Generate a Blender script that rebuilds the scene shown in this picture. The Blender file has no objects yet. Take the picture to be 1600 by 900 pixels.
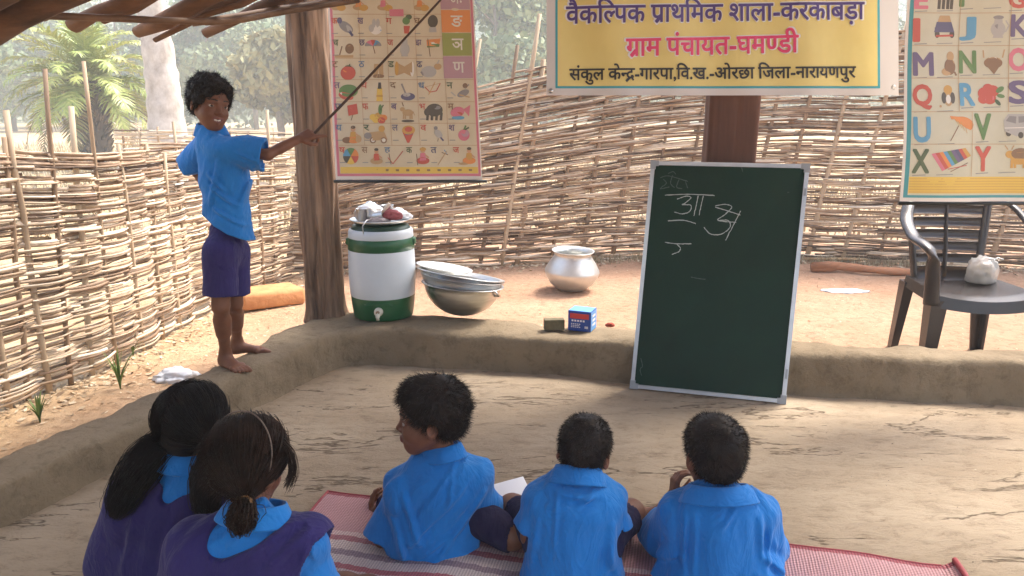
import bpy, bmesh, math, random
import numpy as np
from mathutils import Vector, Matrix, Euler

SC = bpy.context.scene
COL = SC.collection
R = math.radians

# ------------------------------------------------------------------ camera, world, sun, exposure
PITCH, FPX, CAMH = R(13.05), 1209.0, 1.25
cam_d = bpy.data.cameras.new("camera")
cam_o = bpy.data.objects.new("camera", cam_d)
COL.objects.link(cam_o)
cam_o.location = (0, 0, CAMH)
cam_o.rotation_euler = (R(90) - PITCH, 0, 0)
cam_d.sensor_width = 36.0
cam_d.lens = 36.0 * FPX / 1600.0
cam_d.clip_start = 0.02
cam_d.clip_end = 1000
SC.camera = cam_o

SUN_ELEV, SUN_AZ = R(58), R(52)          # azimuth clockwise from +Y
world = bpy.data.worlds.new("World")
SC.world = world
world.use_nodes = True
wnt = world.node_tree
bg = wnt.nodes["Background"]
sky = wnt.nodes.new("ShaderNodeTexSky")
sky.sky_type = 'NISHITA'
sky.sun_disc = False
sky.sun_elevation = SUN_ELEV
sky.sun_rotation = SUN_AZ
sky.air_density = 1.0
sky.dust_density = 4.0
sky.ozone_density = 0.6
wnt.links.new(sky.outputs[0], bg.inputs[0])
bg.inputs[1].default_value = 0.15
sun_d = bpy.data.lights.new("sun", 'SUN')
sun_d.energy = 2.0
sun_d.angle = R(16)
sun_d.color = (1.0, 0.965, 0.91)
sun_o = bpy.data.objects.new("sun", sun_d)
COL.objects.link(sun_o)
_sd = Vector((math.sin(SUN_AZ) * math.cos(SUN_ELEV), math.cos(SUN_AZ) * math.cos(SUN_ELEV), math.sin(SUN_ELEV)))
sun_o.rotation_euler = _sd.to_track_quat('Z', 'Y').to_euler()
sun_o.location = (6, -4, 12)
SC.view_settings.view_transform = 'Standard'
SC.view_settings.look = 'None'
SC.view_settings.exposure = 1.97
HAZE = 0.0060
SC.view_settings.gamma = 1.0
SC.view_settings.use_curve_mapping = False
SC.cycles.use_denoising = True
SC.cycles.max_bounces = 8
SC.cycles.volume_bounces = 1

# ------------------------------------------------------------------ helpers
RNG = np.random.default_rng(7)
random.seed(7)


def ray(px, py):
    u = (px - 800) / FPX
    v = (py - 450) / FPX
    return np.array((u, math.cos(PITCH) - v * math.sin(PITCH), -math.sin(PITCH) - v * math.cos(PITCH)))


def P(px, py, y):
    """world point at depth y seen along a measured direction"""
    d = ray(px, py)
    return np.array((0, 0, CAMH)) + d * (y / d[1])


def G(px, py, z=0.0):
    d = ray(px, py)
    return np.array((0, 0, CAMH)) + d * ((z - CAMH) / d[2])


def unit(v):
    v = np.asarray(v, float)
    return v / max(np.linalg.norm(v), 1e-9)


def tag(o, label=None, cat=None, group=None, kind=None):
    if label: o["label"] = label
    if cat: o["category"] = cat
    if group: o["group"] = group
    if kind: o["kind"] = kind
    return o


def empty(name, loc, label=None, cat=None, group=None):
    o = bpy.data.objects.new(name, None)
    o.location = tuple(float(a) for a in loc)
    o.empty_display_size = 0.1
    COL.objects.link(o)
    return tag(o, label, cat, group)


def wloc(o):
    p = Vector((0, 0, 0))
    while o is not None:
        p += o.location
        o = o.parent
    return np.array(p)


def mk(name, verts, faces, mats, parent=None, origin=None, smooth=True, midx=None, attr=None):
    """one mesh object from world-space vertices; faces: array (n,3|4) or list of tuples"""
    verts = np.asarray(verts, dtype=np.float64).reshape(-1, 3)
    base = np.zeros(3) if parent is None else wloc(parent)
    off = np.zeros(3) if origin is None else np.asarray(origin, float) - base
    v = verts - base - off
    me = bpy.data.meshes.new(name)
    if isinstance(faces, np.ndarray):
        n, k = faces.shape
        me.vertices.add(len(v))
        me.vertices.foreach_set("co", v.astype(np.float32).ravel())
        me.loops.add(n * k)
        me.loops.foreach_set("vertex_index", faces.astype(np.int32).ravel())
        me.polygons.add(n)
        me.polygons.foreach_set("loop_start", (np.arange(n) * k).astype(np.int32))
        me.polygons.foreach_set("loop_total", np.full(n, k, np.int32))
        me.update(calc_edges=True)
        me.validate()
    else:
        me.from_pydata([tuple(a) for a in v], [], [tuple(int(i) for i in f) for f in faces])
    for m in (mats if isinstance(mats, (list, tuple)) else [mats]):
        me.materials.append(m)
    if midx is not None and len(me.polygons) == len(midx):
        me.polygons.foreach_set("material_index", np.asarray(midx, np.int32))
    if attr is not None:
        a = me.attributes.new("tone", 'FLOAT', 'POINT')
        a.data.foreach_set("value", np.asarray(attr, np.float32))
    if smooth:
        me.polygons.foreach_set("use_smooth", np.ones(len(me.polygons), bool))
    me.update()
    o = bpy.data.objects.new(name, me)
    o.location = tuple(off)
    if parent is not None: o.parent = parent
    COL.objects.link(o)
    return o


class MB:
    """collects pieces into one mesh"""
    def __init__(s):
        s.v, s.f, s.m, s.t, s.n = [], [], [], [], 0

    def add(s, v, f, m=0, tone=0.5):
        v = np.asarray(v, float).reshape(-1, 3)
        s.v.append(v)
        s.f += [tuple(int(i) + s.n for i in q) for q in f]
        s.m += [m] * len(f)
        s.t.append(np.full(len(v), tone))
        s.n += len(v)

    def box(s, c, size, rot=None, m=0, tone=0.5, bev=0.0):
        bm = bmesh.new()
        bmesh.ops.create_cube(bm, size=1)
        for w in bm.verts: w.co = Vector((w.co.x * size[0], w.co.y * size[1], w.co.z * size[2]))
        if bev: bmesh.ops.bevel(bm, geom=list(bm.edges), offset=bev, segments=2, affect='EDGES', profile=0.5)
        M = (rot.to_matrix() if isinstance(rot, Euler) else rot) if rot is not None else Matrix.Identity(3)
        v = [M @ w.co + Vector(c) for w in bm.verts]
        bm.verts.index_update()
        s.add([tuple(a) for a in v], [[w.index for w in f.verts] for f in bm.faces], m, tone)
        bm.free()

    def tube(s, pts, r, n=10, m=0, tone=0.5, flat=1.0, caps=True, closed=False):
        pts = np.asarray(pts, float)
        k = len(pts)
        r = np.full(k, r) if np.isscalar(r) else np.asarray(r, float)
        v = []
        up = np.array((0.13, 0.21, 0.97))
        for i in range(k):
            if closed: t = unit(pts[(i + 1) % k] - pts[i - 1])
            else: t = unit(pts[min(i + 1, k - 1)] - pts[max(i - 1, 0)])
            a = np.cross(t, up)
            if np.linalg.norm(a) < 1e-3: a = np.cross(t, (1, 0, 0))
            a = unit(a)
            b = np.cross(t, a)
            for j in range(n):
                q = 2 * math.pi * j / n
                v.append(pts[i] + r[i] * (math.cos(q) * a + flat * math.sin(q) * b))
        f = []
        for i in range(k if closed else k - 1):
            for j in range(n):
                i2 = (i + 1) % k
                f.append((i * n + j, i * n + (j + 1) % n, i2 * n + (j + 1) % n, i2 * n + j))
        if caps and not closed:
            f.append(tuple(range(n))[::-1])
            f.append(tuple((k - 1) * n + j for j in range(n)))
        s.add(v, f, m, tone)

    def lathe(s, prof, c=(0, 0, 0), n=40, M=None, m=0, tone=0.5):
        v, f = [], []
        k = len(prof)
        for (r, z) in prof:
            for j in range(n):
                q = 2 * math.pi * j / n
                p = Vector((r * math.cos(q), r * math.sin(q), z))
                if M is not None: p = M @ p
                v.append((p.x + c[0], p.y + c[1], p.z + c[2]))
        for i in range(k - 1):
            for j in range(n):
                f.append((i * n + j, i * n + (j + 1) % n, (i + 1) * n + (j + 1) % n, (i + 1) * n + j))
        s.add(v, f, m, tone)

    def build(s, name, mats, parent=None, origin=None, smooth=True, tone=False):
        v = np.concatenate(s.v) if s.v else np.zeros((0, 3))
        return mk(name, v, s.f, mats, parent, origin, smooth, s.m, np.concatenate(s.t) if tone else None)


def sharpen(o, ang=40):
    """keeps hard edges hard on a smooth-shaded mesh"""
    me = o.data
    bm = bmesh.new(); bm.from_mesh(me)
    bmesh.ops.recalc_face_normals(bm, faces=bm.faces)
    for e in bm.edges:
        if len(e.link_faces) == 2 and e.calc_face_angle(0) > R(ang): e.smooth = False
    bm.to_mesh(me); bm.free()
    return o


# ---- value noise on numpy
_LAT = np.random.default_rng(3).random((64, 64, 64)).astype(np.float32)


def vnoise(x, y, z):
    xi, yi, zi = np.floor(x).astype(int), np.floor(y).astype(int), np.floor(z).astype(int)
    fx, fy, fz = x - xi, y - yi, z - zi
    fx, fy, fz = fx * fx * (3 - 2 * fx), fy * fy * (3 - 2 * fy), fz * fz * (3 - 2 * fz)
    g = lambda a, b, c: _LAT[(xi + a) & 63, (yi + b) & 63, (zi + c) & 63]
    lx = lambda b, c: g(0, b, c) * (1 - fx) + g(1, b, c) * fx
    ly = lambda c: lx(0, c) * (1 - fy) + lx(1, c) * fy
    return (ly(0) * (1 - fz) + ly(1) * fz) * 2 - 1


def fbm(x, y, z, o=4):
    r, a, t = 0, 0.5, 0
    for i in range(o):
        r = r + a * vnoise(x * 2 ** i + 17 * i, y * 2 ** i + 5 * i, z * 2 ** i + 11 * i); t += a; a *= 0.5
    return r / t


# ---- implicit surfaces -> mesh (surface nets)
class Vol:
    def __init__(s, lo, hi, h):
        s.lo, s.h = np.asarray(lo, float), h
        n = np.ceil((np.asarray(hi, float) - s.lo) / h).astype(int) + 1
        s.n = n
        s.f = np.full(tuple(n), 0.15, np.float32)

    def twin(s):
        w = Vol(s.lo, s.lo + s.h * 2, s.h); w.n = s.n; w.f = np.full(tuple(s.n), 0.15, np.float32); return w

    def blk(s, lo, hi):
        a = np.clip(np.floor((lo - s.lo) / s.h).astype(int), 0, s.n)
        b = np.clip(np.ceil((hi - s.lo) / s.h).astype(int) + 1, 0, s.n)
        if np.any(b <= a): return None
        sl = tuple(slice(a[i], b[i]) for i in range(3))
        X, Y, Z = np.ogrid[sl[0], sl[1], sl[2]]
        return sl, X * s.h + s.lo[0], Y * s.h + s.lo[1], Z * s.h + s.lo[2]

    def op(s, sl, d, k, sub):
        f = s.f[sl]
        d = d.astype(np.float32)
        if sub:
            d = -d
            if k > 0:
                hh = np.clip(0.5 - 0.5 * (f - d) / k, 0, 1)
                s.f[sl] = f * (1 - hh) + d * hh + k * hh * (1 - hh)
            else: s.f[sl] = np.maximum(f, d)
        else:
            if k > 0:
                hh = np.clip(0.5 + 0.5 * (f - d) / k, 0, 1)
                s.f[sl] = f * (1 - hh) + d * hh - k * hh * (1 - hh)
            else: s.f[sl] = np.minimum(f, d)

    def cap(s, a, b, ra, rb=None, k=0.01, flat=None, sub=False, ends=False):
        """tapered capsule; flat=(direction, scale) squashes it; ends=True cuts both ends square"""
        a, b = np.asarray(a, float), np.asarray(b, float)
        rb = ra if rb is None else rb
        m = max(ra, rb) + k + 4 * s.h
        q = s.blk(np.minimum(a, b) - m, np.maximum(a, b) + m)
        if q is None: return
        sl, X, Y, Z = q
        dx, dy, dz = X - a[0], Y - a[1], Z - a[2]
        ba = b - a
        L2 = max(ba @ ba, 1e-9); L = math.sqrt(L2)
        t0 = (dx * ba[0] + dy * ba[1] + dz * ba[2]) / L2
        t = np.clip(t0, 0, 1)
        px, py, pz = dx - t * ba[0], dy - t * ba[1], dz - t * ba[2]
        if flat is not None:
            w, sc = unit(flat[0]), flat[1]
            e = (px * w[0] + py * w[1] + pz * w[2]) * (1 / sc - 1)
            px, py, pz = px + w[0] * e, py + w[1] * e, pz + w[2] * e
        d = np.sqrt(px * px + py * py + pz * pz) - (ra + (rb - ra) * t)
        if ends: d = np.maximum(d, np.maximum(-t0, t0 - 1) * L)
        s.op(sl, d, k, sub)

    def ell(s, c, r, rot=None, k=0.01, sub=False):
        c, r = np.asarray(c, float), np.asarray(r, float)
        m = r.max() + k + 4 * s.h
        q = s.blk(c - m, c + m)
        if q is None: return
        sl, X, Y, Z = q
        dx, dy, dz = X - c[0], Y - c[1], Z - c[2]
        if rot is not None:
            M = np.array(rot.to_matrix() if isinstance(rot, Euler) else rot)
            dx, dy, dz = (M[0, 0] * dx + M[1, 0] * dy + M[2, 0] * dz, M[0, 1] * dx + M[1, 1] * dy + M[2, 1] * dz,
                          M[0, 2] * dx + M[1, 2] * dy + M[2, 2] * dz)
        qx, qy, qz = dx / r[0], dy / r[1], dz / r[2]
        k0 = np.sqrt(qx * qx + qy * qy + qz * qz)
        k1 = np.sqrt((qx / r[0]) ** 2 + (qy / r[1]) ** 2 + (qz / r[2]) ** 2)
        s.op(sl, k0 * (k0 - 1) / np.maximum(k1, 1e-6), k, sub)

    def plane(s, c, n, k=0.0):
        """removes everything on the n side of the plane"""
        n = unit(n)
        X, Y, Z = np.ogrid[0:s.n[0], 0:s.n[1], 0:s.n[2]]
        d = (X * s.h + s.lo[0] - c[0]) * n[0] + (Y * s.h + s.lo[1] - c[1]) * n[1] + (Z * s.h + s.lo[2] - c[2]) * n[2]
        s.op((slice(None),) * 3, -d + np.zeros_like(s.f), k, True)

    def wrinkle(s, amp, fr, seed=0, M=None, mask=None, o=2, ridge=False):
        """displaces the surface with noise of frequency fr in the frame M"""
        I = np.argwhere(np.abs(s.f) < 0.03)
        p = I * s.h + s.lo
        q = p if M is None else p @ np.asarray(M, float)
        n = fbm(q[:, 0] * fr[0] + seed * 3.7, q[:, 1] * fr[1] + seed * 1.9, q[:, 2] * fr[2] + seed * 5.3, o)
        if ridge: n = 1 - 2.2 * np.abs(n)
        w = amp if mask is None else amp * mask(p)
        s.f[I[:, 0], I[:, 1], I[:, 2]] -= (w * n).astype(np.float32)

    def fold(s, a, b, w, amp, out, c):
        """raises a soft crease along a-b (and sinks its flanks) on the side of the surface that faces out"""
        out = unit(out)
        I = np.argwhere(np.abs(s.f) < 0.025); p = I * s.h + s.lo
        q = p - a; ba = b - a
        q = q - (q @ out)[:, None] * out; ba = ba - (ba @ out) * out
        t0 = (q @ ba) / max(ba @ ba, 1e-9); t = np.clip(t0, 0, 1)
        d = np.linalg.norm(q - t[:, None] * ba, axis=1)
        g = np.exp(-(d / w) ** 2) - .55 * np.exp(-((d - 2.0 * w) / (w * 1.1)) ** 2)
        g = g * np.clip(np.sin(math.pi * np.clip(t0 * .86 + .07, 0, 1)), 0, 1) ** .6 * (((p - c) @ out) > -.01)
        s.f[I[:, 0], I[:, 1], I[:, 2]] -= (amp * g).astype(np.float32)

    def mesh(s):
        f = s.f
        f[0] = f[-1] = 0.1; f[:, 0] = f[:, -1] = 0.1; f[:, :, 0] = f[:, :, -1] = 0.1
        g = f < 0
        cnt = np.zeros(tuple(s.n - 1), np.int8)
        for a in (0, 1):
            for b in (0, 1):
                for c in (0, 1):
                    cnt += g[a:s.n[0] - 1 + a, b:s.n[1] - 1 + b, c:s.n[2] - 1 + c]
        act = (cnt > 0) & (cnt < 8)
        I = np.argwhere(act)
        idx = np.full(act.shape, -1, np.int32)
        idx[act] = np.arange(len(I))
        cs = [(a, b, c) for a in (0, 1) for b in (0, 1) for c in (0, 1)]
        cv = np.stack([f[I[:, 0] + a, I[:, 1] + b, I[:, 2] + c] for a, b, c in cs], 1)
        acc = np.zeros((len(I), 3)); w = np.zeros(len(I))
        for i in range(8):
            for j in range(i + 1, 8):
                if sum(x != y for x, y in zip(cs[i], cs[j])) != 1: continue
                c = (cv[:, i] < 0) != (cv[:, j] < 0)
                t = np.where(c, cv[:, i] / np.where(c, cv[:, i] - cv[:, j], 1), 0)
                p = np.array(cs[i]) + t[:, None] * (np.array(cs[j]) - np.array(cs[i]))
                acc += np.where(c[:, None], p, 0); w += c
        V = (I + acc / w[:, None]) * s.h + s.lo
        Q = []
        for ax in range(3):
            sl0 = [slice(1, None)] * 3; sl1 = [slice(1, None)] * 3
            sl0[ax] = slice(0, -1); sl1[ax] = slice(1, None)
            a, b = g[tuple(sl0)], g[tuple(sl1)]
            e = np.argwhere(a != b)
            if not len(e): continue
            o = np.ones(3, int); o[ax] = 0
            c0 = e + o
            ins = a[tuple(e.T)]
            u, v = [(1, 2), (2, 0), (0, 1)][ax]
            du = np.zeros(3, int); dv = np.zeros(3, int); du[u] = 1; dv[v] = 1
            ok = np.all(c0 < np.array(act.shape), 1)
            c0, ins = c0[ok], ins[ok]
            gi = lambda c: idx[c[:, 0], c[:, 1], c[:, 2]]
            q = np.stack([gi(c0 - du - dv), gi(c0 - dv), gi(c0), gi(c0 - du)], 1)
            q[~ins] = q[~ins][:, ::-1]
            Q.append(q)
        Q = np.concatenate(Q)
        Q = Q[np.all(Q >= 0, 1)]
        return V, Q


def join(parts):
    V, Q, n = [], [], 0
    for v, q in parts:
        V.append(v); Q.append(q + n); n += len(v)
    return np.concatenate(V), np.concatenate(Q)


def tubes(paths, r, ns=3):
    """many tapered strands at once: paths (N,K,3), r (N,K) or (K,)"""
    N, K, _ = paths.shape
    r = np.broadcast_to(r, (N, K))
    t = np.gradient(paths, axis=1)
    t /= np.maximum(np.linalg.norm(t, axis=2, keepdims=True), 1e-9)
    ref = np.array((0.31, 0.52, 0.79))
    a = np.cross(t, ref); a /= np.maximum(np.linalg.norm(a, axis=2, keepdims=True), 1e-6)
    b = np.cross(t, a)
    ang = np.arange(ns) * 2 * math.pi / ns
    v = paths[:, :, None, :] + r[:, :, None, None] * (np.cos(ang)[None, None, :, None] * a[:, :, None, :] + np.sin(ang)[None, None, :, None] * b[:, :, None, :])
    i = np.arange(N)[:, None, None] * K * ns
    k = np.arange(K - 1)[None, :, None] * ns
    j = np.arange(ns)[None, None, :]
    j2 = (j + 1) % ns
    f = np.stack([i + k + j, i + k + j2, i + k + ns + j2, i + k + ns + j], -1).reshape(-1, 4)
    return v.reshape(-1, 3), f


def ribbons(paths, width, side):
    """many flat strips: paths (N,K,3), width (N,K), side (N,3) or (N,K,3)"""
    N, K, _ = paths.shape
    if side.ndim == 2: side = np.repeat(side[:, None, :], K, 1)
    width = np.broadcast_to(width, (N, K))
    v = np.stack([paths - side * width[:, :, None] / 2, paths + side * width[:, :, None] / 2], 2)
    i = np.arange(N)[:, None] * K * 2
    k = np.arange(K - 1)[None, :] * 2
    f = np.stack([i + k, i + k + 1, i + k + 3, i + k + 2], -1).reshape(-1, 4)
    return v.reshape(-1, 3), f


# ------------------------------------------------------------------ materials
def mat(name, col, rough=0.8, metal=0.0, spec=0.5, var=None, nscale=6.0, bump=0.0, bscale=40.0, stretch=None, sheen=0.0, trans=0.0, ndetail=6.0):
    """Principled surface; var: second colour mixed in by noise; stretch scales the noise axes"""
    m = bpy.data.materials.new(name)
    m.use_nodes = True
    nt = m.node_tree
    b = nt.nodes["Principled BSDF"]
    b.inputs["Base Color"].default_value = (*col, 1)
    b.inputs["Roughness"].default_value = rough
    b.inputs["Metallic"].default_value = metal
    b.inputs["Specular IOR Level"].default_value = spec
    if sheen: b.inputs["Sheen Weight"].default_value = sheen
    if trans: b.inputs["Transmission Weight"].default_value = trans
    if var or bump:
        tc = nt.nodes.new("ShaderNodeTexCoord")
        mp = nt.nodes.new("ShaderNodeMapping")
        if stretch: mp.inputs["Scale"].default_value = stretch
        nt.links.new(tc.outputs["Object"], mp.inputs["Vector"])
    if var:
        n = nt.nodes.new("ShaderNodeTexNoise")
        n.inputs["Scale"].default_value = nscale
        n.inputs["Detail"].default_value = ndetail
        n.inputs["Roughness"].default_value = 0.65
        nt.links.new(mp.outputs[0], n.inputs["Vector"])
        rp = nt.nodes.new("ShaderNodeValToRGB")
        rp.color_ramp.elements[0].position = 0.32; rp.color_ramp.elements[1].position = 0.68
        rp.color_ramp.elements[0].color = (*var, 1); rp.color_ramp.elements[1].color = (*col, 1)
        nt.links.new(n.outputs["Fac"], rp.inputs[0])
        nt.links.new(rp.outputs[0], b.inputs["Base Color"])
    if bump:
        n2 = nt.nodes.new("ShaderNodeTexNoise")
        n2.inputs["Scale"].default_value = bscale
        n2.inputs["Detail"].default_value = 5
        nt.links.new(mp.outputs[0], n2.inputs["Vector"])
        bp = nt.nodes.new("ShaderNodeBump")
        bp.inputs["Strength"].default_value = min(bump, 1.0)
        bp.inputs["Distance"].default_value = 0.01
        nt.links.new(n2.outputs["Fac"], bp.inputs["Height"])
        nt.links.new(bp.outputs[0], b.inputs["Normal"])
    return m


def tone_mat(name, stops, rough=0.7, nscale=30, bump=0.3, stretch=(1, 1, 1), amount=0.25, spec=0.4):
    """colour from each piece's own stored tone plus a little noise along it"""
    m = bpy.data.materials.new(name); m.use_nodes = True
    nt = m.node_tree; b = nt.nodes["Principled BSDF"]
    b.inputs["Roughness"].default_value = rough
    b.inputs["Specular IOR Level"].default_value = spec
    at = nt.nodes.new("ShaderNodeAttribute"); at.attribute_name = "tone"
    tc = nt.nodes.new("ShaderNodeTexCoord"); mp = nt.nodes.new("ShaderNodeMapping")
    mp.inputs["Scale"].default_value = stretch
    n = nt.nodes.new("ShaderNodeTexNoise"); n.inputs["Scale"].default_value = nscale; n.inputs["Detail"].default_value = 5
    nt.links.new(tc.outputs["Object"], mp.inputs[0]); nt.links.new(mp.outputs[0], n.inputs["Vector"])
    ma = nt.nodes.new("ShaderNodeMath"); ma.operation = 'MULTIPLY_ADD'
    ma.inputs[1].default_value = amount * 2; ma.inputs[2].default_value = -amount
    nt.links.new(n.outputs["Fac"], ma.inputs[0])
    ad = nt.nodes.new("ShaderNodeMath"); ad.operation = 'ADD'
    nt.links.new(at.outputs["Fac"], ad.inputs[0]); nt.links.new(ma.outputs[0], ad.inputs[1])
    rp = nt.nodes.new("ShaderNodeValToRGB")
    while len(rp.color_ramp.elements) < len(stops): rp.color_ramp.elements.new(0.5)
    for e, (p, c) in zip(rp.color_ramp.elements, stops): e.position = p; e.color = (*c, 1)
    nt.links.new(ad.outputs[0], rp.inputs[0]); nt.links.new(rp.outputs[0], b.inputs["Base Color"])
    if bump:
        bp = nt.nodes.new("ShaderNodeBump"); bp.inputs["Strength"].default_value = bump; bp.inputs["Distance"].default_value = 0.004
        nt.links.new(n.outputs["Fac"], bp.inputs["Height"]); nt.links.new(bp.outputs[0], b.inputs["Normal"])
    return m


def srgb(r, g, b):
    f = lambda c: (c / 255 / 12.92) if c / 255 <= 0.04045 else ((c / 255 + 0.055) / 1.055) ** 2.4
    return (f(r), f(g), f(b))
# ------------------------------------------------------------------ setting
def grid(x0, x1, y0, y1, nx, ny, zf):
    X, Y = np.meshgrid(np.linspace(x0, x1, nx), np.linspace(y0, y1, ny), indexing='ij')
    Z = zf(X, Y)
    v = np.stack([X, Y, Z], -1).reshape(-1, 3)
    i, j = np.meshgrid(np.arange(nx - 1), np.arange(ny - 1), indexing='ij')
    a = (i * ny + j).ravel()
    return v, np.stack([a, a + ny, a + ny + 1, a + 1], 1)


def earth_mat():
    m = bpy.data.materials.new("red_earth"); m.use_nodes = True
    nt = m.node_tree; b = nt.nodes["Principled BSDF"]; b.inputs["Roughness"].default_value = 0.95
    b.inputs["Specular IOR Level"].default_value = 0.2
    tc = nt.nodes.new("ShaderNodeTexCoord")
    n1 = nt.nodes.new("ShaderNodeTexNoise"); n1.inputs["Scale"].default_value = 1.6; n1.inputs["Detail"].default_value = 8; n1.inputs["Roughness"].default_value = 0.7
    n2 = nt.nodes.new("ShaderNodeTexNoise"); n2.inputs["Scale"].default_value = 22; n2.inputs["Detail"].default_value = 7; n2.inputs["Roughness"].default_value = 0.75
    for n in (n1, n2): nt.links.new(tc.outputs["Object"], n.inputs["Vector"])
    r1 = nt.nodes.new("ShaderNodeValToRGB")
    e = r1.color_ramp.elements; e[0].position = 0.3; e[0].color = (*srgb(164, 125, 98), 1); e[1].position = 0.7; e[1].color = (*srgb(184, 151, 124), 1)
    nt.links.new(n1.outputs["Fac"], r1.inputs[0])
    # dry yellow field beyond the yard: a change of soil with distance from the house
    sx = nt.nodes.new("ShaderNodeSeparateXYZ"); nt.links.new(tc.outputs["Object"], sx.inputs[0])
    mr = nt.nodes.new("ShaderNodeMapRange"); mr.inputs["From Min"].default_value = 7.0; mr.inputs["From Max"].default_value = 10.0
    nt.links.new(sx.outputs["Y"], mr.inputs["Value"])
    mrx = nt.nodes.new("ShaderNodeMapRange"); mrx.inputs["From Min"].default_value = -1.2; mrx.inputs["From Max"].default_value = -2.3
    nt.links.new(sx.outputs["X"], mrx.inputs["Value"])
    mx = nt.nodes.new("ShaderNodeMath"); mx.operation = 'MAXIMUM'; 
    ml = nt.nodes.new("ShaderNodeMath"); ml.operation = 'MULTIPLY'; ml.inputs[1].default_value = 0.92
    nt.links.new(mrx.outputs[0], ml.inputs[0])
    nt.links.new(mr.outputs[0], mx.inputs[0]); nt.links.new(ml.outputs[0], mx.inputs[1])
    r3 = nt.nodes.new("ShaderNodeValToRGB")
    e = r3.color_ramp.elements; e[0].position = 0.35; e[0].color = (*srgb(176, 148, 110), 1); e[1].position = 0.7; e[1].color = (*srgb(202, 178, 140), 1)
    nt.links.new(n1.outputs["Fac"], r3.inputs[0])
    mxc = nt.nodes.new("ShaderNodeMix"); mxc.data_type = 'RGBA'
    nt.links.new(mx.outputs[0], mxc.inputs[0]); nt.links.new(r1.outputs[0], mxc.inputs[6]); nt.links.new(r3.outputs[0], mxc.inputs[7])
    r2 = nt.nodes.new("ShaderNodeValToRGB")
    e = r2.color_ramp.elements; e[0].position = 0.30; e[0].color = (0.5, 0.46, 0.42, 1); e[1].position = 0.52; e[1].color = (1, 1, 1, 1)
    nt.links.new(n2.outputs["Fac"], r2.inputs[0])
    mm = nt.nodes.new("ShaderNodeMix"); mm.data_type = 'RGBA'; mm.blend_type = 'MULTIPLY'; mm.inputs[0].default_value = 0.8
    nt.links.new(mxc.outputs[2], mm.inputs[6]); nt.links.new(r2.outputs[0], mm.inputs[7])
    nt.links.new(mm.outputs[2], b.inputs["Base Color"])
    bp = nt.nodes.new("ShaderNodeBump"); bp.inputs["Strength"].default_value = 0.7; bp.inputs["Distance"].default_value = 0.03
    nt.links.new(n2.outputs["Fac"], bp.inputs["Height"]); nt.links.new(bp.outputs[0], b.inputs["Normal"])
    return m


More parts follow.
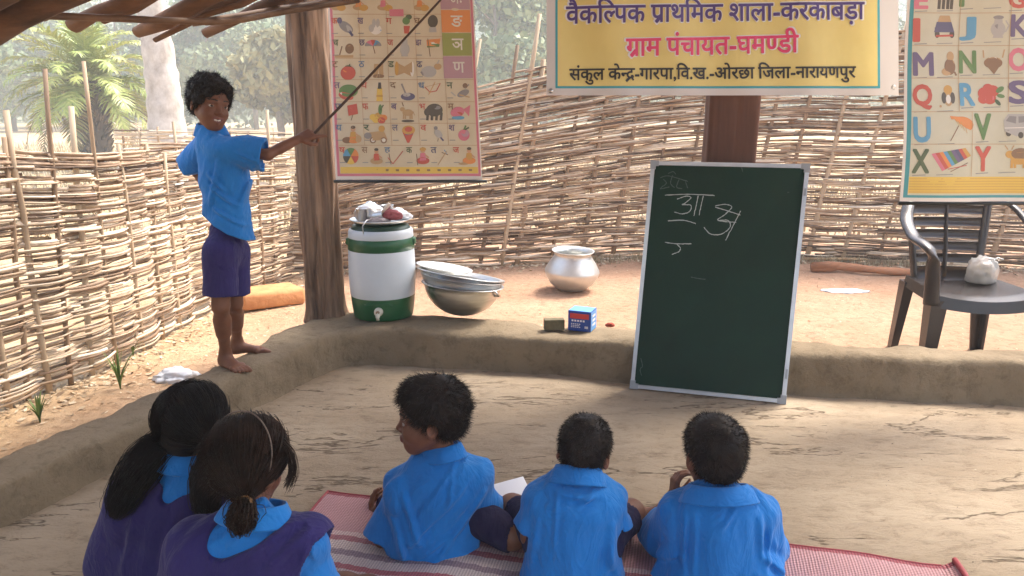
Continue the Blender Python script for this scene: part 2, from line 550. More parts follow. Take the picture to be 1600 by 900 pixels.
def mud_mat(name, c1, c2, cracks=True, stretch=(0.75, 1.45, 1)):
    m = bpy.data.materials.new(name); m.use_nodes = True
    nt = m.node_tree; b = nt.nodes["Principled BSDF"]; b.inputs["Roughness"].default_value = 0.92
    b.inputs["Specular IOR Level"].default_value = 0.2
    tc = nt.nodes.new("ShaderNodeTexCoord")
    mp = nt.nodes.new("ShaderNodeMapping"); mp.inputs["Scale"].default_value = stretch
    mp.inputs["Rotation"].default_value = (0, 0, R(8))
    nt.links.new(tc.outputs["Object"], mp.inputs[0])
    def noise(sc, det=7, rough=0.65, dist=0.0):
        n = nt.nodes.new("ShaderNodeTexNoise"); n.inputs["Scale"].default_value = sc; n.inputs["Detail"].default_value = det
        n.inputs["Roughness"].default_value = rough; n.inputs["Distortion"].default_value = dist
        nt.links.new(mp.outputs[0], n.inputs["Vector"]); return n
    def ramp(src, p0, c0, p1, c1_):
        r = nt.nodes.new("ShaderNodeValToRGB"); e = r.color_ramp.elements
        e[0].position, e[0].color, e[1].position, e[1].color = p0, (*c0, 1), p1, (*c1_, 1)
        nt.links.new(src, r.inputs[0]); return r
    n1, n2, n3 = noise(1.7), noise(14, 9, 0.78, 0.3), noise(70, 4)
    base = ramp(n1.outputs["Fac"], 0.3, c2, 0.7, c1)
    dk = ramp(n2.outputs["Fac"], 0.32, (0.52, 0.48, 0.44), 0.50, (1, 1, 1))
    mm = nt.nodes.new("ShaderNodeMix"); mm.data_type = 'RGBA'; mm.blend_type = 'MULTIPLY'; mm.inputs[0].default_value = 0.75
    nt.links.new(base.outputs[0], mm.inputs[6]); nt.links.new(dk.outputs[0], mm.inputs[7])
    out = mm.outputs[2]
    hsum = nt.nodes.new("ShaderNodeMath"); hsum.operation = 'ADD'
    nt.links.new(n2.outputs["Fac"], hsum.inputs[0])
    h3 = nt.nodes.new("ShaderNodeMath"); h3.operation = 'MULTIPLY'; h3.inputs[1].default_value = 0.25
    nt.links.new(n3.outputs["Fac"], h3.inputs[0]); nt.links.new(h3.outputs[0], hsum.inputs[1])
    height = hsum.outputs[0]
    if cracks:
        # long hairline cracks: thin level lines of a stretched, distorted noise, broken up by a second one
        mp2 = nt.nodes.new("ShaderNodeMapping"); mp2.inputs["Scale"].default_value = (.42, 1.9, 1); mp2.inputs["Rotation"].default_value = (0, 0, R(9)); nt.links.new(tc.outputs["Object"], mp2.inputs[0])
        nc = noise(1.9, 6, 0.62, 0.25); nt.links.new(mp2.outputs[0], nc.inputs["Vector"])
        sb = nt.nodes.new("ShaderNodeMath"); sb.operation = 'SUBTRACT'; sb.inputs[1].default_value = 0.5
        nt.links.new(nc.outputs["Fac"], sb.inputs[0])
        ab = nt.nodes.new("ShaderNodeMath"); ab.operation = 'ABSOLUTE'; nt.links.new(sb.outputs[0], ab.inputs[0])
        br = noise(3.4, 4)
        brm = nt.nodes.new("ShaderNodeMapRange"); brm.inputs["From Min"].default_value = 0.44; brm.inputs["From Max"].default_value = 0.52
        brm.inputs["To Min"].default_value = 0.03; brm.inputs["To Max"].default_value = 0.0
        nt.links.new(br.outputs["Fac"], brm.inputs["Value"])
        ad = nt.nodes.new("ShaderNodeMath"); ad.operation = 'ADD'
        nt.links.new(ab.outputs[0], ad.inputs[0]); nt.links.new(brm.outputs[0], ad.inputs[1])
        cr = ramp(ad.outputs[0], 0.0, (0.22, 0.18, 0.15), 0.012, (1, 1, 1))
        m2 = nt.nodes.new("ShaderNodeMix"); m2.data_type = 'RGBA'; m2.blend_type = 'MULTIPLY'; m2.inputs[0].default_value = 0.85
        nt.links.new(out, m2.inputs[6]); nt.links.new(cr.outputs[0], m2.inputs[7]); out = m2.outputs[2]
        hm = nt.nodes.new("ShaderNodeMath"); hm.operation = 'MULTIPLY_ADD'; hm.inputs[1].default_value = 0.5
        nt.links.new(cr.outputs[0], hm.inputs[0]); nt.links.new(height, hm.inputs[2]); height = hm.outputs[0]
    nt.links.new(out, b.inputs["Base Color"])
    bp = nt.nodes.new("ShaderNodeBump"); bp.inputs["Strength"].default_value = 0.75; bp.inputs["Distance"].default_value = 0.02
    nt.links.new(height, bp.inputs["Height"]); nt.links.new(bp.outputs[0], b.inputs["Normal"])
    return m


M_EARTH = earth_mat()
M_FLOOR = mud_mat("mud_floor", srgb(172, 155, 132), srgb(148, 130, 107))
M_KERB = mud_mat("mud_kerb", srgb(146, 130, 106), srgb(120, 104, 82), cracks=False, stretch=(1, 1, 1))

# ground: fine sheet near the house, running out to the hills
def gz(x, y):
    near = np.clip((14 - np.hypot(x, y)) / 10, 0, 1)
    return -0.012 + near * 0.012 * fbm(x * 3.1, y * 3.1, x * 0, 4) + (1 - near) * 0.12 * fbm(x * .15, y * .15, x * 0, 3)


v1, f1 = grid(-6, 7, -4, 9, 200, 200, gz)
V, F = [v1], [f1]; n = len(v1)
for (a, b, c, d, nx, ny) in ((-170, -6, -40, 150, 40, 50), (7, 170, -40, 150, 40, 50), (-6, 7, 9, 150, 14, 40), (-6, 7, -40, -4, 14, 14)):
    v, f = grid(a, b, c, d, nx, ny, gz); V.append(v); F.append(f + n); n += len(v)
ground = mk("ground", np.concatenate(V), np.concatenate(F), M_EARTH); tag(ground, kind="structure")

# mud kerb round the schoolroom floor: inner foot, height, width
KERB = [((-2.9, -1.0), .13, .24), ((-2.2, .6), .13, .24), ((-1.545, 2.12), .14, .24), ((-1.28, 2.68), .155, .24), ((-1.03, 3.23), .17, .25), ((-.88, 3.54), .195, .34),
        ((-.72, 3.645), .2, .42), ((-.4, 3.60), .2, .40), ((0, 3.545), .2, .30), ((.59, 3.385), .2, .28), ((1.41, 3.215), .2, .23), ((2.18, 3.10), .2, .25), ((3.2, 2.93), .2, .26), ((4.6, 2.7), .2, .26)]
def catmull(pts, n):
    pts = np.asarray(pts, float); out = []
    for i in range(len(pts) - 1):
        p0, p1, p2, p3 = pts[max(i - 1, 0)], pts[i], pts[i + 1], pts[min(i + 2, len(pts) - 1)]
        for t in np.linspace(0, 1, n, endpoint=False):
            out.append(.5 * ((2 * p1) + (p2 - p0) * t + (2 * p0 - 5 * p1 + 4 * p2 - p3) * t * t + (3 * p1 - p0 - 3 * p2 + p3) * t ** 3))
    out.append(pts[-1]); return np.array(out)


kp = catmull([(a[0], a[1], h, w) for a, h, w in KERB], 60)
tang = np.gradient(kp[:, :2], axis=0); tang /= np.linalg.norm(tang, axis=1, keepdims=True)
nrm = np.stack([-tang[:, 1], tang[:, 0]], 1)           # outwards
prof = [(-.03, -.02), (-.012, .0), (.0, .10), (.003, .22), (.004, .35), (.006, .48), (.008, .6), (.010, .72), (.013, .84), (.020, .93), (.034, .98), (.06, 1.0), (.30, 1.003), (.5, 1.0), (.72, .985), (.86, .95), (.95, .82), (1.0, .5), (1.04, .1), (1.1, -.1)]
V = []
for i in range(len(kp)):
    w, h = kp[i, 3], kp[i, 2]
    for (a, b) in prof:
        off = a * (w if a > .1 else .9)
        p = kp[i, :2] + nrm[i] * off
        V.append((p[0], p[1], b * h))
V = np.array(V)
d = fbm(V[:, 0] * 5, V[:, 1] * 5, V[:, 2] * 5, 4) * .020 + fbm(V[:, 0] * 17, V[:, 1] * 17, V[:, 2] * 22, 3) * .005
V[:, 2] += d * (V[:, 2] > .01); V[:, :2] += (np.repeat(nrm, len(prof), 0) * d[:, None]) * 1.3
k = len(prof); i, j = np.meshgrid(np.arange(len(kp) - 1), np.arange(k - 1), indexing='ij'); a = (i * k + j).ravel()
kerb = mk("kerb", V, np.stack([a, a + k, a + k + 1, a + 1], 1), M_KERB); tag(kerb, kind="structure")

# floor inside the kerb
fl = [kp[i, :2] for i in range(0, len(kp))]
poly = [tuple(p + nr * 0.06) for p, nr in zip(fl, nrm)] + [(4.6, -1.2)]
bm = bmesh.new()
def inside(X, Y):
    c = np.zeros(X.shape, bool); q = np.array(poly); j = len(q) - 1
    for i in range(len(q)):
        a = ((q[i, 1] > Y) != (q[j, 1] > Y)) & (X < (q[j, 0] - q[i, 0]) * (Y - q[i, 1]) / (q[j, 1] - q[i, 1] + 1e-12) + q[i, 0])
        c ^= a; j = i
    return c
bm.free()
v, f = grid(-3.0, 4.6, -1.2, 3.75, 480, 360, lambda X, Y: .012 + .010 * fbm(X * 1.6, Y * 3.4, X * 0, 4) + .006 * fbm(X * 5, Y * 13, X * 0 + 3, 3) + .002 * fbm(X * 20, Y * 36, X * 0 + 3, 2))
ce = v[f].mean(1)
f = f[inside(ce[:, 0], ce[:, 1])]
used = np.unique(f); rm = np.full(len(v), -1); rm[used] = np.arange(len(used))
floor = mk("floor", v[used], rm[f], M_FLOOR); tag(floor, kind="structure")

# hills far behind
M_HILL = mat("hill_scrub", (.13, .17, .09), .95, var=(.19, .18, .12), nscale=.09, bump=.0)
def hz(X, Y):
    up = np.clip((Y - 66) / 62, 0, 1); up = up * up * (3 - 2 * up)
    return -.6 + up * (21 + 4 * fbm(X * .03, Y * .03, X * 0, 4)) + up * 1.6 * fbm(X * .4, Y * .4, X * 0, 3)
v, f = grid(-168, 168, 64, 148, 200, 70, hz)
hill = mk("hill", v, f, M_HILL); tag(hill, kind="structure")

# the hazy air of a dusty hot day, one box round everything
M_HAZE = bpy.data.materials.new("haze_air"); M_HAZE.use_nodes = True
_n = M_HAZE.node_tree; _n.nodes.remove(_n.nodes["Principled BSDF"])
_pv = _n.nodes.new("ShaderNodeVolumePrincipled"); _pv.inputs["Color"].default_value = (.90, .95, .95, 1); _pv.inputs["Density"].default_value = HAZE
_n.links.new(_pv.outputs[0], _n.nodes["Material Output"].inputs["Volume"])
bm = bmesh.new(); bmesh.ops.create_cube(bm, size=1)
for w in bm.verts: w.co = Vector((w.co.x * 350, w.co.y * 200 + 55, (w.co.z + .5) * 30 - 2.2))
me = bpy.data.meshes.new("haze"); bm.to_mesh(me); bm.free(); me.materials.append(M_HAZE)
haze = bpy.data.objects.new("haze", me); COL.objects.link(haze); tag(haze, "pale dusty air", "haze", kind="stuff")

# ------------------------------------------------------------------ trees and background
M_LEAF = tone_mat("leaf", [(0, (.09, .13, .06)), (.5, (.15, .20, .085)), (1, (.25, .27, .12))], .6, 3, 0, amount=.15)
M_LEAFDRY = tone_mat("dry_leaf", [(0, (.13, .11, .04)), (.5, (.24, .22, .09)), (1, (.34, .3, .14))], .6, 3, 0, amount=.15)
M_BARK = mat("bark", (.2, .15, .11), .95, var=(.09, .07, .05), nscale=9, bump=.5, bscale=25, stretch=(1, 1, .25))
M_PALEBARK = mat("pale_bark", (.62, .57, .52), .9, var=(.30, .25, .21), nscale=4.5, bump=.5, bscale=16, stretch=(1, 1, .7))


def leaf_crown(name, root, clumps, n, size, m, seed):
    r = np.random.default_rng(seed)
    cs = np.array([c for c, _ in clumps]); rr = np.array([q for _, q in clumps])
    w = rr.prod(1) if rr.ndim == 2 else rr ** 3
    k = r.choice(len(clumps), n, p=w / w.sum())
    d = r.normal(size=(n, 3)); d /= np.linalg.norm(d, axis=1, keepdims=True)
    rad = r.random(n) ** .45
    p = cs[k] + d * (rad[:, None] * (rr[k] if rr.ndim == 2 else rr[k][:, None]))
    s = size * r.uniform(.6, 1.4, n)
    a = r.normal(size=(n, 3)); a /= np.linalg.norm(a, axis=1, keepdims=True)
    b = np.cross(a, r.normal(size=(n, 3))); b /= np.linalg.norm(b, axis=1, keepdims=True)
    V = np.stack([p - a * s[:, None] * .5, p + b * s[:, None] * .32, p + a * s[:, None] * .5, p - b * s[:, None] * .32], 1).reshape(-1, 3)
    F = np.arange(4 * n).reshape(-1, 4)
    ct = r.random(len(clumps))
    t = np.repeat(np.clip(.25 + .5 * ct[k] + .2 * r.normal(size=n) * .6, 0, 1), 4)
    return mk(name, V, F, m, root, smooth=False, attr=t)


def tree(kind, label, x, y, hgt, cr, nleaf, leafm, seed, trunk_r=.16, group="trees in the hazy wood beyond the field", low=.25, size=.32):
    r = np.random.default_rng(seed)
    root = empty(kind, (x, y, -.05), label, "tree", group)
    mb = MB()
    top = np.array((x + r.uniform(-.3, .3), y, hgt * .8))
    pts = [np.array((x, y, -.1)) * (1 - t) + top * t + np.array((r.uniform(-.12, .12), r.uniform(-.12, .12), 0)) * (t > 0) for t in np.linspace(0, 1, 6)]
    mb.tube(pts, np.linspace(trunk_r, trunk_r * .25, 6), 8)
    cl = []
    for i in range(11):
        q = r.uniform(0, 2 * math.pi); t = r.uniform(low, 1)
        rr = cr * (1 - .45 * abs(t - .5) * 2) * r.uniform(.45, .95)
        c = np.array((x + math.cos(q) * rr, y + math.sin(q) * rr, hgt * (.12 + .8 * t)))
        s = cr * r.uniform(.36, .6); cl.append((c, np.array((s, s, s * .75))))
        st = pts[min(5, 1 + int(t * 4))]
        mb.tube([st, (st + c) / 2 + (0, 0, -.1), c], [trunk_r * .4, trunk_r * .25, .02], 5)
    mb.build("trunk", M_BARK, root)
    leaf_crown("crown", root, cl, nleaf, size, leafm, seed + 50)
    return root


specs = [  # px, distance, height, crown radius, dry?, label
    (-60, 34, 6.5, 2.6, 0, "dark green hazy tree at the far left edge behind the palm"),
    (30, 44, 8.0, 3.4, 0, "tall hazy tree behind the left side of the palm"),
    (110, 52, 9.0, 3.6, 0, "hazy tree rising straight behind the palm crown"),
    (205, 46, 8.0, 3.0, 0, "hazy tree between the palm and the pale trunk"),
    (335, 40, 8.5, 3.0, 0, "bluish hazy tree above the standing boy's head"),
    (405, 48, 9.0, 3.4, 0, "tall bluish tree between the boy's head and the wooden post"),
    (440, 28, 3.4, 1.9, 1, "low yellowish bush left of the wooden post"),
    (560, 36, 7.5, 3.0, 0, "hazy tree behind the Hindi alphabet chart"),
    (690, 50, 9.0, 3.6, 0, "tall hazy tree behind the right edge of the Hindi chart"),
    (770, 32, 7.0, 2.6, 0, "pale green tree between the Hindi chart and the banner"),
    (850, 46, 8.5, 3.2, 0, "hazy tree behind the left end of the yellow banner"),
    (1000, 42, 8.0, 3.4, 0, "hazy tree behind the middle of the yellow banner"),
    (1300, 44, 9.0, 3.4, 0, "hazy tree behind the right part of the yellow banner"),
    (1480, 40, 8.5, 3.2, 0, "hazy tree behind the English alphabet chart"),
]
for i, (px, y, h, cr, dry, lab) in enumerate(specs):
    x = (px - 800) / FPX * y * .99
    tree("bush" if dry else "hazy_tree", lab, x, y, h, cr, 9000, M_LEAFDRY if dry else M_LEAF, 100 + i, group=None if dry else "trees in the hazy wood beyond the field", low=.1 if dry else .15)

# the wood that reads as one mass at the foot of the hills
r = np.random.default_rng(5)
cl = []
for i in range(260):
    y = r.uniform(50, 105); x = r.uniform(-.8, .85) * y
    s = r.uniform(1.8, 3.4); base = float(hz(np.array([x]), np.array([y]))[0]) if y > 66 else 0
    cl.append((np.array((x, y, max(base, 0) + s * r.uniform(.6, 1.6))), np.array((s, s, s * .8))))
o = leaf_crown("far_woods", None, cl, 90000, .45, M_LEAF, 9); tag(o, "hazy far wood at the foot of the hill", "woods", kind="stuff")

# dry grass over the field
def grass(name, n, xr, yr, hgt, m, seed, ok=None, wd=.004):
    r = np.random.default_rng(seed)
    p = np.stack([r.uniform(*xr, n), r.uniform(*yr, n), np.zeros(n)], 1)
    if ok is not None: p = p[ok(p, r)]
    n = len(p); p[:, 2] = gz(p[:, 0], p[:, 1]) - .005
    q = r.uniform(0, 2 * math.pi, n); h = hgt * r.uniform(.4, 1.3, n); ln = r.uniform(.1, .9, n)
    d = np.stack([np.cos(q), np.sin(q), 0 * q], 1)
    t = np.linspace(0, 1, 3)
    paths = p[:, None, :] + d[:, None, :] * (ln * h)[:, None, None] * (t ** 2)[None, :, None] + np.array((0, 0, 1)) * h[:, None, None] * (t * (1 - .3 * ln[:, None] * t))[:, :, None]
    sd = np.stack([-np.sin(q), np.cos(q), 0 * q], 1)
    V, F = ribbons(paths, np.array((1, .8, .15))[None] * wd * r.uniform(.7, 1.4, n)[:, None], sd)
    return mk(name, V, F, m, smooth=False, attr=np.repeat(r.random(n), 6))


M_STRAW = tone_mat("straw", [(0, (.22, .165, .09)), (.5, (.37, .30, .18)), (1, (.48, .41, .27))], .7, 10, 0)
M_GREENGRASS = tone_mat("green_blade", [(0, (.06, .12, .02)), (.5, (.12, .2, .04)), (1, (.25, .28, .08))], .6, 10, 0)
tag(grass("dry_grass", 26000, (-16, 6), (7.2, 26), .22, M_STRAW, 21, wd=.018), "dry yellow grass over the field beyond the fence", "grass", kind="stuff")

# wild date palm
def palm(px, y):
    c0 = P(px, 240, y); x = c0[0]
    root = empty("palm_tree", (x, y, -.05), "bushy green date palm with a shaggy dark trunk beyond the left fence", "palm tree")
    zc = P(px, 128, y)[2]
    mb = MB(); r = np.random.default_rng(4)
    mb.tube([(x + .06 * math.sin(t * 3), y, -.1 + (zc + .1) * t) for t in np.linspace(0, 1, 14)], .23 + .03 * np.array([i % 2 for i in range(14)]), 12, tone=.3)
    for i in range(240):       # stubs of old leaf stalks
        q = r.uniform(0, 6.28); z = r.uniform(.2, zc - .1); a = np.array((x + .22 * math.cos(q), y + .22 * math.sin(q), z))
        d = np.array((math.cos(q), math.sin(q), 1.1)); mb.tube([a, a + d * .09, a + d * .17], [.035, .028, .012], 5, tone=r.uniform(.0, .8))
    mb.build("trunk", tone_mat("palm_trunk", [(0, (.05, .04, .035)), (1, (.26, .2, .15))], .9, 8, .4), root, tone=True)
    PV, PF, PT, n = [], [], [], 0
    nf = 84
    for i in range(nf):
        q = i * 2.399963 + r.uniform(-.2, .2)
        el = R(84 - 104 * (i / nf) ** .9 + r.uniform(-7, 7)); L = 1.72 * r.uniform(.85, 1.1)
        tt = np.linspace(0, 1, 12)
        hd = np.array((math.cos(q), math.sin(q), 0))
        ang = el - tt ** 1.5 * R(62)
        st = L / 11
        pts = np.zeros((12, 3)); pts[0] = (x, y, zc - .12 * i / nf)
        for k in range(1, 12): pts[k] = pts[k - 1] + st * (hd * math.cos(ang[k]) + np.array((0, 0, math.sin(ang[k]))))
        sd = np.array((-hd[1], hd[0], 0.))
        dead = i > nf - 9
        ton = r.uniform(.0, .25) if dead else r.uniform(.5, 1.0) * .7 + .3
        V, F = tubes(pts[None], np.linspace(.02, .005, 12)[None], 4); PV.append(V); PF.append(F + n); PT.append(np.full(len(V), ton)); n += len(V)
        m = 64
        s = np.repeat(np.linspace(.14, 1, m // 2), 2) * 10.99
        k0 = np.floor(s).astype(int); fr = (s - k0)[:, None]
        b0 = pts[k0] * (1 - fr) + pts[np.minimum(k0 + 1, 11)] * fr
        tg = pts[np.minimum(k0 + 1, 11)] - pts[np.maximum(k0 - 0, 0)]; tg = tg + 1e-6; tg /= np.linalg.norm(tg, axis=1, keepdims=True)
        sg = np.where(np.arange(m) % 2 == 0, 1, -1)[:, None]
        ll = (.42 * np.sin(np.clip(s / 11 * 2.6 + .35, 0, 3.0)))[:, None]
        dr = unit3(sg * sd * .75 + tg * .65 + np.array((0, 0, .22)) + r.normal(size=(m, 3)) * .12)
        t3 = np.linspace(0, 1, 3)
        pa = b0[:, None] + dr[:, None] * ll[:, None] * t3[None, :, None] + np.array((0, 0, -1.0)) * (.10 * t3 ** 2)[None, :, None]
        V, F = ribbons(pa, np.array((.03, .026, .004))[None], np.cross(dr, unit3(np.cross(tg, dr)))) 
        PV.append(V); PF.append(F + n); PT.append(np.full(len(V), ton) + np.repeat(r.normal(size=m) * .08, 6)); n += len(V)
    mk("crown", np.concatenate(PV), np.concatenate(PF), tone_mat("palm_leaf", [(0, (.2, .13, .06)), (.28, (.22, .2, .07)), (.4, (.13, .20, .04)), (.7, (.27, .33, .07)), (1, (.50, .50, .16))], .45, 5, 0, amount=.06), root, smooth=False, attr=np.concatenate(PT))


def unit3(a): return a / np.maximum(np.linalg.norm(a, axis=-1, keepdims=True), 1e-9)


palm(150, 17.0)

# thick pale trunk
x0 = P(262, 240, 13.0)[0]
root = empty("pale_tree", (x0, 13, -.05), "thick pale mottled tree trunk behind the standing boy", "tree")
mb = MB(); r = np.random.default_rng(8)
hs = np.linspace(-.1, 6.5, 60)
mb.tube([(x0 + .05 * math.sin(h * 1.1) - .012 * h, 13, h) for h in hs], [.27 + .13 * math.exp(-max(h, 0) * 1.6) - .014 * h + .012 * r.normal() for h in hs], 30)
cl = []
for i in range(9):
    q = r.uniform(0, 6.28); a = np.array((x0 - .05, 13, 5.0 + .15 * i)); b = a + np.array((math.cos(q) * 1.8, math.sin(q) * 1.8, 1.9))
    mb.tube([a, (a + b) / 2 + (0, 0, .2), b], [.12, .08, .03], 8); cl.append((b, np.array((1., 1., .7))))
mb.build("trunk", M_PALEBARK, root)
leaf_crown("crown", root, cl, 5000, .2, M_LEAF, 77)

# ------------------------------------------------------------------ woven fences
M_SLAT = tone_mat("split_bamboo", [(0, srgb(84, 66, 52)), (.3, srgb(144, 118, 94)), (.6, srgb(190, 166, 138)), (1, srgb(230, 214, 190))], .62, 26, .35, stretch=(1, 1, 3), amount=.2)
M_STAKE = tone_mat("stake_wood", [(0, srgb(92, 72, 56)), (.5, srgb(156, 130, 102)), (1, srgb(206, 186, 156))], .75, 14, .5, stretch=(1, 1, .3), amount=.25)


def fence(label, path, hts, n_st, seed, lean, rows, stake_tops, slat_w=.011, tone0=.5, bulge=0.0, grp=2, st_r=.018, amp=.022):
    """path: (x,y) control points; hts: heights at them; stakes spaced evenly along it"""
    r = np.random.default_rng(seed)
    cp = catmull([(p[0], p[1], h) for p, h in zip(path, hts)], 24)
    d = np.concatenate([[0], np.cumsum(np.linalg.norm(np.diff(cp[:, :2], axis=0), axis=1))]); L = d[-1]
    at = lambda s: np.stack([np.interp(s, d, cp[:, i]) for i in range(3)], -1)
    def nr(s):
        t = at(s + .02)[..., :2] - at(s - .02)[..., :2]; t = t / np.maximum(np.linalg.norm(t, axis=-1, keepdims=True), 1e-9)
        return np.stack([-t[..., 1], t[..., 0]], -1), t
    root = empty("woven_fence", (*cp[0, :2], 0), label, "fence", "woven split bamboo fences")
    ss = np.linspace(.05, L - .05, n_st)
    dense = np.linspace(.02, L - .02, 900); dq = at(dense); dpx = 800 + FPX * dq[:, 0] / (dq[:, 1] * math.cos(PITCH) + .6 * math.sin(PITCH))
    tall = [(dense[np.argmin(np.abs(dpx - tx))], (tx, ty)) for tx, ty in stake_tops]      # the tall ones, where they stand along the fence
    todo = [(s, None) for s in ss if all(abs(s - q) > .09 for q, _ in tall)] + tall
    for i, (s, tp) in enumerate(todo):
        b = at(np.array(s)); top = b[2] + r.uniform(-.04, .09)
        if tp is not None: top = P(*tp, b[1])[2]
        _, t = nr(np.array(s))
        ln = lean * top + r.uniform(-.05, .05)
        pts = []
        for q in np.linspace(0, 1, 7):
            pts.append((b[0] + t[0] * ln * q + r.uniform(-.006, .006), b[1] + t[1] * ln * q + r.uniform(-.006, .006), -.06 + (top + .06) * q))
        mb = MB(); rad = r.uniform(.7, 1.2) * st_r; mb.tube(pts, np.linspace(rad, rad * .8, 7), 8, tone=r.uniform(.25, .8))
        mb.build("stake", M_STAKE, root, tone=True)
    sp = L / (n_st - 1)
    Vs, Fs, Ts, n = [], [], [], 0
    for row in range(rows):
        q0 = (row + .6) / rows
        s0 = -r.uniform(.1, .9)
        while s0 < L:
            ln = r.uniform(.5, 1.5); s1 = min(s0 + ln, L + .12); a = max(s0, -.12)
            if s1 - a < .25: s0 = s1; continue
            for dup in range(2 if r.random() < .4 else 1):
                k = max(8, int((s1 - a) / .045))
                s = np.linspace(a, s1, k)
                b = at(np.clip(s, 0, L)); nn, tt = nr(np.clip(s, .03, L - .03))
                b[:, :2] += tt * (s - np.clip(s, 0, L))[:, None]
                jit = r.normal() * .011; tilt = r.normal() * .015
                h = q0 * b[:, 2] + jit + tilt * (s - s.mean()) / .6 + .003 * np.sin(s * 2.3 + row) + dup * .012
                h = np.maximum(h, .015)
                leanx = lean * h
                off = amp * np.cos(math.pi * (s - .05) / sp + math.pi * (row // grp)) + r.normal() * .005
                off = off + bulge * np.sin(np.clip(h / np.maximum(b[:, 2], .1), 0, 1) * math.pi)
                c = np.stack([b[:, 0] + nn[:, 0] * off + tt[:, 0] * leanx, b[:, 1] + nn[:, 1] * off + tt[:, 1] * leanx, h], 1)
                w = slat_w * r.uniform(.5, 1.4); th = r.uniform(.003, .006)
                up = np.array((0, 0, 1.)); tw = r.normal() * .5
                A = unit3(up[None] * math.cos(tw) + np.concatenate([nn, 0 * nn[:, :1]], 1) * math.sin(tw)); Nn = np.cross(A, np.concatenate([tt, 0 * tt[:, :1]], 1))
                wv = (w * (1 - .25 * np.linspace(0, 1, k)) * (1 + .08 * r.normal(size=k)))[:, None]
                ring = np.stack([c + A * wv + Nn * th, c + A * wv * .9 - Nn * th * .4, c - A * wv * .9 - Nn * th * .4, c - A * wv + Nn * th], 1)
                V = ring.reshape(-1, 3)
                i = np.arange(k - 1)[:, None] * 4; j = np.arange(4)[None]
                F = np.stack([i + j, i + (j + 1) % 4, i + 4 + (j + 1) % 4, i + 4 + j], -1).reshape(-1, 4)
                F = np.concatenate([F, [[3, 2, 1, 0], [4 * k - 4, 4 * k - 3, 4 * k - 2, 4 * k - 1]]])
                Vs.append(V); Fs.append(F + n); n += len(V)
                Ts.append(np.full(len(V), np.clip(tone0 + r.normal() * .28, 0, 1)) + np.repeat(.12 * fbm(s * 9, s * 0 + row, s * 0 + seed, 2), 4))
            s0 += ln * r.uniform(.8, 1.0)
    mk("weave", np.concatenate(Vs), np.concatenate(Fs), M_SLAT, root, smooth=False, attr=np.concatenate(Ts))
    return root


gb = lambda px, py: tuple(G(px, py)[:2])
LP = [(-2.62, .8), (-2.4, 2.0), gb(0, 640), gb(110, 597), gb(200, 558), gb(300, 500), gb(380, 462), gb(445, 437)]
LH = [1.0, 1.05, 1.08, 1.06, 1.04, 1.04, 1.03, 1.0]
st = [(45, 172), (80, 106), (118, 166), (156, 95), (283, 190), (420, 172), (10, 215)]
fence("pale woven bamboo fence along the left side behind the standing boy", LP, LH, 24, 31, .03, 82, st, tone0=.52, slat_w=.0072, st_r=.015, grp=2)
BP = [gb(470, 428), gb(640, 420), gb(800, 415), gb(1000, 405), gb(1180, 404), gb(1300, 408), gb(1450, 414), gb(1600, 420), gb(1800, 428)]
BH = [P(480, 225, BP[0][1])[2], P(640, 152, BP[1][1])[2], P(800, 107, BP[2][1])[2], P(1000, 62, BP[3][1])[2], P(1180, 45, BP[4][1])[2], P(1300, 45, BP[5][1])[2], 1.9, 1.9, 1.85]
fence("tall brown woven bamboo fence across the back behind the blackboard", BP, BH, 25, 32, .16, 146, [(782, 20), (745, 70), (690, 60)], tone0=.40, slat_w=.0078, grp=5, st_r=.021, amp=.026)

# far pale fence in the field
FB = [(P(190, 240, 11.5)[0], 11.5), (P(300, 240, 11.0)[0], 11.0), (P(450, 240, 10.5)[0], 10.5), (P(620, 240, 10.5)[0], 10.5)]
fence("low grey woven fence far out in the field behind the standing boy", FB, [.95] * 4, 14, 33, .02, 20, [], tone0=.7, slat_w=.016)

# ------------------------------------------------------------------ yard: litter, stones, log, plants
M_DRYLEAF = tone_mat("dry_litter", [(0, (.2, .13, .075)), (.5, (.42, .31, .19)), (1, (.62, .52, .37))], .85, 20, 0)
def litter(name, n, sampler, size, m, seed, lab, cat):
    r = np.random.default_rng(seed)
    p = sampler(r, n); n = len(p)
    s = size * r.uniform(.4, 1.5, n)
    q = r.uniform(0, 6.28, n)
    a = np.stack([np.cos(q), np.sin(q), r.normal(size=n) * .25], 1); b = np.stack([-np.sin(q), np.cos(q), r.normal(size=n) * .35], 1)
    p = p + np.array((0, 0, 1)) * (.004 + s[:, None] * .2)
    V = np.stack([p - a * s[:, None], p + b * s[:, None] * .4, p + a * s[:, None], p - b * s[:, None] * .4], 1).reshape(-1, 3)
    o = mk(name, V, np.arange(4 * n).reshape(-1, 4), m, smooth=False, attr=np.repeat(r.random(n), 4))
    return tag(o, lab, cat, kind="stuff")


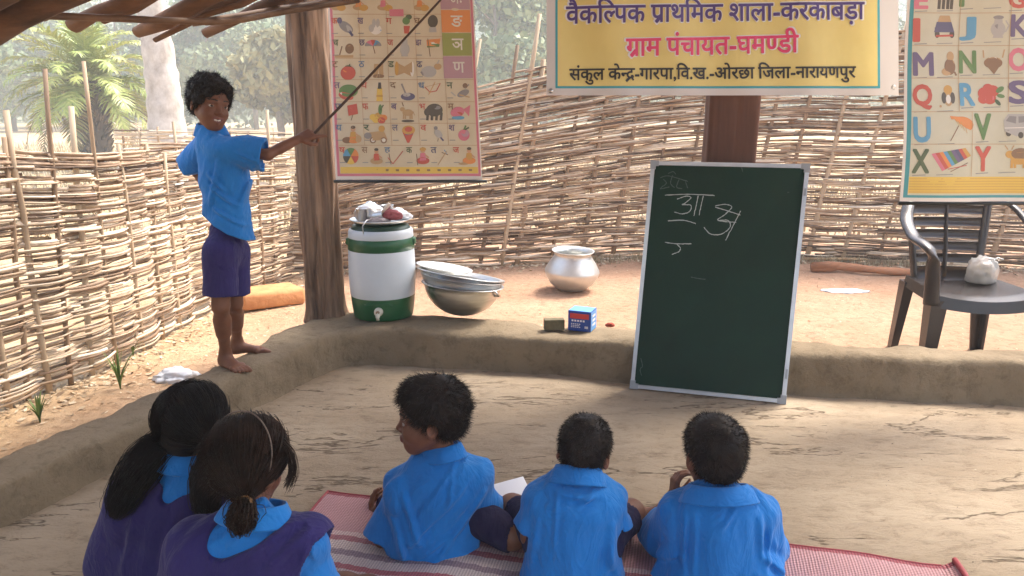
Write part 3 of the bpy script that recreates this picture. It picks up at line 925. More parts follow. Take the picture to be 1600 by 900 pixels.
bpa = catmull([(*p, 0) for p in BP], 20); lpa = catmull([(*p, 0) for p in LP], 20)
def along(path, spread, bias):
    def f(r, n):
        i = r.integers(0, len(path) - 1, n); p = path[i] + (path[i + 1] - path[i]) * r.random((n, 1))
        t = path[i + 1] - path[i]; t /= np.linalg.norm(t, axis=1, keepdims=True)
        nn = np.stack([-t[:, 1], t[:, 0], 0 * t[:, 0]], 1)
        p = p + nn * (np.abs(r.normal(size=(n, 1))) * spread - .05) * bias
        p[:, 2] = gz(p[:, 0], p[:, 1]); return p
    return f
litter("leaf_litter", 3000, along(bpa, .13, -1), .018, M_DRYLEAF, 41, "dry leaf litter along the foot of the back fence", "leaf litter")
litter("straw_litter", 1500, along(lpa, .16, -1), .014, M_DRYLEAF, 42, "straw and leaf litter along the foot of the left fence", "litter")
def yard(r, n):
    p = np.stack([r.uniform(-2, 4, n), r.uniform(3.6, 6.3, n), np.zeros(n)], 1); p[:, 2] = gz(p[:, 0], p[:, 1]); return p
litter("gravel", 2200, yard, .008, M_DRYLEAF, 43, "small chips and grit over the red yard", "gravel")
def yard2(r, n):
    y = r.uniform(1.6, 5.2, n); p = np.stack([np.interp(y, [1.6, 2.95, 5.3], [-2.3, -2.05, -1.65]) + r.random(n) * np.interp(y, [1.6, 3, 5.2], [.5, .75, .6]), y, 0 * y], 1); p[:, 2] = gz(p[:, 0], p[:, 1]); return p
litter("chaff", 900, yard2, .009, M_DRYLEAF, 44, "bits of straw on the sandy strip beside the left kerb", "straw")
def gok(p, r): 
    y = np.interp(p[:, 0], bpa[:, 0], bpa[:, 1]); return (p[:, 1] < y + .02) & (p[:, 1] > y - .22 * r.random(len(p))) & (fbm(p[:, 0] * 1.5, p[:, 0] * 0, p[:, 0] * 0, 2) > -.15)
tag(grass("weeds", 22000, (-1.2, 3.4), (5.2, 6.6), .085, M_STRAW, 45, gok, wd=.006), "pale dry weeds along the foot of the back fence", "weeds", kind="stuff")


def weed(px, py, h, nb, label, seed):
    r = np.random.default_rng(seed); p = G(px, py); p[2] = gz(p[0], p[1])
    q = r.uniform(0, 6.28, nb); L = h * r.uniform(.6, 1.1, nb); sp = r.uniform(.1, .55, nb); t = np.linspace(0, 1, 6)
    d = np.stack([np.cos(q), np.sin(q), 0 * q], 1)
    pa = p + d[:, None] * (L * sp)[:, None, None] * (t ** 1.8)[None, :, None] + np.array((0, 0, 1)) * (L[:, None] * (t - .25 * sp[:, None] * t ** 2))[:, :, None]
    V, F = ribbons(pa, np.array((.5, .9, 1, .9, .6, .1))[None] * .011, np.stack([-np.sin(q), np.cos(q), 0 * q], 1))
    o = mk("grass_tuft", V, F, M_GREENGRASS, origin=p, smooth=False, attr=np.repeat(r.random(nb) * .8 + .1, 12))
    tag(o, label, "plant")
weed(188, 605, .24, 11, "taller green grass tuft by the foot of the left fence", 1)
weed(62, 655, .13, 14, "small pale green tuft on the sandy strip at the left edge", 2)
weed(208, 553, .15, 5, "thin yellowing sprig against the left fence", 3)


def crumple(name, px, py, size, m, label, cat, seed, z0=None, hgt=.5):
    p = G(px, py) if z0 is None else G(px, py, z0)
    p[2] = gz(p[0], p[1]) if z0 is None else z0
    bm = bmesh.new(); bmesh.ops.create_icosphere(bm, subdivisions=4, radius=1)
    v = np.array([w.co for w in bm.verts]); f = np.array([[w.index for w in q.verts] for q in bm.faces]); bm.free()
    n = fbm(v[:, 0] * 2 + seed, v[:, 1] * 2, v[:, 2] * 2, 4); n2 = 1 - 2 * np.abs(fbm(v[:, 0] * 3 + seed + 9, v[:, 1] * 3, v[:, 2] * 3, 3))
    v = v * (1 + .5 * n + .25 * n2)[:, None] * np.array(size) * .5
    v[:, 2] = np.maximum(v[:, 2], -size[2] * .12) + size[2] * .12
    o = mk(name, v + p, f, m, origin=p, smooth=False); return tag(o, label, cat)
M_WPLASTIC = mat("white_plastic_film", (.78, .79, .8), .35, var=(.6, .62, .64), nscale=20)
crumple("plastic_bag", 275, 588, (.17, .13, .07), M_WPLASTIC, "crumpled white plastic bag on the sand beside the left kerb", "plastic bag", 3)
crumple("plastic_scrap", 1320, 454, (.25, .12, .012), M_WPLASTIC, "flat white plastic scrap on the red earth right of the blackboard", "plastic scrap", 5)
crumple("plastic_scrap", 1592, 470, (.2, .15, .012), M_WPLASTIC, "flat white plastic scrap on the earth under the chair", "plastic scrap", 6)

# split log on the ground by the back fence
a, b = G(1268, 424), G(1455, 432)
mb = MB(); pts = [a * (1 - t) + b * t + np.array((0, .02 * math.sin(t * 9), .03 + .012 * math.sin(t * 5))) for t in np.linspace(0, 1, 14)]
rr = np.random.default_rng(2)
mb.tube(pts, [.026 + .009 * rr.random() + .012 * (i < 3) for i in range(14)], 9)
mb.tube([a + (.01, -.02, .05), a + (.15, -.03, .055), a + (.34, .0, .05)], [.03, .03, .012], 8)
tag(mb.build("log", mat("log_wood", srgb(176, 122, 86), .85, var=srgb(120, 78, 52), nscale=8, bump=.5, stretch=(.3, 1, 1)), origin=a), "reddish split log lying on the earth right of the blackboard", "log")
a, b = G(1255, 408), G(1400, 410)
mb = MB(); mb.tube([a + (0, 0, .02), (a + b) / 2 + (0, -.02, .025), b + (0, 0, .02)], [.012, .015, .01], 7)
tag(mb.build("stick", mat("pale_stick", srgb(206, 172, 128), .8, var=srgb(160, 124, 84), nscale=12), origin=a), "thin pale stick on the earth behind the reddish log", "stick")

# flat clay slab behind the standing boy
a = G(412, 480)
mb = MB(); mb.box((a[0], a[1] + .1, .05), (.42, .26, .11), Euler((0, R(2), R(38))), bev=.025)
o = mb.build("clay_slab", mat("clay", srgb(206, 150, 100), .95, var=srgb(178, 120, 76), nscale=12, bump=.6, bscale=30), origin=(a[0], a[1] + .1, 0)); tag(o, "flat orange clay slab on the ground behind the boy's legs", "slab")

def floorbits(r, n):
    p = np.stack([r.uniform(-1.2, 2.6, n), r.uniform(.8, 3.4, n), np.full(n, .016)], 1)
    return p[inside(p[:, 0] + .1, p[:, 1] - .1)]
litter("grit", 420, floorbits, .0042, tone_mat("floor_grit", [(0, (.06, .045, .035)), (.6, (.2, .15, .1)), (1, (.45, .38, .28))], .9, 20, 0), 46, "specks of grit and straw on the mud floor", "grit")
# ------------------------------------------------------------------ roof and posts
M_RAFTER = mat("rafter_wood", srgb(128, 92, 66), .85, var=srgb(56, 38, 28), nscale=7, bump=.6, bscale=30, stretch=(.35, 1, 1))
M_DECK = tone_mat("roof_boards", [(0, srgb(64, 44, 32)), (.6, srgb(120, 84, 58)), (1, srgb(168, 124, 88))], .9, 6, .5, stretch=(1, 1, 1))
M_BAMBOO = mat("old_bamboo", srgb(128, 96, 68), .6, var=srgb(80, 58, 42), nscale=6, bump=.2)
roof = empty("roof", (-1.6, 3.2, 1.5), "low pole and board roof eave over the left kerb", "roof")
RL = [((-75, 72, 2.62), (75, 3, 2.5), .048), ((-150, 62, 2.45), (0, -7, 2.33), .04), ((112, 41, 2.95), (197, 2, 2.86), .031), ((214, 50, 3.15), (327, -2, 3.03), .034),
      ((240, 61, 3.2), (345, 16, 3.08), .013), ((322, 51, 3.55), (424, 2, 3.43), .024), ((425, 14, 3.8), (520, -30, 3.68), .035), ((60, 22, 2.8), (130, -9, 2.72), .022),
      ((160, 30, 3.0), (235, -4, 2.92), .018), ((285, 34, 3.3), (372, -6, 3.2), .03), ((380, 26, 3.65), (452, -8, 3.55), .02)]
pp = []
rr = np.random.default_rng(12)
for a, b, rad in RL:
    A, B = P(*a), P(*b); d = unit(B - A); pp += [A, B]
    pts = [A + d * t + rr.normal(size=3) * .006 for t in np.linspace(0, 3.4, 24)]
    mb = MB(); mb.tube(pts, [rad * (1 + .09 * rr.normal()) for _ in pts], 10, flat=.8); mb.build("rafter", M_RAFTER, roof)
pu = [P(-160, 20, 2.3), P(0, 21, 2.5), P(107, 26, 2.7), P(187, 29, 2.84), P(283, 33, 2.98), P(360, 33, 3.12), P(440, 19, 3.35), P(560, 0, 3.6)]
mb = MB(); mb.tube(catmull(pu, 4), .0125, 8); mb.build("purlin", M_BAMBOO, roof)
mb = MB(); mb.tube(catmull([P(300, 36, 3.2), P(370, 26, 3.3), P(440, 14, 3.45), P(540, 0, 3.7)], 4), .014, 8); mb.build("purlin", M_BAMBOO, roof)
pp = np.array(pp); cf = np.linalg.lstsq(np.c_[pp[:, :2], np.ones(len(pp))], pp[:, 2], rcond=None)[0]
zr = lambda x, y: cf[0] * x + cf[1] * y + cf[2] + .075
ed = unit(np.array(pu[5][:2]) - np.array(pu[1][:2])); up = np.array((ed[1], -ed[0]))
base = np.array(P(60, 2, 2.7)[:2])
mb = MB()
for i in range(40):
    u0 = .03 + i * .125; w = .118 * rr.uniform(.8, 1.02)
    for s0 in (-2.9, -1.75, -.6, .55, 1.7):
        s1 = s0 + rr.uniform(1.08, 1.15)
        c = base + up * (u0 + w / 2) + ed * (s0 + s1) / 2
        Vx = Vector((ed[0], ed[1], cf[0] * ed[0] + cf[1] * ed[1])).normalized(); Vu = Vector((up[0], up[1], cf[0] * up[0] + cf[1] * up[1])).normalized(); Vz = Vx.cross(Vu)
        M = Matrix((Vx, Vu, Vz)).transposed()
        mb.box((c[0], c[1], zr(*c) + rr.uniform(0, .012)), (s1 - s0, w, .018), M, tone=rr.uniform(.1, .9))
mb.build("roof_boards", M_DECK, roof, smooth=False, tone=True)


def post_mat():
    m = mat("post_timber", srgb(160, 130, 104), .85, var=srgb(66, 49, 38), nscale=26, bump=1.0, bscale=34, stretch=(1, 1, .06))
    return m


M_POST = post_mat()
def post(name, cx, cy, z0, z1, w, dpt, label, m, seed, rot=0.0, taper=.08, rough=.020, sharpness=3.2):
    n = 110; hs = np.linspace(z0, z1, 120); V = []
    for h in hs:
        q = np.linspace(0, 2 * math.pi, n, endpoint=False)
        c, s = np.cos(q), np.sin(q)
        rad = (np.abs(c) ** sharpness + np.abs(s) ** sharpness) ** (-1 / sharpness)
        g = 1 + taper * ((h - z0) / (1.7) - .5)
        x, y = rad * c * w / 2 * g, rad * s * dpt / 2 * g
        nz = (fbm(x * 30 + seed, y * 30, h * 1.6 + 0 * x, 3) * 1.2 - 1.0 * np.clip(.16 - np.abs(fbm(x * 22 + seed, y * 22, h * .9 + 0 * x, 2)), 0, 1) / .16) * rough + fbm(x * 6 + seed, y * 6, h * 2.2 + 0 * x, 2) * rough * 1.3
        rr_ = 1 + nz / np.hypot(x, y)
        x, y = x * rr_, y * rr_
        fl = .05 * max(0, 1 - (h - z0) / .09) ** 2
        x2, y2 = x * (1 + fl * 3), y * (1 + fl * 3)
        X = x2 * math.cos(rot) - y2 * math.sin(rot) + cx + .008 * math.sin(h * 4 + seed); Y = x2 * math.sin(rot) + y2 * math.cos(rot) + cy
        V += list(zip(X, Y, [h] * n))
    i, j = np.meshgrid(np.arange(len(hs) - 1), np.arange(n), indexing='ij')
    a = (i * n + j).ravel(); b = (i * n + (j + 1) % n).ravel()
    o = mk(name, V, np.stack([a, b, b + n, a + n], 1), m, origin=(cx, cy, z0)); return tag(o, label, "post")


pb = P(506, 490, 3.93)
post("wooden_post", pb[0], 3.96, .17, 2.7, .205, .20, "thick weathered tree trunk post at the corner of the kerb beside the standing boy", M_POST, 3, rot=R(6))
pb2 = P(1141, 200, 3.58)
post("timber_post", pb2[0], 3.60, .15, 2.7, .222, .17, "smooth reddish brown timber post behind the top of the blackboard", mat("red_timber", srgb(104, 66, 48), .7, var=srgb(78, 48, 36), nscale=8, bump=.3, stretch=(1, 1, .1)), 9, rot=R(-6), taper=0, rough=.002, sharpness=14)

# ------------------------------------------------------------------ lettering
_GL = {}
def glyphs(chars, bold):
    todo = [c for c in dict.fromkeys(chars) if (c, bold) not in _GL]
    tmp = []
    for c in todo:
        for body in (c, c + "IIII", "IIII"):
            cu = bpy.data.curves.new("t", 'FONT'); cu.body = body; cu.size = 1.0; cu.resolution_u = 3
            o = bpy.data.objects.new("t", cu); COL.objects.link(o); tmp.append(o)
    bpy.context.view_layer.update()
    dg = bpy.context.evaluated_depsgraph_get()
    ms = []
    for o in tmp:
        me = bpy.data.meshes.new_from_object(o.evaluated_get(dg))
        v = np.array([w.co for w in me.vertices]) if len(me.vertices) else np.zeros((0, 3))
        ms.append((v, [tuple(p.vertices) for p in me.polygons])); bpy.data.meshes.remove(me)
    for o in tmp:
        cu = o.data; bpy.data.objects.remove(o); bpy.data.curves.remove(cu)
    for i, c in enumerate(todo):
        v, f = ms[3 * i]
        adv = ms[3 * i + 1][0][:, 0].max() - ms[3 * i + 2][0][:, 0].max() if len(ms[3 * i + 1][0]) else .3
        _GL[(c, bold)] = (v[:, :2] if len(v) else np.zeros((0, 2)), f, adv)


HALF = {'ल': .70, 'ण': .66, 'न': .62}
def layout(tokens, bold):
    """tokens: clusters in visual order; '<x' is the half form of x, 'x>' is x with the conjunct ra stroke"""
    glyphs([t.strip('<>') for t in tokens if t != ' '], bold)
    x = 0; out = []
    for t in tokens:
        if t == ' ': x += .26; continue
        c = t.strip('<>'); v, f, adv = _GL[(c, bold)]
        if t[0] == '<':
            cut = adv * HALF[c]
            bm = bmesh.new(); vs = [bm.verts.new((a[0], a[1], 0)) for a in v]
            for q in f:
                try: bm.faces.new([vs[k] for k in q])
                except ValueError: pass
            bmesh.ops.bisect_plane(bm, geom=bm.verts[:] + bm.edges[:] + bm.faces[:], plane_co=(cut, 0, 0), plane_no=(1, 0, 0), clear_outer=True)
            bm.verts.index_update()
            v2 = np.array([(w.co.x, w.co.y) for w in bm.verts]); f2 = [tuple(w.index for w in q.verts) for q in bm.faces]; bm.free()
            out.append((v2 + (x, 0), f2)); x += cut - .02; continue
        out.append((v + (x, 0), f))
        if t[-1] == '>':
            b = bold * 1.0 + .035
            if c == 'द': a0, a1 = np.array((x + adv * .42, .10)), np.array((x + adv * .02, -.10))
            else: a0, a1 = np.array((x + adv - .17, .19)), np.array((x + adv - .36, -.01))
            d = unit(a1 - a0); nn = np.array((-d[1], d[0])) * b
            out.append((np.array((a0 + nn, a1 + nn, a1 - nn, a0 - nn)), [(0, 1, 2, 3)]))
        x += adv
    return out, x


def write(mb, tokens, bold, x0, x1, ytop, ybot, mapf, off, m, slope=0.0, ref='क'):
    """lays the tokens between x0 and x1 with the head line at ytop and the foot at ybot"""
    lay, w = layout(tokens, bold)
    glyphs([ref], 0)
    r = _GL[(ref, 0)][0]; y1, y0 = r[:, 1].max(), r[:, 1].min()
    allx = np.concatenate([v[:, 0] for v, _ in lay if len(v)]); mn, mxx = allx.min(), allx.max()
    sh = [(0, 0)] if bold < .004 else [(bold * math.cos(q), bold * math.sin(q)) for q in np.arange(10) * math.pi / 5]
    for i, (v, f) in enumerate(lay):
        if not len(v): continue
        for j, (sx, sy) in enumerate(sh):
            X = x0 + (v[:, 0] + sx - mn) / (mxx - mn) * (x1 - x0); Y = ybot + (v[:, 1] + sy - y0) / (y1 - y0) * (ytop - ybot) + slope * (X - x0)
            mb.add([mapf(a, b, off + .00016 * (i % 3) + .000015 * j) for a, b in zip(X, Y)], f, m)


# ------------------------------------------------------------------ banner
M_VINYL = mat("white_vinyl", (.66, .63, .61), .4, bump=.06, bscale=6)
M_YELLOW = mat("yellow_print", srgb(232, 216, 138), .4, var=srgb(222, 202, 122), nscale=2)
M_TEAL = mat("teal_print", srgb(50, 160, 175), .4)
M_PURPLE = mat("purple_print", srgb(78, 58, 128), .4); M_PINK = mat("pink_print", srgb(222, 60, 112), .4); M_BLACK = mat("black_print", (.012, .012, .014), .4)
M_WHITEP = mat("white_print", (.8, .79, .78), .4)
YB = 3.44
def bmap(px, py, off=0.0):
    p = P(px, py, YB)
    p[1] += .009 * math.sin(p[0] * 9) + .005 * math.sin(p[0] * 23 + p[2] * 5) - off
    return p
def sheet(mb, x0, x1, y0, y1, off, m, mapf, nx=150, ny=60):
    V = [mapf(x, y, off) for x in np.linspace(x0, x1, nx) for y in np.linspace(y0, y1, ny)]
    F = [(i * ny + j, (i + 1) * ny + j, (i + 1) * ny + j + 1, i * ny + j + 1) for i in range(nx - 1) for j in range(ny - 1)]
    mb.add(V, F, m)
def slab(name, x0, x1, y0, y1, m, mapf, parent, th=.0015, nx=150, ny=60):
    mb = MB(); sheet(mb, x0, x1, y0, y1, 0, 0, mapf, nx, ny); sheet(mb, x0, x1, y0, y1, -th, 0, mapf, nx, ny)
    return mb.build(name, m, parent)
ban = empty("banner", bmap(1130, 148), "wide yellow school name banner with white border and printed Hindi lines on the timber post", "banner")
slab("vinyl_sheet", 854, 1406, -118, 149, M_VINYL, bmap, ban)
mb = MB(); sheet(mb, 868, 1376, -106, 138, .0010, 0, bmap); mb.build("blue_border", M_TEAL, ban)
mb = MB(); sheet(mb, 871.5, 1372, -103, 134.5, .0018, 0, bmap); mb.build("yellow_field", M_YELLOW, ban)
L1 = ['वै', 'क', 'ि', '<ल', 'प', 'क', ' ', 'प>', 'ा', 'थ', 'ि', 'म', 'क', ' ', 'श', 'ा', 'ल', 'ा', '-', 'क', 'र', 'क', 'ा', 'ब', 'ड़', 'ा']
L2 = ['ग>', 'ा', 'म', ' ', 'पं', 'च', 'ा', 'य', 'त', '-', 'घ', 'म', '<ण', 'ड', 'ी']
L3 = ['सं', 'कु', 'ल', ' ', 'के', '<न', 'द>', '-', 'ग', 'ा', 'र', 'प', 'ा', ',', 'ि', 'व', '.', 'ख', '.', '-', 'ओ', 'र', 'छ', 'ा', ' ', 'ि', 'ज', 'ल', 'ा', '-', 'न', 'ा', 'र', 'ा', 'य', 'ण', 'पु', 'र']
mb = MB()
write(mb, L1, .045, 883, 1352, 10, 37, bmap, .0034, 0, slope=-7 / 467); write(mb, L2, .045, 976, 1247, 61, 88, bmap, .0034, 0, slope=-6 / 270)
write(mb, L1, .018, 885, 1350, 10.5, 36.5, bmap, .0050, 1, slope=-7 / 467)
write(mb, L2, .020, 978, 1245, 61.5, 87.5, bmap, .0050, 2, slope=-6 / 270)
write(mb, L3, .020, 890, 1337, 108, 125, bmap, .0050, 3, slope=-4 / 447)
mb.build("lettering", [M_WHITEP, M_PURPLE, M_PINK, M_BLACK], ban, smooth=False)
M_STEEL = mat("steel", (.62, .62, .60), .28, metal=1.0, var=(.5, .5, .49), nscale=14, bump=.05, bscale=9)
M_ALU = mat("dull_aluminium", (.68, .68, .65), .42, metal=.75, var=(.56, .56, .53), nscale=9, bump=.08, bscale=14)
for q in ((861, 142), (1398, 136)):
    p = bmap(*q, .001); mb = MB(); mb.lathe([(.0, .003), (.009, .003), (.011, .0), (.006, -.001)], p, 14, Matrix.Rotation(R(90), 3, 'X')); mb.build("eyelet", M_STEEL, ban)

# ------------------------------------------------------------------ alphabet charts
PAL = dict(red=srgb(205, 62, 48), orange=srgb(236, 140, 52), yellow=srgb(240, 200, 70), green=srgb(74, 132, 60), dkgreen=srgb(34, 84, 44), blue=srgb(50, 120, 170), ltblue=srgb(60, 160, 205), purple=srgb(92, 74, 130),
           pink=srgb(222, 110, 138), black=srgb(40, 38, 40), brown=srgb(132, 92, 58), tan=srgb(196, 158, 108), grey=srgb(140, 138, 140), ltgrey=srgb(186, 184, 180), white=srgb(240, 236, 226), skin=srgb(214, 160, 120), mauve=srgb(188, 142, 160), olive=srgb(148, 160, 62), navy=srgb(62, 66, 120), gold=srgb(214, 160, 60))
PK = list(PAL); PM = [mat("ink_" + k, tuple(.84 * a + .16 * b for a, b in zip(PAL[k], (.75, .68, .52))), .5) for k in PK]


class Ink:
    """flat printed shapes on one chart"""
    def __init__(s, mapf): s.mb, s.map, s.k = MB(), mapf, 0
    def _o(s): s.k += 1; return .0008 + .000012 * s.k
    def poly(s, pts, c): 
        o = s._o(); s.mb.add([s.map(a, b, o) for a, b in pts], [tuple(range(len(pts)))], PK.index(c))
    def e(s, cx, cy, rx, ry, c, rot=0, a0=0, a1=360):
        n = 18; q = np.radians(np.linspace(a0, a1, n, endpoint=(a1 - a0 < 360))); x, y = rx * np.cos(q), ry * np.sin(q); r = math.radians(rot)
        s.poly(list(zip(cx + x * math.cos(r) - y * math.sin(r), cy + x * math.sin(r) + y * math.cos(r))), c)
    def band(s, x0, x1, y0, y1, c):
        o = s._o(); xs = np.linspace(x0, x1, 25)
        s.mb.add([s.map(a, b, o) for a in xs for b in (y0, y1)], [(2 * i, 2 * i + 2, 2 * i + 3, 2 * i + 1) for i in range(24)], PK.index(c))
    def l(s, pts, w, c):
        if len(pts) == 2 and abs(pts[1][0] - pts[0][0]) + abs(pts[1][1] - pts[0][1]) > 60:
            pts = [tuple(np.array(pts[0]) * (1 - t) + np.array(pts[1]) * t) for t in np.linspace(0, 1, 13)]
        for (x0, y0), (x1, y1) in zip(pts[:-1], pts[1:]):
            d = unit((x1 - x0, y1 - y0)); n = np.array((-d[1], d[0])) * w / 2
            s.poly([(x0 + n[0], y0 + n[1]), (x1 + n[0], y1 + n[1]), (x1 - n[0], y1 - n[1]), (x0 - n[0], y0 - n[1])], c)
    def text(s, t, bold, x0, x1, y0, y1, c, ref=None):
        s.k += 4
        write(s.mb, [t], bold, x0, x1, y0, y1, s.map, s._o(), PK.index(c), ref=ref or t)


def animal(I, x, y, w, c, up=1, horn=False):
    I.e(x, y, w * .5, w * .3, c); I.e(x - w * .5, y - w * .22 * up, w * .22, w * .2, c)
    for k in (-.38, -.22, .2, .36): I.l([(x + k * w, y + w * .15), (x + k * w * 1.05, y + w * .58)], w * .13, c)
    I.l([(x + w * .48, y - w * .1), (x + w * .62, y + w * .25)], w * .07, c)
    if horn: I.l([(x - w * .6, y - w * .38), (x - w * .75, y - w * .6)], w * .06, 'tan'); I.l([(x - w * .42, y - w * .38), (x - w * .3, y - w * .6)], w * .06, 'tan')
def figure(I, x, y, h, c1, c2):
    I.e(x, y + h * .3, h * .38, h * .2, c2); I.poly([(x - h * .2, y + h * .3), (x - h * .14, y - h * .15), (x + h * .14, y - h * .15), (x + h * .2, y + h * .3)], c1); I.e(x, y - h * .3, h * .13, h * .16, 'skin'); I.e(x, y - h * .4, h * .13, h * .09, 'black')
    I.l([(x + h * .1, y - h * .08), (x + h * .34, y + h * .12)], h * .08, 'skin')
def brolly(I, x, y, w, cols, rot=0):
    for k, c in enumerate(cols):
        a = 180 + k * 180 / len(cols); I.e(x, y, w, w * .75, c, rot, a, a + 180 / len(cols)) if False else I.poly([(x, y - w * .7)] + [(x + w * math.cos(math.radians(q)), y + w * .55 * math.sin(math.radians(q))) for q in np.linspace(a, a + 180 / len(cols), 6)] , c)
        I.poly([(x, y)] + [(x + w * math.cos(math.radians(q)), y + w * .75 * math.sin(math.radians(q))) for q in np.linspace(a, a + 180 / len(cols), 6)], c)
    I.l([(x, y), (x + w * .25, y + w * .9)], 1.4, 'brown')
def vessel(I, x, y, w, h, c, c2=None):
    I.e(x, y + h * .1, w * .5, h * .36, c); I.poly([(x - w * .25, y - h * .5), (x + w * .25, y - h * .5), (x + w * .32, y), (x - w * .32, y)], c); I.poly([(x - w * .3, y + h * .36), (x + w * .3, y + h * .36), (x + w * .36, y + h * .5), (x - w * .36, y + h * .5)], c)
    if c2: I.e(x - w * .12, y + h * .05, w * .13, h * .25, c2); I.e(x, y - h * .48, w * .26, h * .05, c2)


def yc(Y, sk0, x0):      # chart map from measured points on a plane at depth Y
    def f(px, py, off=0.0):
        p = P(px, py, Y)
        p[1] += .010 * math.sin(p[2] * 8 + x0) + .006 * math.sin(p[0] * 14 + p[2] * 5) - off
        return p
    return f


M_PAPER = mat("chart_paper", srgb(228, 216, 188), .45, var=srgb(218, 203, 172), nscale=5)
M_PAPERW = mat("chart_margin", srgb(242, 234, 222), .45)
M_ROD = mat("black_rod", (.015, .018, .017), .35)
# --- Hindi chart
hm0 = yc(3.72, 0, 1.0)
hm = lambda px, py, off=0.0: hm0(px + .048 * py, py, off)
ch = empty("wall_chart", hm(625, 283), "hanging Hindi alphabet picture chart with pink border right of the trunk post", "chart")
slab("paper", 511, 740, -92, 281, M_PAPERW, hm, ch, nx=70, ny=90)
mb = MB(); sheet(mb, 514, 738, -84, 275.5, .0005, 0, hm, 70, 90); mb.build("pink_border", PM[PK.index('pink')], ch)
mb = MB(); sheet(mb, 518, 734.5, -80, 271.5, .0008, 0, hm, 70, 90); mb.build("chart_field", M_PAPER, ch)
mb = MB(); a, b = hm(508, 283.5, .004), hm(747, 283.5, .004); mb.tube([a, b], .0075, 10); mb.build("bottom_rod", M_ROD, ch)
I = Ink(lambda x, y, o: hm(x, y, o + .0004)); sk = lambda x, y: x - .048 * y
J = Ink(lambda x, y, o: hm(x - .048 * y, y, o + .0004))     # measured points, already slanted
I.band(519, 734, 261, 271, 'yellow')
for k in range(13): I.l([(524 + k * 16.3, 266), (529 + k * 16.3, 266)], 3, 'brown')
for yy in (22, 57, 91, 124.5, 159, 192.5, 227): I.l([(519, yy), (700 if yy < 124 else 734, yy)], .8, 'tan')
for kx in (559, 602, 646): I.l([(kx, -30), (kx, 227)], .7, 'tan')
I.l([(690, 124), (690, 227)], .7, 'tan')
for (y0, y1, c, t) in ((-20, 14.5, 'mauve', 'अः'), (15.5, 50.5, 'orange', 'ङ'), (51.5, 87, 'olive', 'ञ'), (88, 122.5, 'mauve', 'ण')):
    I.poly([(688, y0), (733.5, y0), (733.5, y1), (688, y1)], c)
    I.text(t, .012, 703, 721, y0 + 9, y1 - 9, 'white')
I.poly([(607, 14), (629, 14), (629, 25), (607, 25)], 'pink')
for k in range(4): I.l([(611 + k * 4, 17.5), (614 + k * 4, 22)], 1.4, 'white')
rows = [(32, 'कखगघ', [516, 557, 601, 645]), (66, 'चछजझ', [516, 558, 602, 646]), (100, 'टठडढ', [514, 556, 602, 646]), (133, 'तथदधन', [516, 559, 604, 648, 692]), (166, 'पफबभम', [516, 559, 604, 648, 692]), (199, 'यरलवश', [516, 559, 604, 648, 692]), (234, 'षसहकतज', [519, 554, 590, 624, 662, 697])]
cc = ['red', 'blue', 'purple', 'dkgreen', 'red', 'navy', 'brown']
for ri, (yy, s, xs) in enumerate(rows):
    for k, (c, x) in enumerate(zip(s, xs)): I.text(c, .012, x, x + 9, yy - 4, yy + 5, cc[(ri * 3 + k * 2) % 7]); I.l([(x, yy + 20), (x + 9, yy + 20)], 1.1, 'grey')
# pictures, row by row
for x in (525, 560, 598, 655): figure(J, x, 4, 24, 'orange' if x != 598 else 'pink', 'tan'); J.e(x + 8, 12, 7, 5, 'gold')
J.e(540, 42, 13, 7, 'grey', 35); J.e(530, 32, 4, 5, 'navy'); J.l([(545, 48), (551, 56)], 4, 'navy'); J.e(543, 44, 8, 4, 'ltgrey', 35)
J.e(587, 46, 9, 8, 'white'); J.e(584, 36, 3, 7, 'ltgrey'); J.e(590, 36, 3, 7, 'ltgrey'); J.e(587, 47, 9, 1, 'ltblue'); J.e(580, 44, 4, 6, 'ltgrey')
J.e(634, 32, 6, 6, 'green'); J.e(638, 26, 5, 4, 'dkgreen'); J.poly([(630, 40), (640, 40), (638, 52), (631, 52)], 'red')
J.e(676, 33, 8, 10, 'black'); J.e(676, 32, 5.5, 6, 'white'); J.l([(676, 32), (679, 29)], 1, 'black'); J.poly([(671, 42), (681, 42), (682, 50), (670, 50)], 'ltgrey')
J.l([(523, 88), (552, 88)], 4, 'tan'); J.e(546, 76, 7, 8, 'brown'); J.e(546, 76, 4, 5, 'tan'); J.l([(530, 87), (534, 72)], 2, 'brown')
brolly(J, 583, 72, 13, ['grey', 'pink', 'red', 'ltblue', 'grey'])
vessel(J, 632, 74, 15, 28, 'ltgrey', 'white')
J.poly([(666, 62), (688, 60), (686, 72), (667, 73)], 'orange'); J.poly([(667, 66), (687, 65), (687, 68), (667, 69)], 'white'); J.poly([(667, 69), (687, 68), (686, 73), (667, 74)], 'green'); J.l([(668, 60), (672, 88)], 1.3, 'brown')
J.e(544, 114, 12, 11, 'red'); J.e(541, 110, 5, 3, 'orange'); J.e(544, 104, 5, 2, 'dkgreen'); J.l([(544, 105), (547, 100)], 1.5, 'dkgreen')
J.poly([(585, 100), (599, 100), (600, 122), (594, 122), (592, 108), (590, 122), (584, 122)], 'tan'); J.e(592, 119, 9, 3, 'brown')
J.poly([(619, 97), (632, 104), (644, 96), (644, 120), (632, 114), (621, 118)], 'tan'); J.e(644, 108, 3, 12, 'white'); J.e(620, 107, 3, 11, 'gold')
J.e(670, 112, 12, 9, 'ltgrey'); J.e(684, 104, 6, 5, 'tan'); J.l([(683, 100), (686, 94)], 2, 'ltgrey'); J.l([(658, 112), (662, 118)], 3, 'grey')
J.e(545, 142, 15, 10, 'green'); J.e(541, 150, 12, 6, 'red', 15); J.e(541, 148, 10, 3, 'white', 15); J.e(541, 151, 10, 4, 'red', 15)
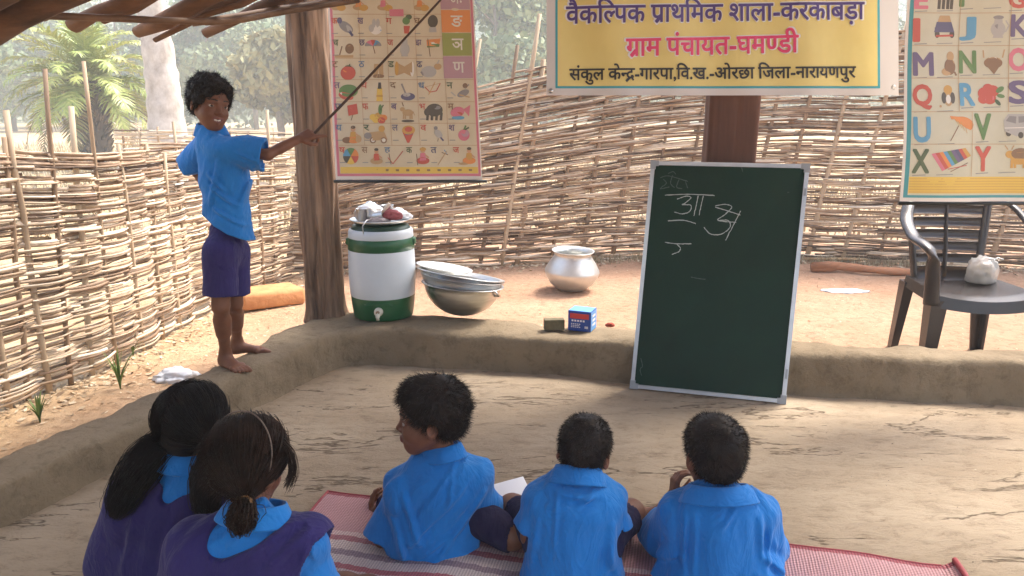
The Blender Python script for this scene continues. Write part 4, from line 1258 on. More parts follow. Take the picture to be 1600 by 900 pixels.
J.poly([(590, 138), (598, 138), (599, 158), (589, 158)], 'yellow'); J.poly([(592, 129), (596, 129), (597, 139), (591, 139)], 'black'); J.l([(589, 150), (599, 150)], 3, 'gold')
J.e(638, 151, 11, 6, 'navy'); J.e(636, 148, 6, 3, 'ltgrey'); J.l([(636, 150), (628, 131)], 2.5, 'grey')
J.l([(664, 136), (672, 144), (682, 142), (688, 130)], 1.4, 'red'); J.l([(664, 136), (688, 130)], .7, 'tan'); J.l([(670, 148), (680, 128)], 1, 'gold')
J.e(724, 146, 10, 5, 'grey', -25); J.l([(712, 150), (705, 144)], 2, 'ltgrey'); J.e(727, 134, 4, 4, 'brown'); J.l([(718, 148), (734, 152)], 2, 'tan'); J.l([(727, 138), (733, 132)], 2, 'grey')
J.poly([(543, 165), (558, 162), (560, 178), (545, 181)], 'red'); J.poly([(547, 169), (555, 167), (556, 175), (548, 177)], 'pink'); J.l([(552, 179), (549, 188)], 1.2, 'brown')
for q in ((584, 183, 'yellow'), (592, 181, 'gold'), (600, 184, 'orange'), (588, 187, 'yellow'), (597, 188, 'red')): J.e(q[0], q[1], 6, 5, q[2])
J.e(595, 171, 3, 8, 'green'); J.l([(595, 172), (600, 164)], 2, 'dkgreen')
animal(J, 638, 176, 17, 'tan', 1.4); J.l([(631, 166), (629, 160)], 1.5, 'brown'); J.e(638, 189, 10, 2, 'black')
J.e(679, 172, 13, 10, 'black'); J.e(668, 175, 5, 6, 'black')
for k in (669, 676, 683, 690): J.l([(k, 176), (k - 1, 188)], 4, 'black')
J.e(683, 168, 6, 3, 'grey')
J.e(715, 175, 11, 8, 'pink', -15); J.poly([(724, 171), (735, 164), (733, 182)], 'pink'); J.e(708, 173, 1.3, 1.3, 'black'); J.e(716, 184, 10, 3, 'ltblue'); J.e(717, 178, 6, 3, 'red')
figure(J, 552, 210, 28, 'gold', 'orange'); J.e(543, 219, 8, 5, 'brown'); J.e(560, 217, 5, 6, 'tan')
J.poly([(577, 207), (600, 204), (606, 218), (580, 220)], 'tan'); J.e(583, 219, 5, 5, 'brown'); J.e(600, 219, 5, 5, 'brown'); J.e(597, 201, 5, 5, 'gold'); J.e(583, 219, 3, 3, 'white'); J.e(600, 219, 3, 3, 'white'); J.e(575, 212, 6, 5, 'grey')
J.poly([(629, 205), (649, 203), (640, 223), (637, 223)], 'red'); J.e(639, 203, 10, 7, 'gold'); J.e(639, 202, 6, 4, 'red'); J.l([(634, 210), (645, 209)], 2, 'purple')
J.e(685, 209, 8, 5, 'ltgrey', 50); J.e(681, 200, 3, 3, 'grey'); J.l([(688, 214), (693, 220)], 2.5, 'navy'); J.l([(685, 216), (684, 221)], 1, 'brown')
J.e(725, 211, 9, 9, 'pink'); J.e(727, 208, 6, 6, 'mauve'); J.l([(725, 203), (728, 196)], 2.5, 'green'); J.l([(726, 203), (733, 199)], 2.5, 'dkgreen')
for k, c in enumerate(('red', 'yellow', 'black', 'ltblue', 'green', 'orange')): J.poly([(548, 244)] + [(548 + 12 * math.cos(q), 244 + 13 * math.sin(q)) for q in np.linspace(k * 1.047, k * 1.047 + 1.047, 6)], c)
figure(J, 588, 244, 26, 'red', 'tan'); J.l([(606, 246), (614, 256), (630, 236)], 1.3, 'red'); J.l([(608, 240), (611, 257)], 1.2, 'brown')
figure(J, 661, 243, 27, 'pink', 'red'); J.e(661, 233, 5, 3, 'gold'); J.l([(651, 240), (653, 258)], 1.2, 'brown')
J.l([(684, 258), (698, 236)], 1.3, 'tan'); J.l([(694, 234), (698, 240)], 1.2, 'ltblue'); J.l([(690, 238), (700, 242)], 1.2, 'brown')
figure(J, 733, 243, 27, 'gold', 'orange'); J.e(724, 256, 8, 2, 'tan')
I.mb.build("lettering", PM, ch, smooth=False); J.mb.build("pictures", PM, ch, smooth=False)

# --- English chart
em0 = yc(3.22, 0, 2.2)
em = lambda px, py, off=0.0: em0(px - .031 * py, py, off)
ch = empty("wall_chart", em(1575, 318), "hanging English alphabet picture chart with teal border above the brown chair", "chart")
slab("paper", 1417, 1738, -110, 315, M_PAPERW, em, ch, nx=70, ny=90)
mb = MB(); sheet(mb, 1421.5, 1734, -104, 309, .0005, 0, em, 70, 90); mb.build("teal_border", mat("teal_ink", srgb(82, 162, 168), .45), ch)
mb = MB(); sheet(mb, 1428, 1728, -98, 305, .0008, 0, em, 70, 90); mb.build("chart_field", mat("cream_paper", srgb(220, 216, 192), .45, var=srgb(210, 206, 180), nscale=5), ch)
mb = MB(); a, b = em(1415, 318, .004), em(1742, 318, .004); mb.tube([a, b], .0075, 10); mb.build("bottom_rod", M_ROD, ch)
I = Ink(lambda x, y, o: em(x, y, o + .0004)); J = Ink(lambda x, y, o: em(x + .031 * y, y, o + .0004)); W = Ink(lambda x, y, o: em(x + .031 * y, y, o + .0004))
I.band(1428.5, 1727, 276, 302, 'yellow')
for k in range(6): I.l([(1429, 279 + k * 4.2), (1727, 279 + k * 4.2)], .9, 'gold')
for yy in (20, 71, 122, 174.5, 225): I.l([(1428, yy), (1727, yy)], .9, 'tan')
for kx in (1503, 1580, 1657): I.l([(kx, -60), (kx, 174)], .8, 'tan')
for kx in (1524, 1627): I.l([(kx, 174), (kx, 275)], .8, 'tan')
LET = [('E', 1429, 1449, -12, 13, 'pink'), ('F', 1502, 1520, -18, 9, 'green'), ('G', 1576, 1600, -14, 12, 'red'), ('I', 1429, 1436, 30, 64, 'red'), ('J', 1504, 1525, 27, 62, 'ltblue'), ('K', 1581, 1606, 24, 56, 'purple'),
       ('M', 1428, 1458, 83, 117, 'purple'), ('N', 1502, 1527, 80, 113, 'green'), ('O', 1578, 1606, 76, 110, 'pink'), ('Q', 1426, 1454, 133, 170, 'red'), ('R', 1501, 1523, 131, 164, 'ltblue'), ('S', 1577, 1604, 127, 161, 'purple'),
       ('U', 1426, 1450, 184, 221, 'ltblue'), ('V', 1523, 1547, 179, 217, 'green'), ('X', 1424, 1448, 234, 269, 'dkgreen'), ('Y', 1523, 1546, 230, 266, 'red'), ('L', 1658, 1680, 24, 56, 'green'), ('P', 1658, 1680, 76, 110, 'red'), ('T', 1658, 1680, 127, 161, 'ltblue'), ('W', 1628, 1662, 179, 216, 'purple'), ('Z', 1628, 1656, 228, 264, 'ltblue')]
for c, x0, x1, y0, y1, col in LET:
    W.text(c, .035, x0, x1, y0, y1, col); W.l([(x0, y1 + 5), (x0 + 20, y1 + 4)], 1.2, 'grey'); W.l([(x0 + 36, y1 + 4), (x0 + 62, y1 + 3)], 1.0, 'grey')
for k in (1469, 1476, 1483, 1489): J.l([(k, -6), (k - 1, 14)], 5, 'black')
J.poly([(1465, 34), (1489, 34), (1494, 50), (1461, 50)], 'navy'); J.poly([(1470, 24), (1486, 24), (1489, 35), (1466, 35)], 'tan'); J.e(1466, 53, 4, 6, 'black'); J.e(1490, 53, 4, 6, 'black'); J.poly([(1470, 40), (1486, 40), (1487, 47), (1469, 47)], 'white'); J.l([(1464, 56), (1492, 55)], 3, 'red'); J.l([(1462, 44), (1468, 44)], 3, 'purple')
vessel(J, 1561, 42, 22, 34, 'ltgrey', 'grey'); J.l([(1572, 32), (1577, 40), (1572, 50)], 2, 'ltgrey'); J.e(1561, 27, 8, 3, 'grey')
J.e(1486, 104, 9, 13, 'brown'); J.e(1487, 88, 6, 8, 'tan'); J.e(1480, 112, 8, 6, 'tan'); J.e(1489, 101, 5, 8, 'tan'); J.l([(1493, 112), (1496, 118)], 3, 'brown')
J.e(1554, 98, 14, 9, 'brown'); J.e(1554, 94, 12, 5, 'tan'); J.poly([(1542, 100), (1566, 100), (1555, 116)], 'brown'); J.e(1550, 93, 3, 4, 'white'); J.e(1557, 93, 3, 4, 'white'); J.l([(1540, 90), (1539, 78)], 2, 'tan'); J.l([(1568, 90), (1571, 77)], 2, 'tan')
J.e(1481, 152, 8, 14, 'tan'); J.e(1481, 140, 7, 7, 'gold'); J.e(1474, 153, 4, 9, 'black'); J.e(1488, 153, 4, 9, 'black'); J.e(1481, 155, 4, 7, 'white'); J.e(1468, 166, 2, 2, 'tan')
for q in ((1540, 146, 11), (1552, 142, 10), (1547, 154, 10), (1537, 155, 8), (1545, 138, 8)): J.e(q[0], q[1], q[2], q[2] * .9, 'red'); J.e(q[0] + 1, q[1] - 1, q[2] * .6, q[2] * .5, 'pink'); J.e(q[0] + 1, q[1] - 1, q[2] * .35, q[2] * .28, 'red')
J.e(1563, 140, 7, 4, 'green', -35); J.e(1559, 160, 6, 3, 'dkgreen', 50); J.e(1564, 150, 6, 3, 'green', 10)
J.poly([(1482, 181)] + [(1500 + 20 * math.cos(q), 195 + 13 * math.sin(q)) for q in np.linspace(math.radians(220), math.radians(400), 10)] + [(1506, 199)], 'orange')
for k in range(4): J.l([(1488 + k * 6, 184 + k * 3), (1497 + k * 4, 196 + k * 4)], .8, 'gold')
J.l([(1496, 196), (1482, 220)], 1.5, 'brown')
J.poly([(1567, 188), (1574, 178), (1604, 178), (1606, 206), (1586, 213), (1568, 205)], 'ltgrey'); J.poly([(1570, 189), (1576, 181), (1586, 182), (1585, 193)], 'grey'); J.poly([(1589, 182), (1603, 181), (1603, 190), (1589, 192)], 'grey'); J.e(1574, 208, 4, 5, 'black'); J.e(1592, 211, 4, 5, 'black'); J.l([(1568, 200), (1606, 199)], 1.4, 'white')
for k, c in enumerate(('pink', 'red', 'orange', 'ltblue', 'green', 'purple', 'navy', 'red', 'gold')): J.poly([(1452 + k * 6, 240 - k), (1458 + k * 6, 239 - k), (1475 + k * 5, 264 - k * 2.6), (1469 + k * 5, 267 - k * 2.6)], c)
J.l([(1482, 268), (1510, 254)], 1.2, 'brown'); J.l([(1478, 264), (1508, 258)], 1.2, 'red')
animal(J, 1591, 245, 30, 'gold', .6, True); J.e(1592, 240, 14, 9, 'brown'); J.e(1590, 252, 13, 5, 'gold')
I.mb.build("chart_lines", PM, ch, smooth=False); W.mb.build("lettering", PM, ch, smooth=False); J.mb.build("pictures", PM, ch, smooth=False)
# ------------------------------------------------------------------ blackboard
A, B, Cc, D = P(1018, 252, 3.47), P(1265, 257, 3.31), P(1227, 630, 0), P(985, 605, 0)
Cc, D = G(1227, 630, .016), G(985, 605, .016)
Cc = D + (B - A) * 1.0 + (Cc - D - (B - A)) * .9
bn = unit(np.cross(B - A, D - A));  bn = bn if bn[1] < 0 else -bn
bd = empty("blackboard", (D + Cc) / 2, "green chalkboard in an aluminium frame leaning on the brown timber post", "blackboard")
ex, ey = (B - A), (D - A)
Lx, Ly = np.linalg.norm(ex), np.linalg.norm(ey)
bp_ = lambda u, v, o=0: A * (1 - u) * (1 - v) + B * u * (1 - v) + Cc * u * v + D * (1 - u) * v + bn * o
def bbar(mb, u0, v0, u1, v1, o0, o1, m=0):
    V = [bp_(u, v, o) for o in (o0, o1) for (u, v) in ((u0, v0), (u1, v0), (u1, v1), (u0, v1))]
    mb.add(V, [(0, 1, 2, 3), (7, 6, 5, 4), (0, 4, 5, 1), (1, 5, 6, 2), (2, 6, 7, 3), (3, 7, 4, 0)], m)
M_BOARD = mat("chalkboard_green", srgb(10, 52, 38), .6, var=srgb(8, 41, 30), nscale=2.5, bump=.05, bscale=90, spec=.25)
M_FRAME = mat("board_frame", (.62, .64, .66), .35, metal=.7, var=(.52, .54, .56), nscale=10)
M_CORNER = mat("grey_plastic", (.33, .35, .37), .5)
M_CHALK = mat("chalk", (.42, .46, .44), .95)
M_SMUDGE = mat("chalk_smudge", (.028, .062, .05), .95)
mb = MB(); bbar(mb, .012, .008, .988, .992, -.010, .003); mb.build("writing_panel", M_BOARD, bd, smooth=False)
fu, fv = .017 / Lx, .017 / Ly
mb = MB(); bbar(mb, 0, fv, fu, 1 - fv, -.014, .012); bbar(mb, 1 - fu, fv, 1, 1 - fv, -.014, .012); bbar(mb, 0, 0, 1, fv, -.014, .012); bbar(mb, 0, 1 - fv, 1, 1, -.014, .012); mb.build("frame", M_FRAME, bd, smooth=False)
for (u, v) in ((0, 0), (1, 0), (1, 1), (0, 1)):
    mb = MB(); s = 1 if u == 0 else -1; t = 1 if v == 0 else -1
    bbar(mb, u - s * .004, v - t * .003, u + s * fu * 1.25, v + t * .034, -.016, .015); bbar(mb, u + s * fu * 1.25, v - t * .003, u + s * .052, v + t * fv * 1.25, -.016, .015)
    mb.build("corner_cap", M_CORNER, bd, smooth=False)
mb = MB(); bbar(mb, 1 - fu * .75, .855, 1 - fu * .25, .895, .013, .018); mb.build("clip", M_CORNER, bd, smooth=False); mb = MB(); bbar(mb, 1 - fu * .75, .10, 1 - fu * .25, .13, .013, .018); mb.build("clip", M_CORNER, bd, smooth=False)
def onboard(X, Y, o):
    d = ray(960 + X / 2.094, 230 + Y / 2.094); c = np.array((0, 0, CAMH)); t = ((A - c) @ bn + .003 + o) / (d @ bn); return c + d * t
def chalk(strokes, w, o):
    mb = MB(); rr = np.random.default_rng(3)
    for st in strokes:
        q = catmull([(*p, 0) for p in st], 8)[:, :2]
        q = q + np.random.default_rng(1).normal(size=q.shape) * .35
        L = []
        for i in range(len(q)):
            t = unit(q[min(i + 1, len(q) - 1)] - q[max(i - 1, 0)]); n = np.array((-t[1], t[0])) * w * rr.uniform(.55, 1.25) / 2
            L += [onboard(*(q[i] + n), o), onboard(*(q[i] - n), o)]
        mb.add(L, [(2 * i, 2 * i + 1, 2 * i + 3, 2 * i + 2) for i in range(len(q) - 1)]); o += .00004
    return mb
CH = [[(165, 157), (240, 154), (328, 158)], [(205, 170), (235, 160), (250, 166), (230, 184), (222, 188), (250, 190), (246, 210), (222, 218), (196, 212)], [(274, 158), (268, 190), (260, 224)], [(291, 158), (284, 190), (277, 222)], [(175, 241), (225, 239), (266, 250)],
      [(330, 192), (362, 187), (384, 196), (362, 220), (338, 238), (372, 240), (378, 262), (350, 284), (315, 284), (293, 262)], [(338, 240), (370, 244), (398, 246)], [(413, 208), (392, 250), (364, 304)], [(330, 196), (360, 205), (412, 222)], [(165, 311), (205, 316), (252, 316)], [(203, 316), (216, 330), (210, 342), (188, 351)]]
chalk(CH, 3.0, .0006).build("chalk_writing", M_CHALK, bd, smooth=False)
FA = [[(150, 100), (178, 94), (240, 112)], [(160, 105), (170, 118), (150, 136), (180, 130)], [(190, 92), (184, 118), (196, 132)], [(212, 104), (204, 130), (222, 136)], [(232, 112), (240, 134)], [(176, 86), (192, 80), (200, 88)], [(250, 425), (300, 432), (350, 425)], [(415, 62), (420, 80)], [(86, 690), (92, 716), (84, 730), (98, 770)], [(100, 760), (92, 776)], [(580, 405), (588, 402)], [(566, 148), (600, 146)]]
chalk(FA, 3.0, .0003).build("faint_chalk", mat("faint_chalk", (.075, .105, .092), .95), bd, smooth=False)
mb = MB(); mb2 = chalk([[(434, 268), (430, 290), (438, 306)], [(438, 270), (436, 290), (430, 300)]], 11, .0002); mb2.build("chalk_smudge", mat("smudge", (.05, .085, .072), .95), bd, smooth=False)

# ------------------------------------------------------------------ water cooler and things round it
M_CWHITE = mat("cooler_white", (.66, .72, .76), .35, var=(.6, .66, .70), nscale=5); M_CGREEN = mat("cooler_green", srgb(22, 92, 52), .35, var=srgb(18, 78, 44), nscale=8)
cc0 = np.array((P(600, 500, 3.75)[0] * 3.9 / 3.75, 3.905, .203))
cool = empty("water_cooler", cc0, "white insulated water drum with green base and green band on the corner of the kerb", "water cooler")
mb = MB(); mb.lathe([(0, 0), (.145, 0), (.151, .004), (.153, .012), (.160, .06), (.1635, .105), (.1635, .115)], cc0, 64); mb.build("base", M_CGREEN, cool)
mb = MB(); mb.lathe([(.163, .113), (.166, .12), (.170, .2), (.1705, .26), (.168, .33), (.1655, .362), (.162, .37)], cc0, 64); mb.build("drum", M_CWHITE, cool)
mb = MB(); mb.lathe([(.163, .350), (.1685, .354), (.1680, .385), (.1665, .413), (.162, .418)], cc0, 64); mb.build("band", M_CGREEN, cool)
mb = MB(); mb.lathe([(.162, .408), (.1655, .412), (.163, .446), (.158, .455), (.15, .458)], cc0, 64); mb.build("collar", M_CWHITE, cool)
mb = MB(); mb.lathe([(.152, .452), (.147, .462), (.140, .474), (.12, .480), (0, .482)], cc0, 48); mb.build("lid", mat("lid_green", srgb(34, 66, 52), .4), cool)
tp = cc0 + (.002, -.161, .045); MX = Matrix.Rotation(R(90), 3, 'X')
mb = MB(); mb.lathe([(0, .028), (.014, .028), (.02, .022), (.022, .012), (.022, -.004)], tp + (0, 0, 0.012), 22, MX); mb.tube([tp + (0, -.025, .01), tp + (0, -.034, -.006), tp + (0, -.034, -.022)], [.012, .011, .009], 12); tap = mb.build("tap", mat("tap_cream", (.66, .62, .52), .35), cool)
mb = MB(); mb.lathe([(0, .036), (.009, .036), (.010, .026)], tp + (0, 0, .014), 14, MX); mb.build("tap_button", mat("tap_button_grey", srgb(150, 120, 90), .4), tap)
mb = MB(); q = np.linspace(-.5, .5, 9); mb.tube([cc0 + (.1635 * math.sin(a * .9) , -.1635 * math.cos(a * .9), .088 + .01 * math.cos(a * 3)) for a in q], .004, 8); mb.build("moulding", M_CGREEN, cool)
for s in (-1, 1):
    mb = MB(); mb.box(cc0 + (s * .165, 0, .39), (.02, .06, .035), bev=.006); mb.build("handle", M_CGREEN, cool)
zt = cc0[2] + .483
pl = np.array((cc0[0], cc0[1], zt))
mb = MB(); mb.lathe([(0, .001), (.10, .001), (.125, .008), (.152, .022), (.156, .021), (.13, .004), (.1, -.001), (0, -.001)], pl, 48); o = mb.build("steel_plate", M_STEEL, origin=pl); tag(o, "round steel plate holding odds and ends on top of the white water drum", "plate")
def cup(c, r, h, label, m, tilt=0):
    mb = MB(); mb.lathe([(0, .0), (r * .8, 0), (r * .85, .003), (r, h), (r * 1.05, h + .002), (r * .95, h), (r * .8, .006), (0, .005)], c, 28, Matrix.Rotation(tilt, 3, 'Y')); return tag(mb.build("steel_tumbler", m, origin=c), label, "tumbler")
cup(pl + (-.085, -.03, .012), .03, .062, "upright steel tumbler at the left of the plate on the water drum", M_STEEL)
cup(pl + (-.03, -.045, .036), .026, .05, "steel tumbler lying on its side on the plate on the water drum", M_STEEL, R(82))
mb = MB(); mb.tube([pl + (-.02, -.02, .02), pl + (.02, -.03, .06), pl + (.055, -.03, .10)], [.008, .007, .009], 9); tag(mb.build("ladle", mat("pale_handle", (.62, .52, .42), .5), origin=pl + (0, 0, .02)), "pale ladle handle sticking up from the plate on the water drum", "ladle")
def soft(name, c, size, m, label, cat, seed, sub=4):
    bm = bmesh.new(); bmesh.ops.create_icosphere(bm, subdivisions=sub, radius=1)
    v = np.array([w.co for w in bm.verts]); f = np.array([[w.index for w in q.verts] for q in bm.faces]); bm.free()
    v = v * (1 + .3 * fbm(v[:, 0] * 2 + seed, v[:, 1] * 2, v[:, 2] * 2, 4) + .14 * (1 - 2 * np.abs(fbm(v[:, 0] * 3, v[:, 1] * 3 + seed, v[:, 2] * 3, 3))))[:, None] * np.array(size)
    v[:, 2] = np.maximum(v[:, 2], -size[2] * .5) + size[2] * .5
    return tag(mk(name, v + c, f, m, origin=c), label, cat)
M_FOIL = mat("foil", (.7, .7, .7), .3, metal=.8)
soft("wrapper", pl + (-.055, .03, .012), (.07, .06, .055), M_FOIL, "crumpled silver wrapper at the back of the plate on the water drum", "wrapper", 9)
soft("plastic_wrap", pl + (.085, .045, .012), (.06, .05, .035), M_WPLASTIC, "crumpled white plastic wrap at the right of the plate on the water drum", "plastic wrap", 15)
cup(pl + (.03, .05, .012), .032, .07, "steel tumbler standing behind the maroon cloth on the water drum", M_STEEL)
soft("cloth", pl + (.06, -.02, .02), (.05, .045, .03), mat("maroon_cloth", srgb(128, 62, 66), .9, bump=.3), "crumpled maroon cloth on the plate on the water drum", "cloth", 2)
soft("cloth", pl + (.0, -.05, .005), (.055, .04, .022), mat("grey_cloth", srgb(150, 140, 140), .9, bump=.3), "crumpled grey rag in the middle of the plate on the water drum", "cloth", 7)
mb = MB(); mb.tube([pl + (-.03, -.09, .03), pl + (-.045, -.14, .03), pl + (-.06, -.165, .005), pl + (-.055, -.172, -.03)], .003, 6); tag(mb.build("spoon", M_STEEL, origin=pl), "thin steel spoon hanging over the front edge of the plate", "spoon")

def bowl(c, r, dep, tilt, label, m=M_STEEL, lip=.014, seed=0):
    pr = []
    for a in np.linspace(0, R(84), 14): pr.append((r * math.sin(a) / math.sin(R(84)), dep * (1 - math.cos(a)) / (1 - math.cos(R(84)))))
    pr2 = pr + [(r + lip, dep + .004), (r + lip, dep + .007), (r - .004, dep + .004)] + [(a * .975, b + .006) for a, b in pr[::-1]]
    M = Euler(tilt).to_matrix(); mb = MB(); mb.lathe(pr2, c, 56, M)
    return tag(mb.build("steel_bowl", m, origin=c), label, "bowl")
bc = np.array((P(715, 500, 3.86)[0], 3.90, .205))
M_STEEL2 = mat("brushed_steel", (.68, .68, .66), .36, metal=1, var=(.52, .52, .51), nscale=5, bump=.04, stretch=(1, 1, 9))
bowl(bc + (.012, 0, -.003), .200, .160, (R(-3), R(5), 0), "large steel bowl at the bottom of the stack beside the water drum", M_STEEL2)
bowl(bc + (.004, 0, .040), .203, .150, (R(-6), R(8), 0), "steel bowl nested in the larger bowl beside the water drum", M_STEEL2)
bowl(bc + (-.004, 0.01, .080), .212, .125, (R(-8), R(9.5), 0), "topmost wide steel bowl of the stack beside the water drum", M_STEEL2, .018)
tr = bc + (-.075, .08, .222)
mb = MB(); mb.lathe([(0, 0), (.12, 0), (.135, .012), (.15, .016), (.15, .013), (.137, .008), (.122, -.003), (0, -.003)], tr, 40, Euler((R(-4), R(9), 0)).to_matrix()); tag(mb.build("lid", M_ALU, origin=tr), "round aluminium lid lying on the stacked steel bowls", "lid")
for dx, nm in ((.05, 'v'),):
    c = bc + (.185, -.10, .155); mb = MB(); mb.tube([c + (-.02, .02, .0), c + (.012, -.02, -.004), c + (.03, -.012, -.03), c + (.0, .02, -.035)], .006, 8); tag(mb.build("bowl_handle", M_STEEL, origin=c), "small loop handle hooked on the rim of the stacked bowls", "handle")

# aluminium pot
pc = G(894, 459); pc[1] += .12; pc[2] = gz(pc[0], pc[1])
mb = MB()
mb.lathe([(0, 0), (.06, .003), (.10, .016), (.15, .055), (.182, .105), (.193, .14), (.190, .152), (.165, .20), (.138, .238), (.126, .256), (.127, .266), (.142, .282), (.150, .287), (.149, .291), (.139, .287), (.122, .268), (.12, .254), (.13, .236), (.16, .195), (.18, .145), (.17, .1), (.1, .03), (0, .02)], pc, 64, Euler((R(2), R(2), 0)).to_matrix())
tag(mb.build("cooking_pot", M_ALU, origin=pc), "round bellied aluminium cooking pot with a wide lip on the red earth", "pot")

# duster, chalk box, pebble
def boxat(name, c, size, rot, m, label, cat, bev=.002):
    mb = MB(); mb.box((c[0], c[1], c[2] + size[2] / 2), size, Euler((0, 0, R(rot))), bev=bev); return tag(mb.build(name, m, origin=c, smooth=False), label, cat)
kt = .198
p = G(866, 516, kt); p[1] += .02
boxat("duster", p, (.098, .045, .052), 6, mat("olive_felt", srgb(116, 106, 78), .9, var=srgb(92, 84, 62), nscale=30), "small olive chalk duster block on the back kerb left of the blue box", "duster")
p = G(911, 518, kt); p[1] += .05
bx = boxat("chalk_box", p, (.115, .10, .10), -22, mat("blue_carton", srgb(34, 72, 150), .45), "blue chalk carton with a red band and white print on the back kerb", "box")
RZ = Euler((0, 0, R(-22))).to_matrix()
def face(name, sx, sz, cx, cz, m, parent, side=0, off=.0006):
    mb = MB()
    for (a, b) in ((-.5, -.5),): pass
    if side == 0: q = [(cx + sx * u, -.05 - off, cz + sz * w) for u, w in ((-.5, -.5), (.5, -.5), (.5, .5), (-.5, .5))]
    elif side == 1: q = [(.0575 + off, cx + sx * u, cz + sz * w) for u, w in ((-.5, -.5), (.5, -.5), (.5, .5), (-.5, .5))]
    else: q = [(cx + sx * u, cz + sz * w, .1 + off) for u, w in ((-.5, -.5), (.5, -.5), (.5, .5), (-.5, .5))]
    mb.add([tuple(RZ @ Vector(a) + Vector(p)) for a in q], [(0, 1, 2, 3)]); return mb
mlb = mat("light_blue_print", srgb(96, 160, 222), .45); mrd = mat("red_print", srgb(206, 60, 54), .45)
face("b", .096, .026, 0, .075, mrd, bx).build("red_band", mrd, bx, smooth=False)
face("s", .094, .094, 0, .05, mlb, bx, 1).build("side_panel", mlb, bx, smooth=False)
face("s", .109, .094, 0, 0, mlb, bx, 2).build("top_panel", mlb, bx, smooth=False)
mb = MB()
for k, (w, h, x, z) in enumerate(((.07, .009, -.006, .052), (.05, .004, -.018, .036), (.045, .004, -.02, .028), (.05, .004, -.018, .020), (.018, .012, .036, .022))):
    for j in range(5): 
        fm = face("t", w / 5 * .7, h, x + (j - 2) * w / 5, z, None, bx, 0, .0012); mb.add(fm.v[0], fm.f)
for j in range(3): fm = face("t", .05, .012, 0, .03 + j * .022, None, bx, 1, .0012); mb.add(fm.v[0], fm.f)
mb.build("printed_lines", M_WHITEP, bx, smooth=False)
p = G(953, 510, kt); soft("brick_chip", p, (.022, .016, .012), mat("brick_red", srgb(150, 62, 44), .9, bump=.4), "small red brick chip on the back kerb right of the blue box", "chip", 4, 3)

# ------------------------------------------------------------------ plastic chair
M_CHAIR = mat("brown_plastic", srgb(46, 40, 40), .26, var=srgb(44, 39, 38), nscale=6, bump=.03)
ang = R(-24)                                   # turned a little to the right of the camera
cx, cy = 2.245, 3.73
fwd, rgt = np.array((math.sin(-ang), -math.cos(ang), 0)), np.array((math.cos(ang), -math.sin(-ang) * -1 * -1, 0))
cyaw = R(-6); fwd = np.array((math.sin(cyaw), -math.cos(cyaw), 0)); rgt = np.array((math.cos(cyaw), math.sin(cyaw), 0)); zz = np.array((0, 0, 1.))
c0 = np.array((cx, cy, -.01))
cp_ = lambda r, f, z: c0 + rgt * r + fwd * f + zz * z
chair = empty("plastic_chair", c0, "dark brown moulded plastic armchair with a slatted back on the earth behind the kerb", "chair")
def cbox(mb, pts_lo, pts_hi): 
    n = len(pts_lo); mb.add(list(pts_lo) + list(pts_hi), [tuple(range(n))[::-1], tuple(range(n, 2 * n))] + [(i, (i + 1) % n, n + (i + 1) % n, n + i) for i in range(n)])
SH = .40
# seat: dished sheet with a turned down edge
nu, nv = 20, 20; V = []
def seat_xy(u, v):      # u across -1..1, v back 0 .. front 1
    w = .205 + .035 * v; return u * w, -.21 + .43 * v + .025 * (1 - u * u) * v
for i in range(nu):
    for j in range(nv):
        u, v = -1 + 2 * i / (nu - 1), j / (nv - 1); a, b = seat_xy(u, v)
        V.append(cp_(a, b, SH + .012 * u * u - .012 * (1 - u * u) + .008 * v - .02 * max(0, v - .85) / .15 * .6))
F = [(i * nv + j, (i + 1) * nv + j, (i + 1) * nv + j + 1, i * nv + j + 1) for i in range(nu - 1) for j in range(nv - 1)]
mb = MB(); mb.add(V, F)
bd_ = [(i, nv - 1) for i in range(nu)]; ed_ = [(0, j) for j in range(nv)] + [(i, nv - 1) for i in range(nu)] + [(nu - 1, j) for j in range(nv - 1, -1, -1)]
E1 = [V[i * nv + j] for i, j in ed_]; cen = cp_(0, 0, SH)
E2 = [p + unit((p - cen) * (1, 1, 0)) * .012 + (0, 0, -.055) for p in E1]
mb.add(E1 + E2, [(k, k + 1, len(E1) + k + 1, len(E1) + k) for k in range(len(E1) - 1)])
seat = mb.build("seat", M_CHAIR, chair)
for r_, f_, name in ((-.235, .215, 0), (.235, .215, 0), (-.20, -.235, 1), (.20, -.235, 1)):
    mb = MB(); s = np.sign(r_); top = SH - .02; pts = []
    spl = (.022 if name == 0 else .02)
    for side in (0, 1):
        pass
    hs = np.linspace(0, 1, 6)
    ring = lambda h: [cp_(r_ + s * spl * (1 - h) * .8 + a, f_ + (1 if name == 0 else -1) * spl * (1 - h) + b, top * h) for a, b in ((-s * (.03 + .03 * h), .016 if name == 0 else -.016), (s * .018, .022 if name == 0 else -.022), (s * .020, -(.03 + .03 * h) if name == 0 else (.03 + .03 * h)), (s * .008, -(.03 + .03 * h) if name == 0 else (.03 + .03 * h)), (s * .004, .006 if name == 0 else -.006), (-s * (.03 + .03 * h), .004 if name == 0 else -.004))]
    rg = [ring(h) for h in hs]; n = 6
    V = [q for g in rg for q in g]; F = [(i * n + j, i * n + (j + 1) % n, (i + 1) * n + (j + 1) % n, (i + 1) * n + j) for i in range(5) for j in range(n)] + [tuple(range(n)), tuple(5 * n + j for j in range(n))]
    mb.add(V, F); mb.build("leg", M_CHAIR, chair, smooth=False)
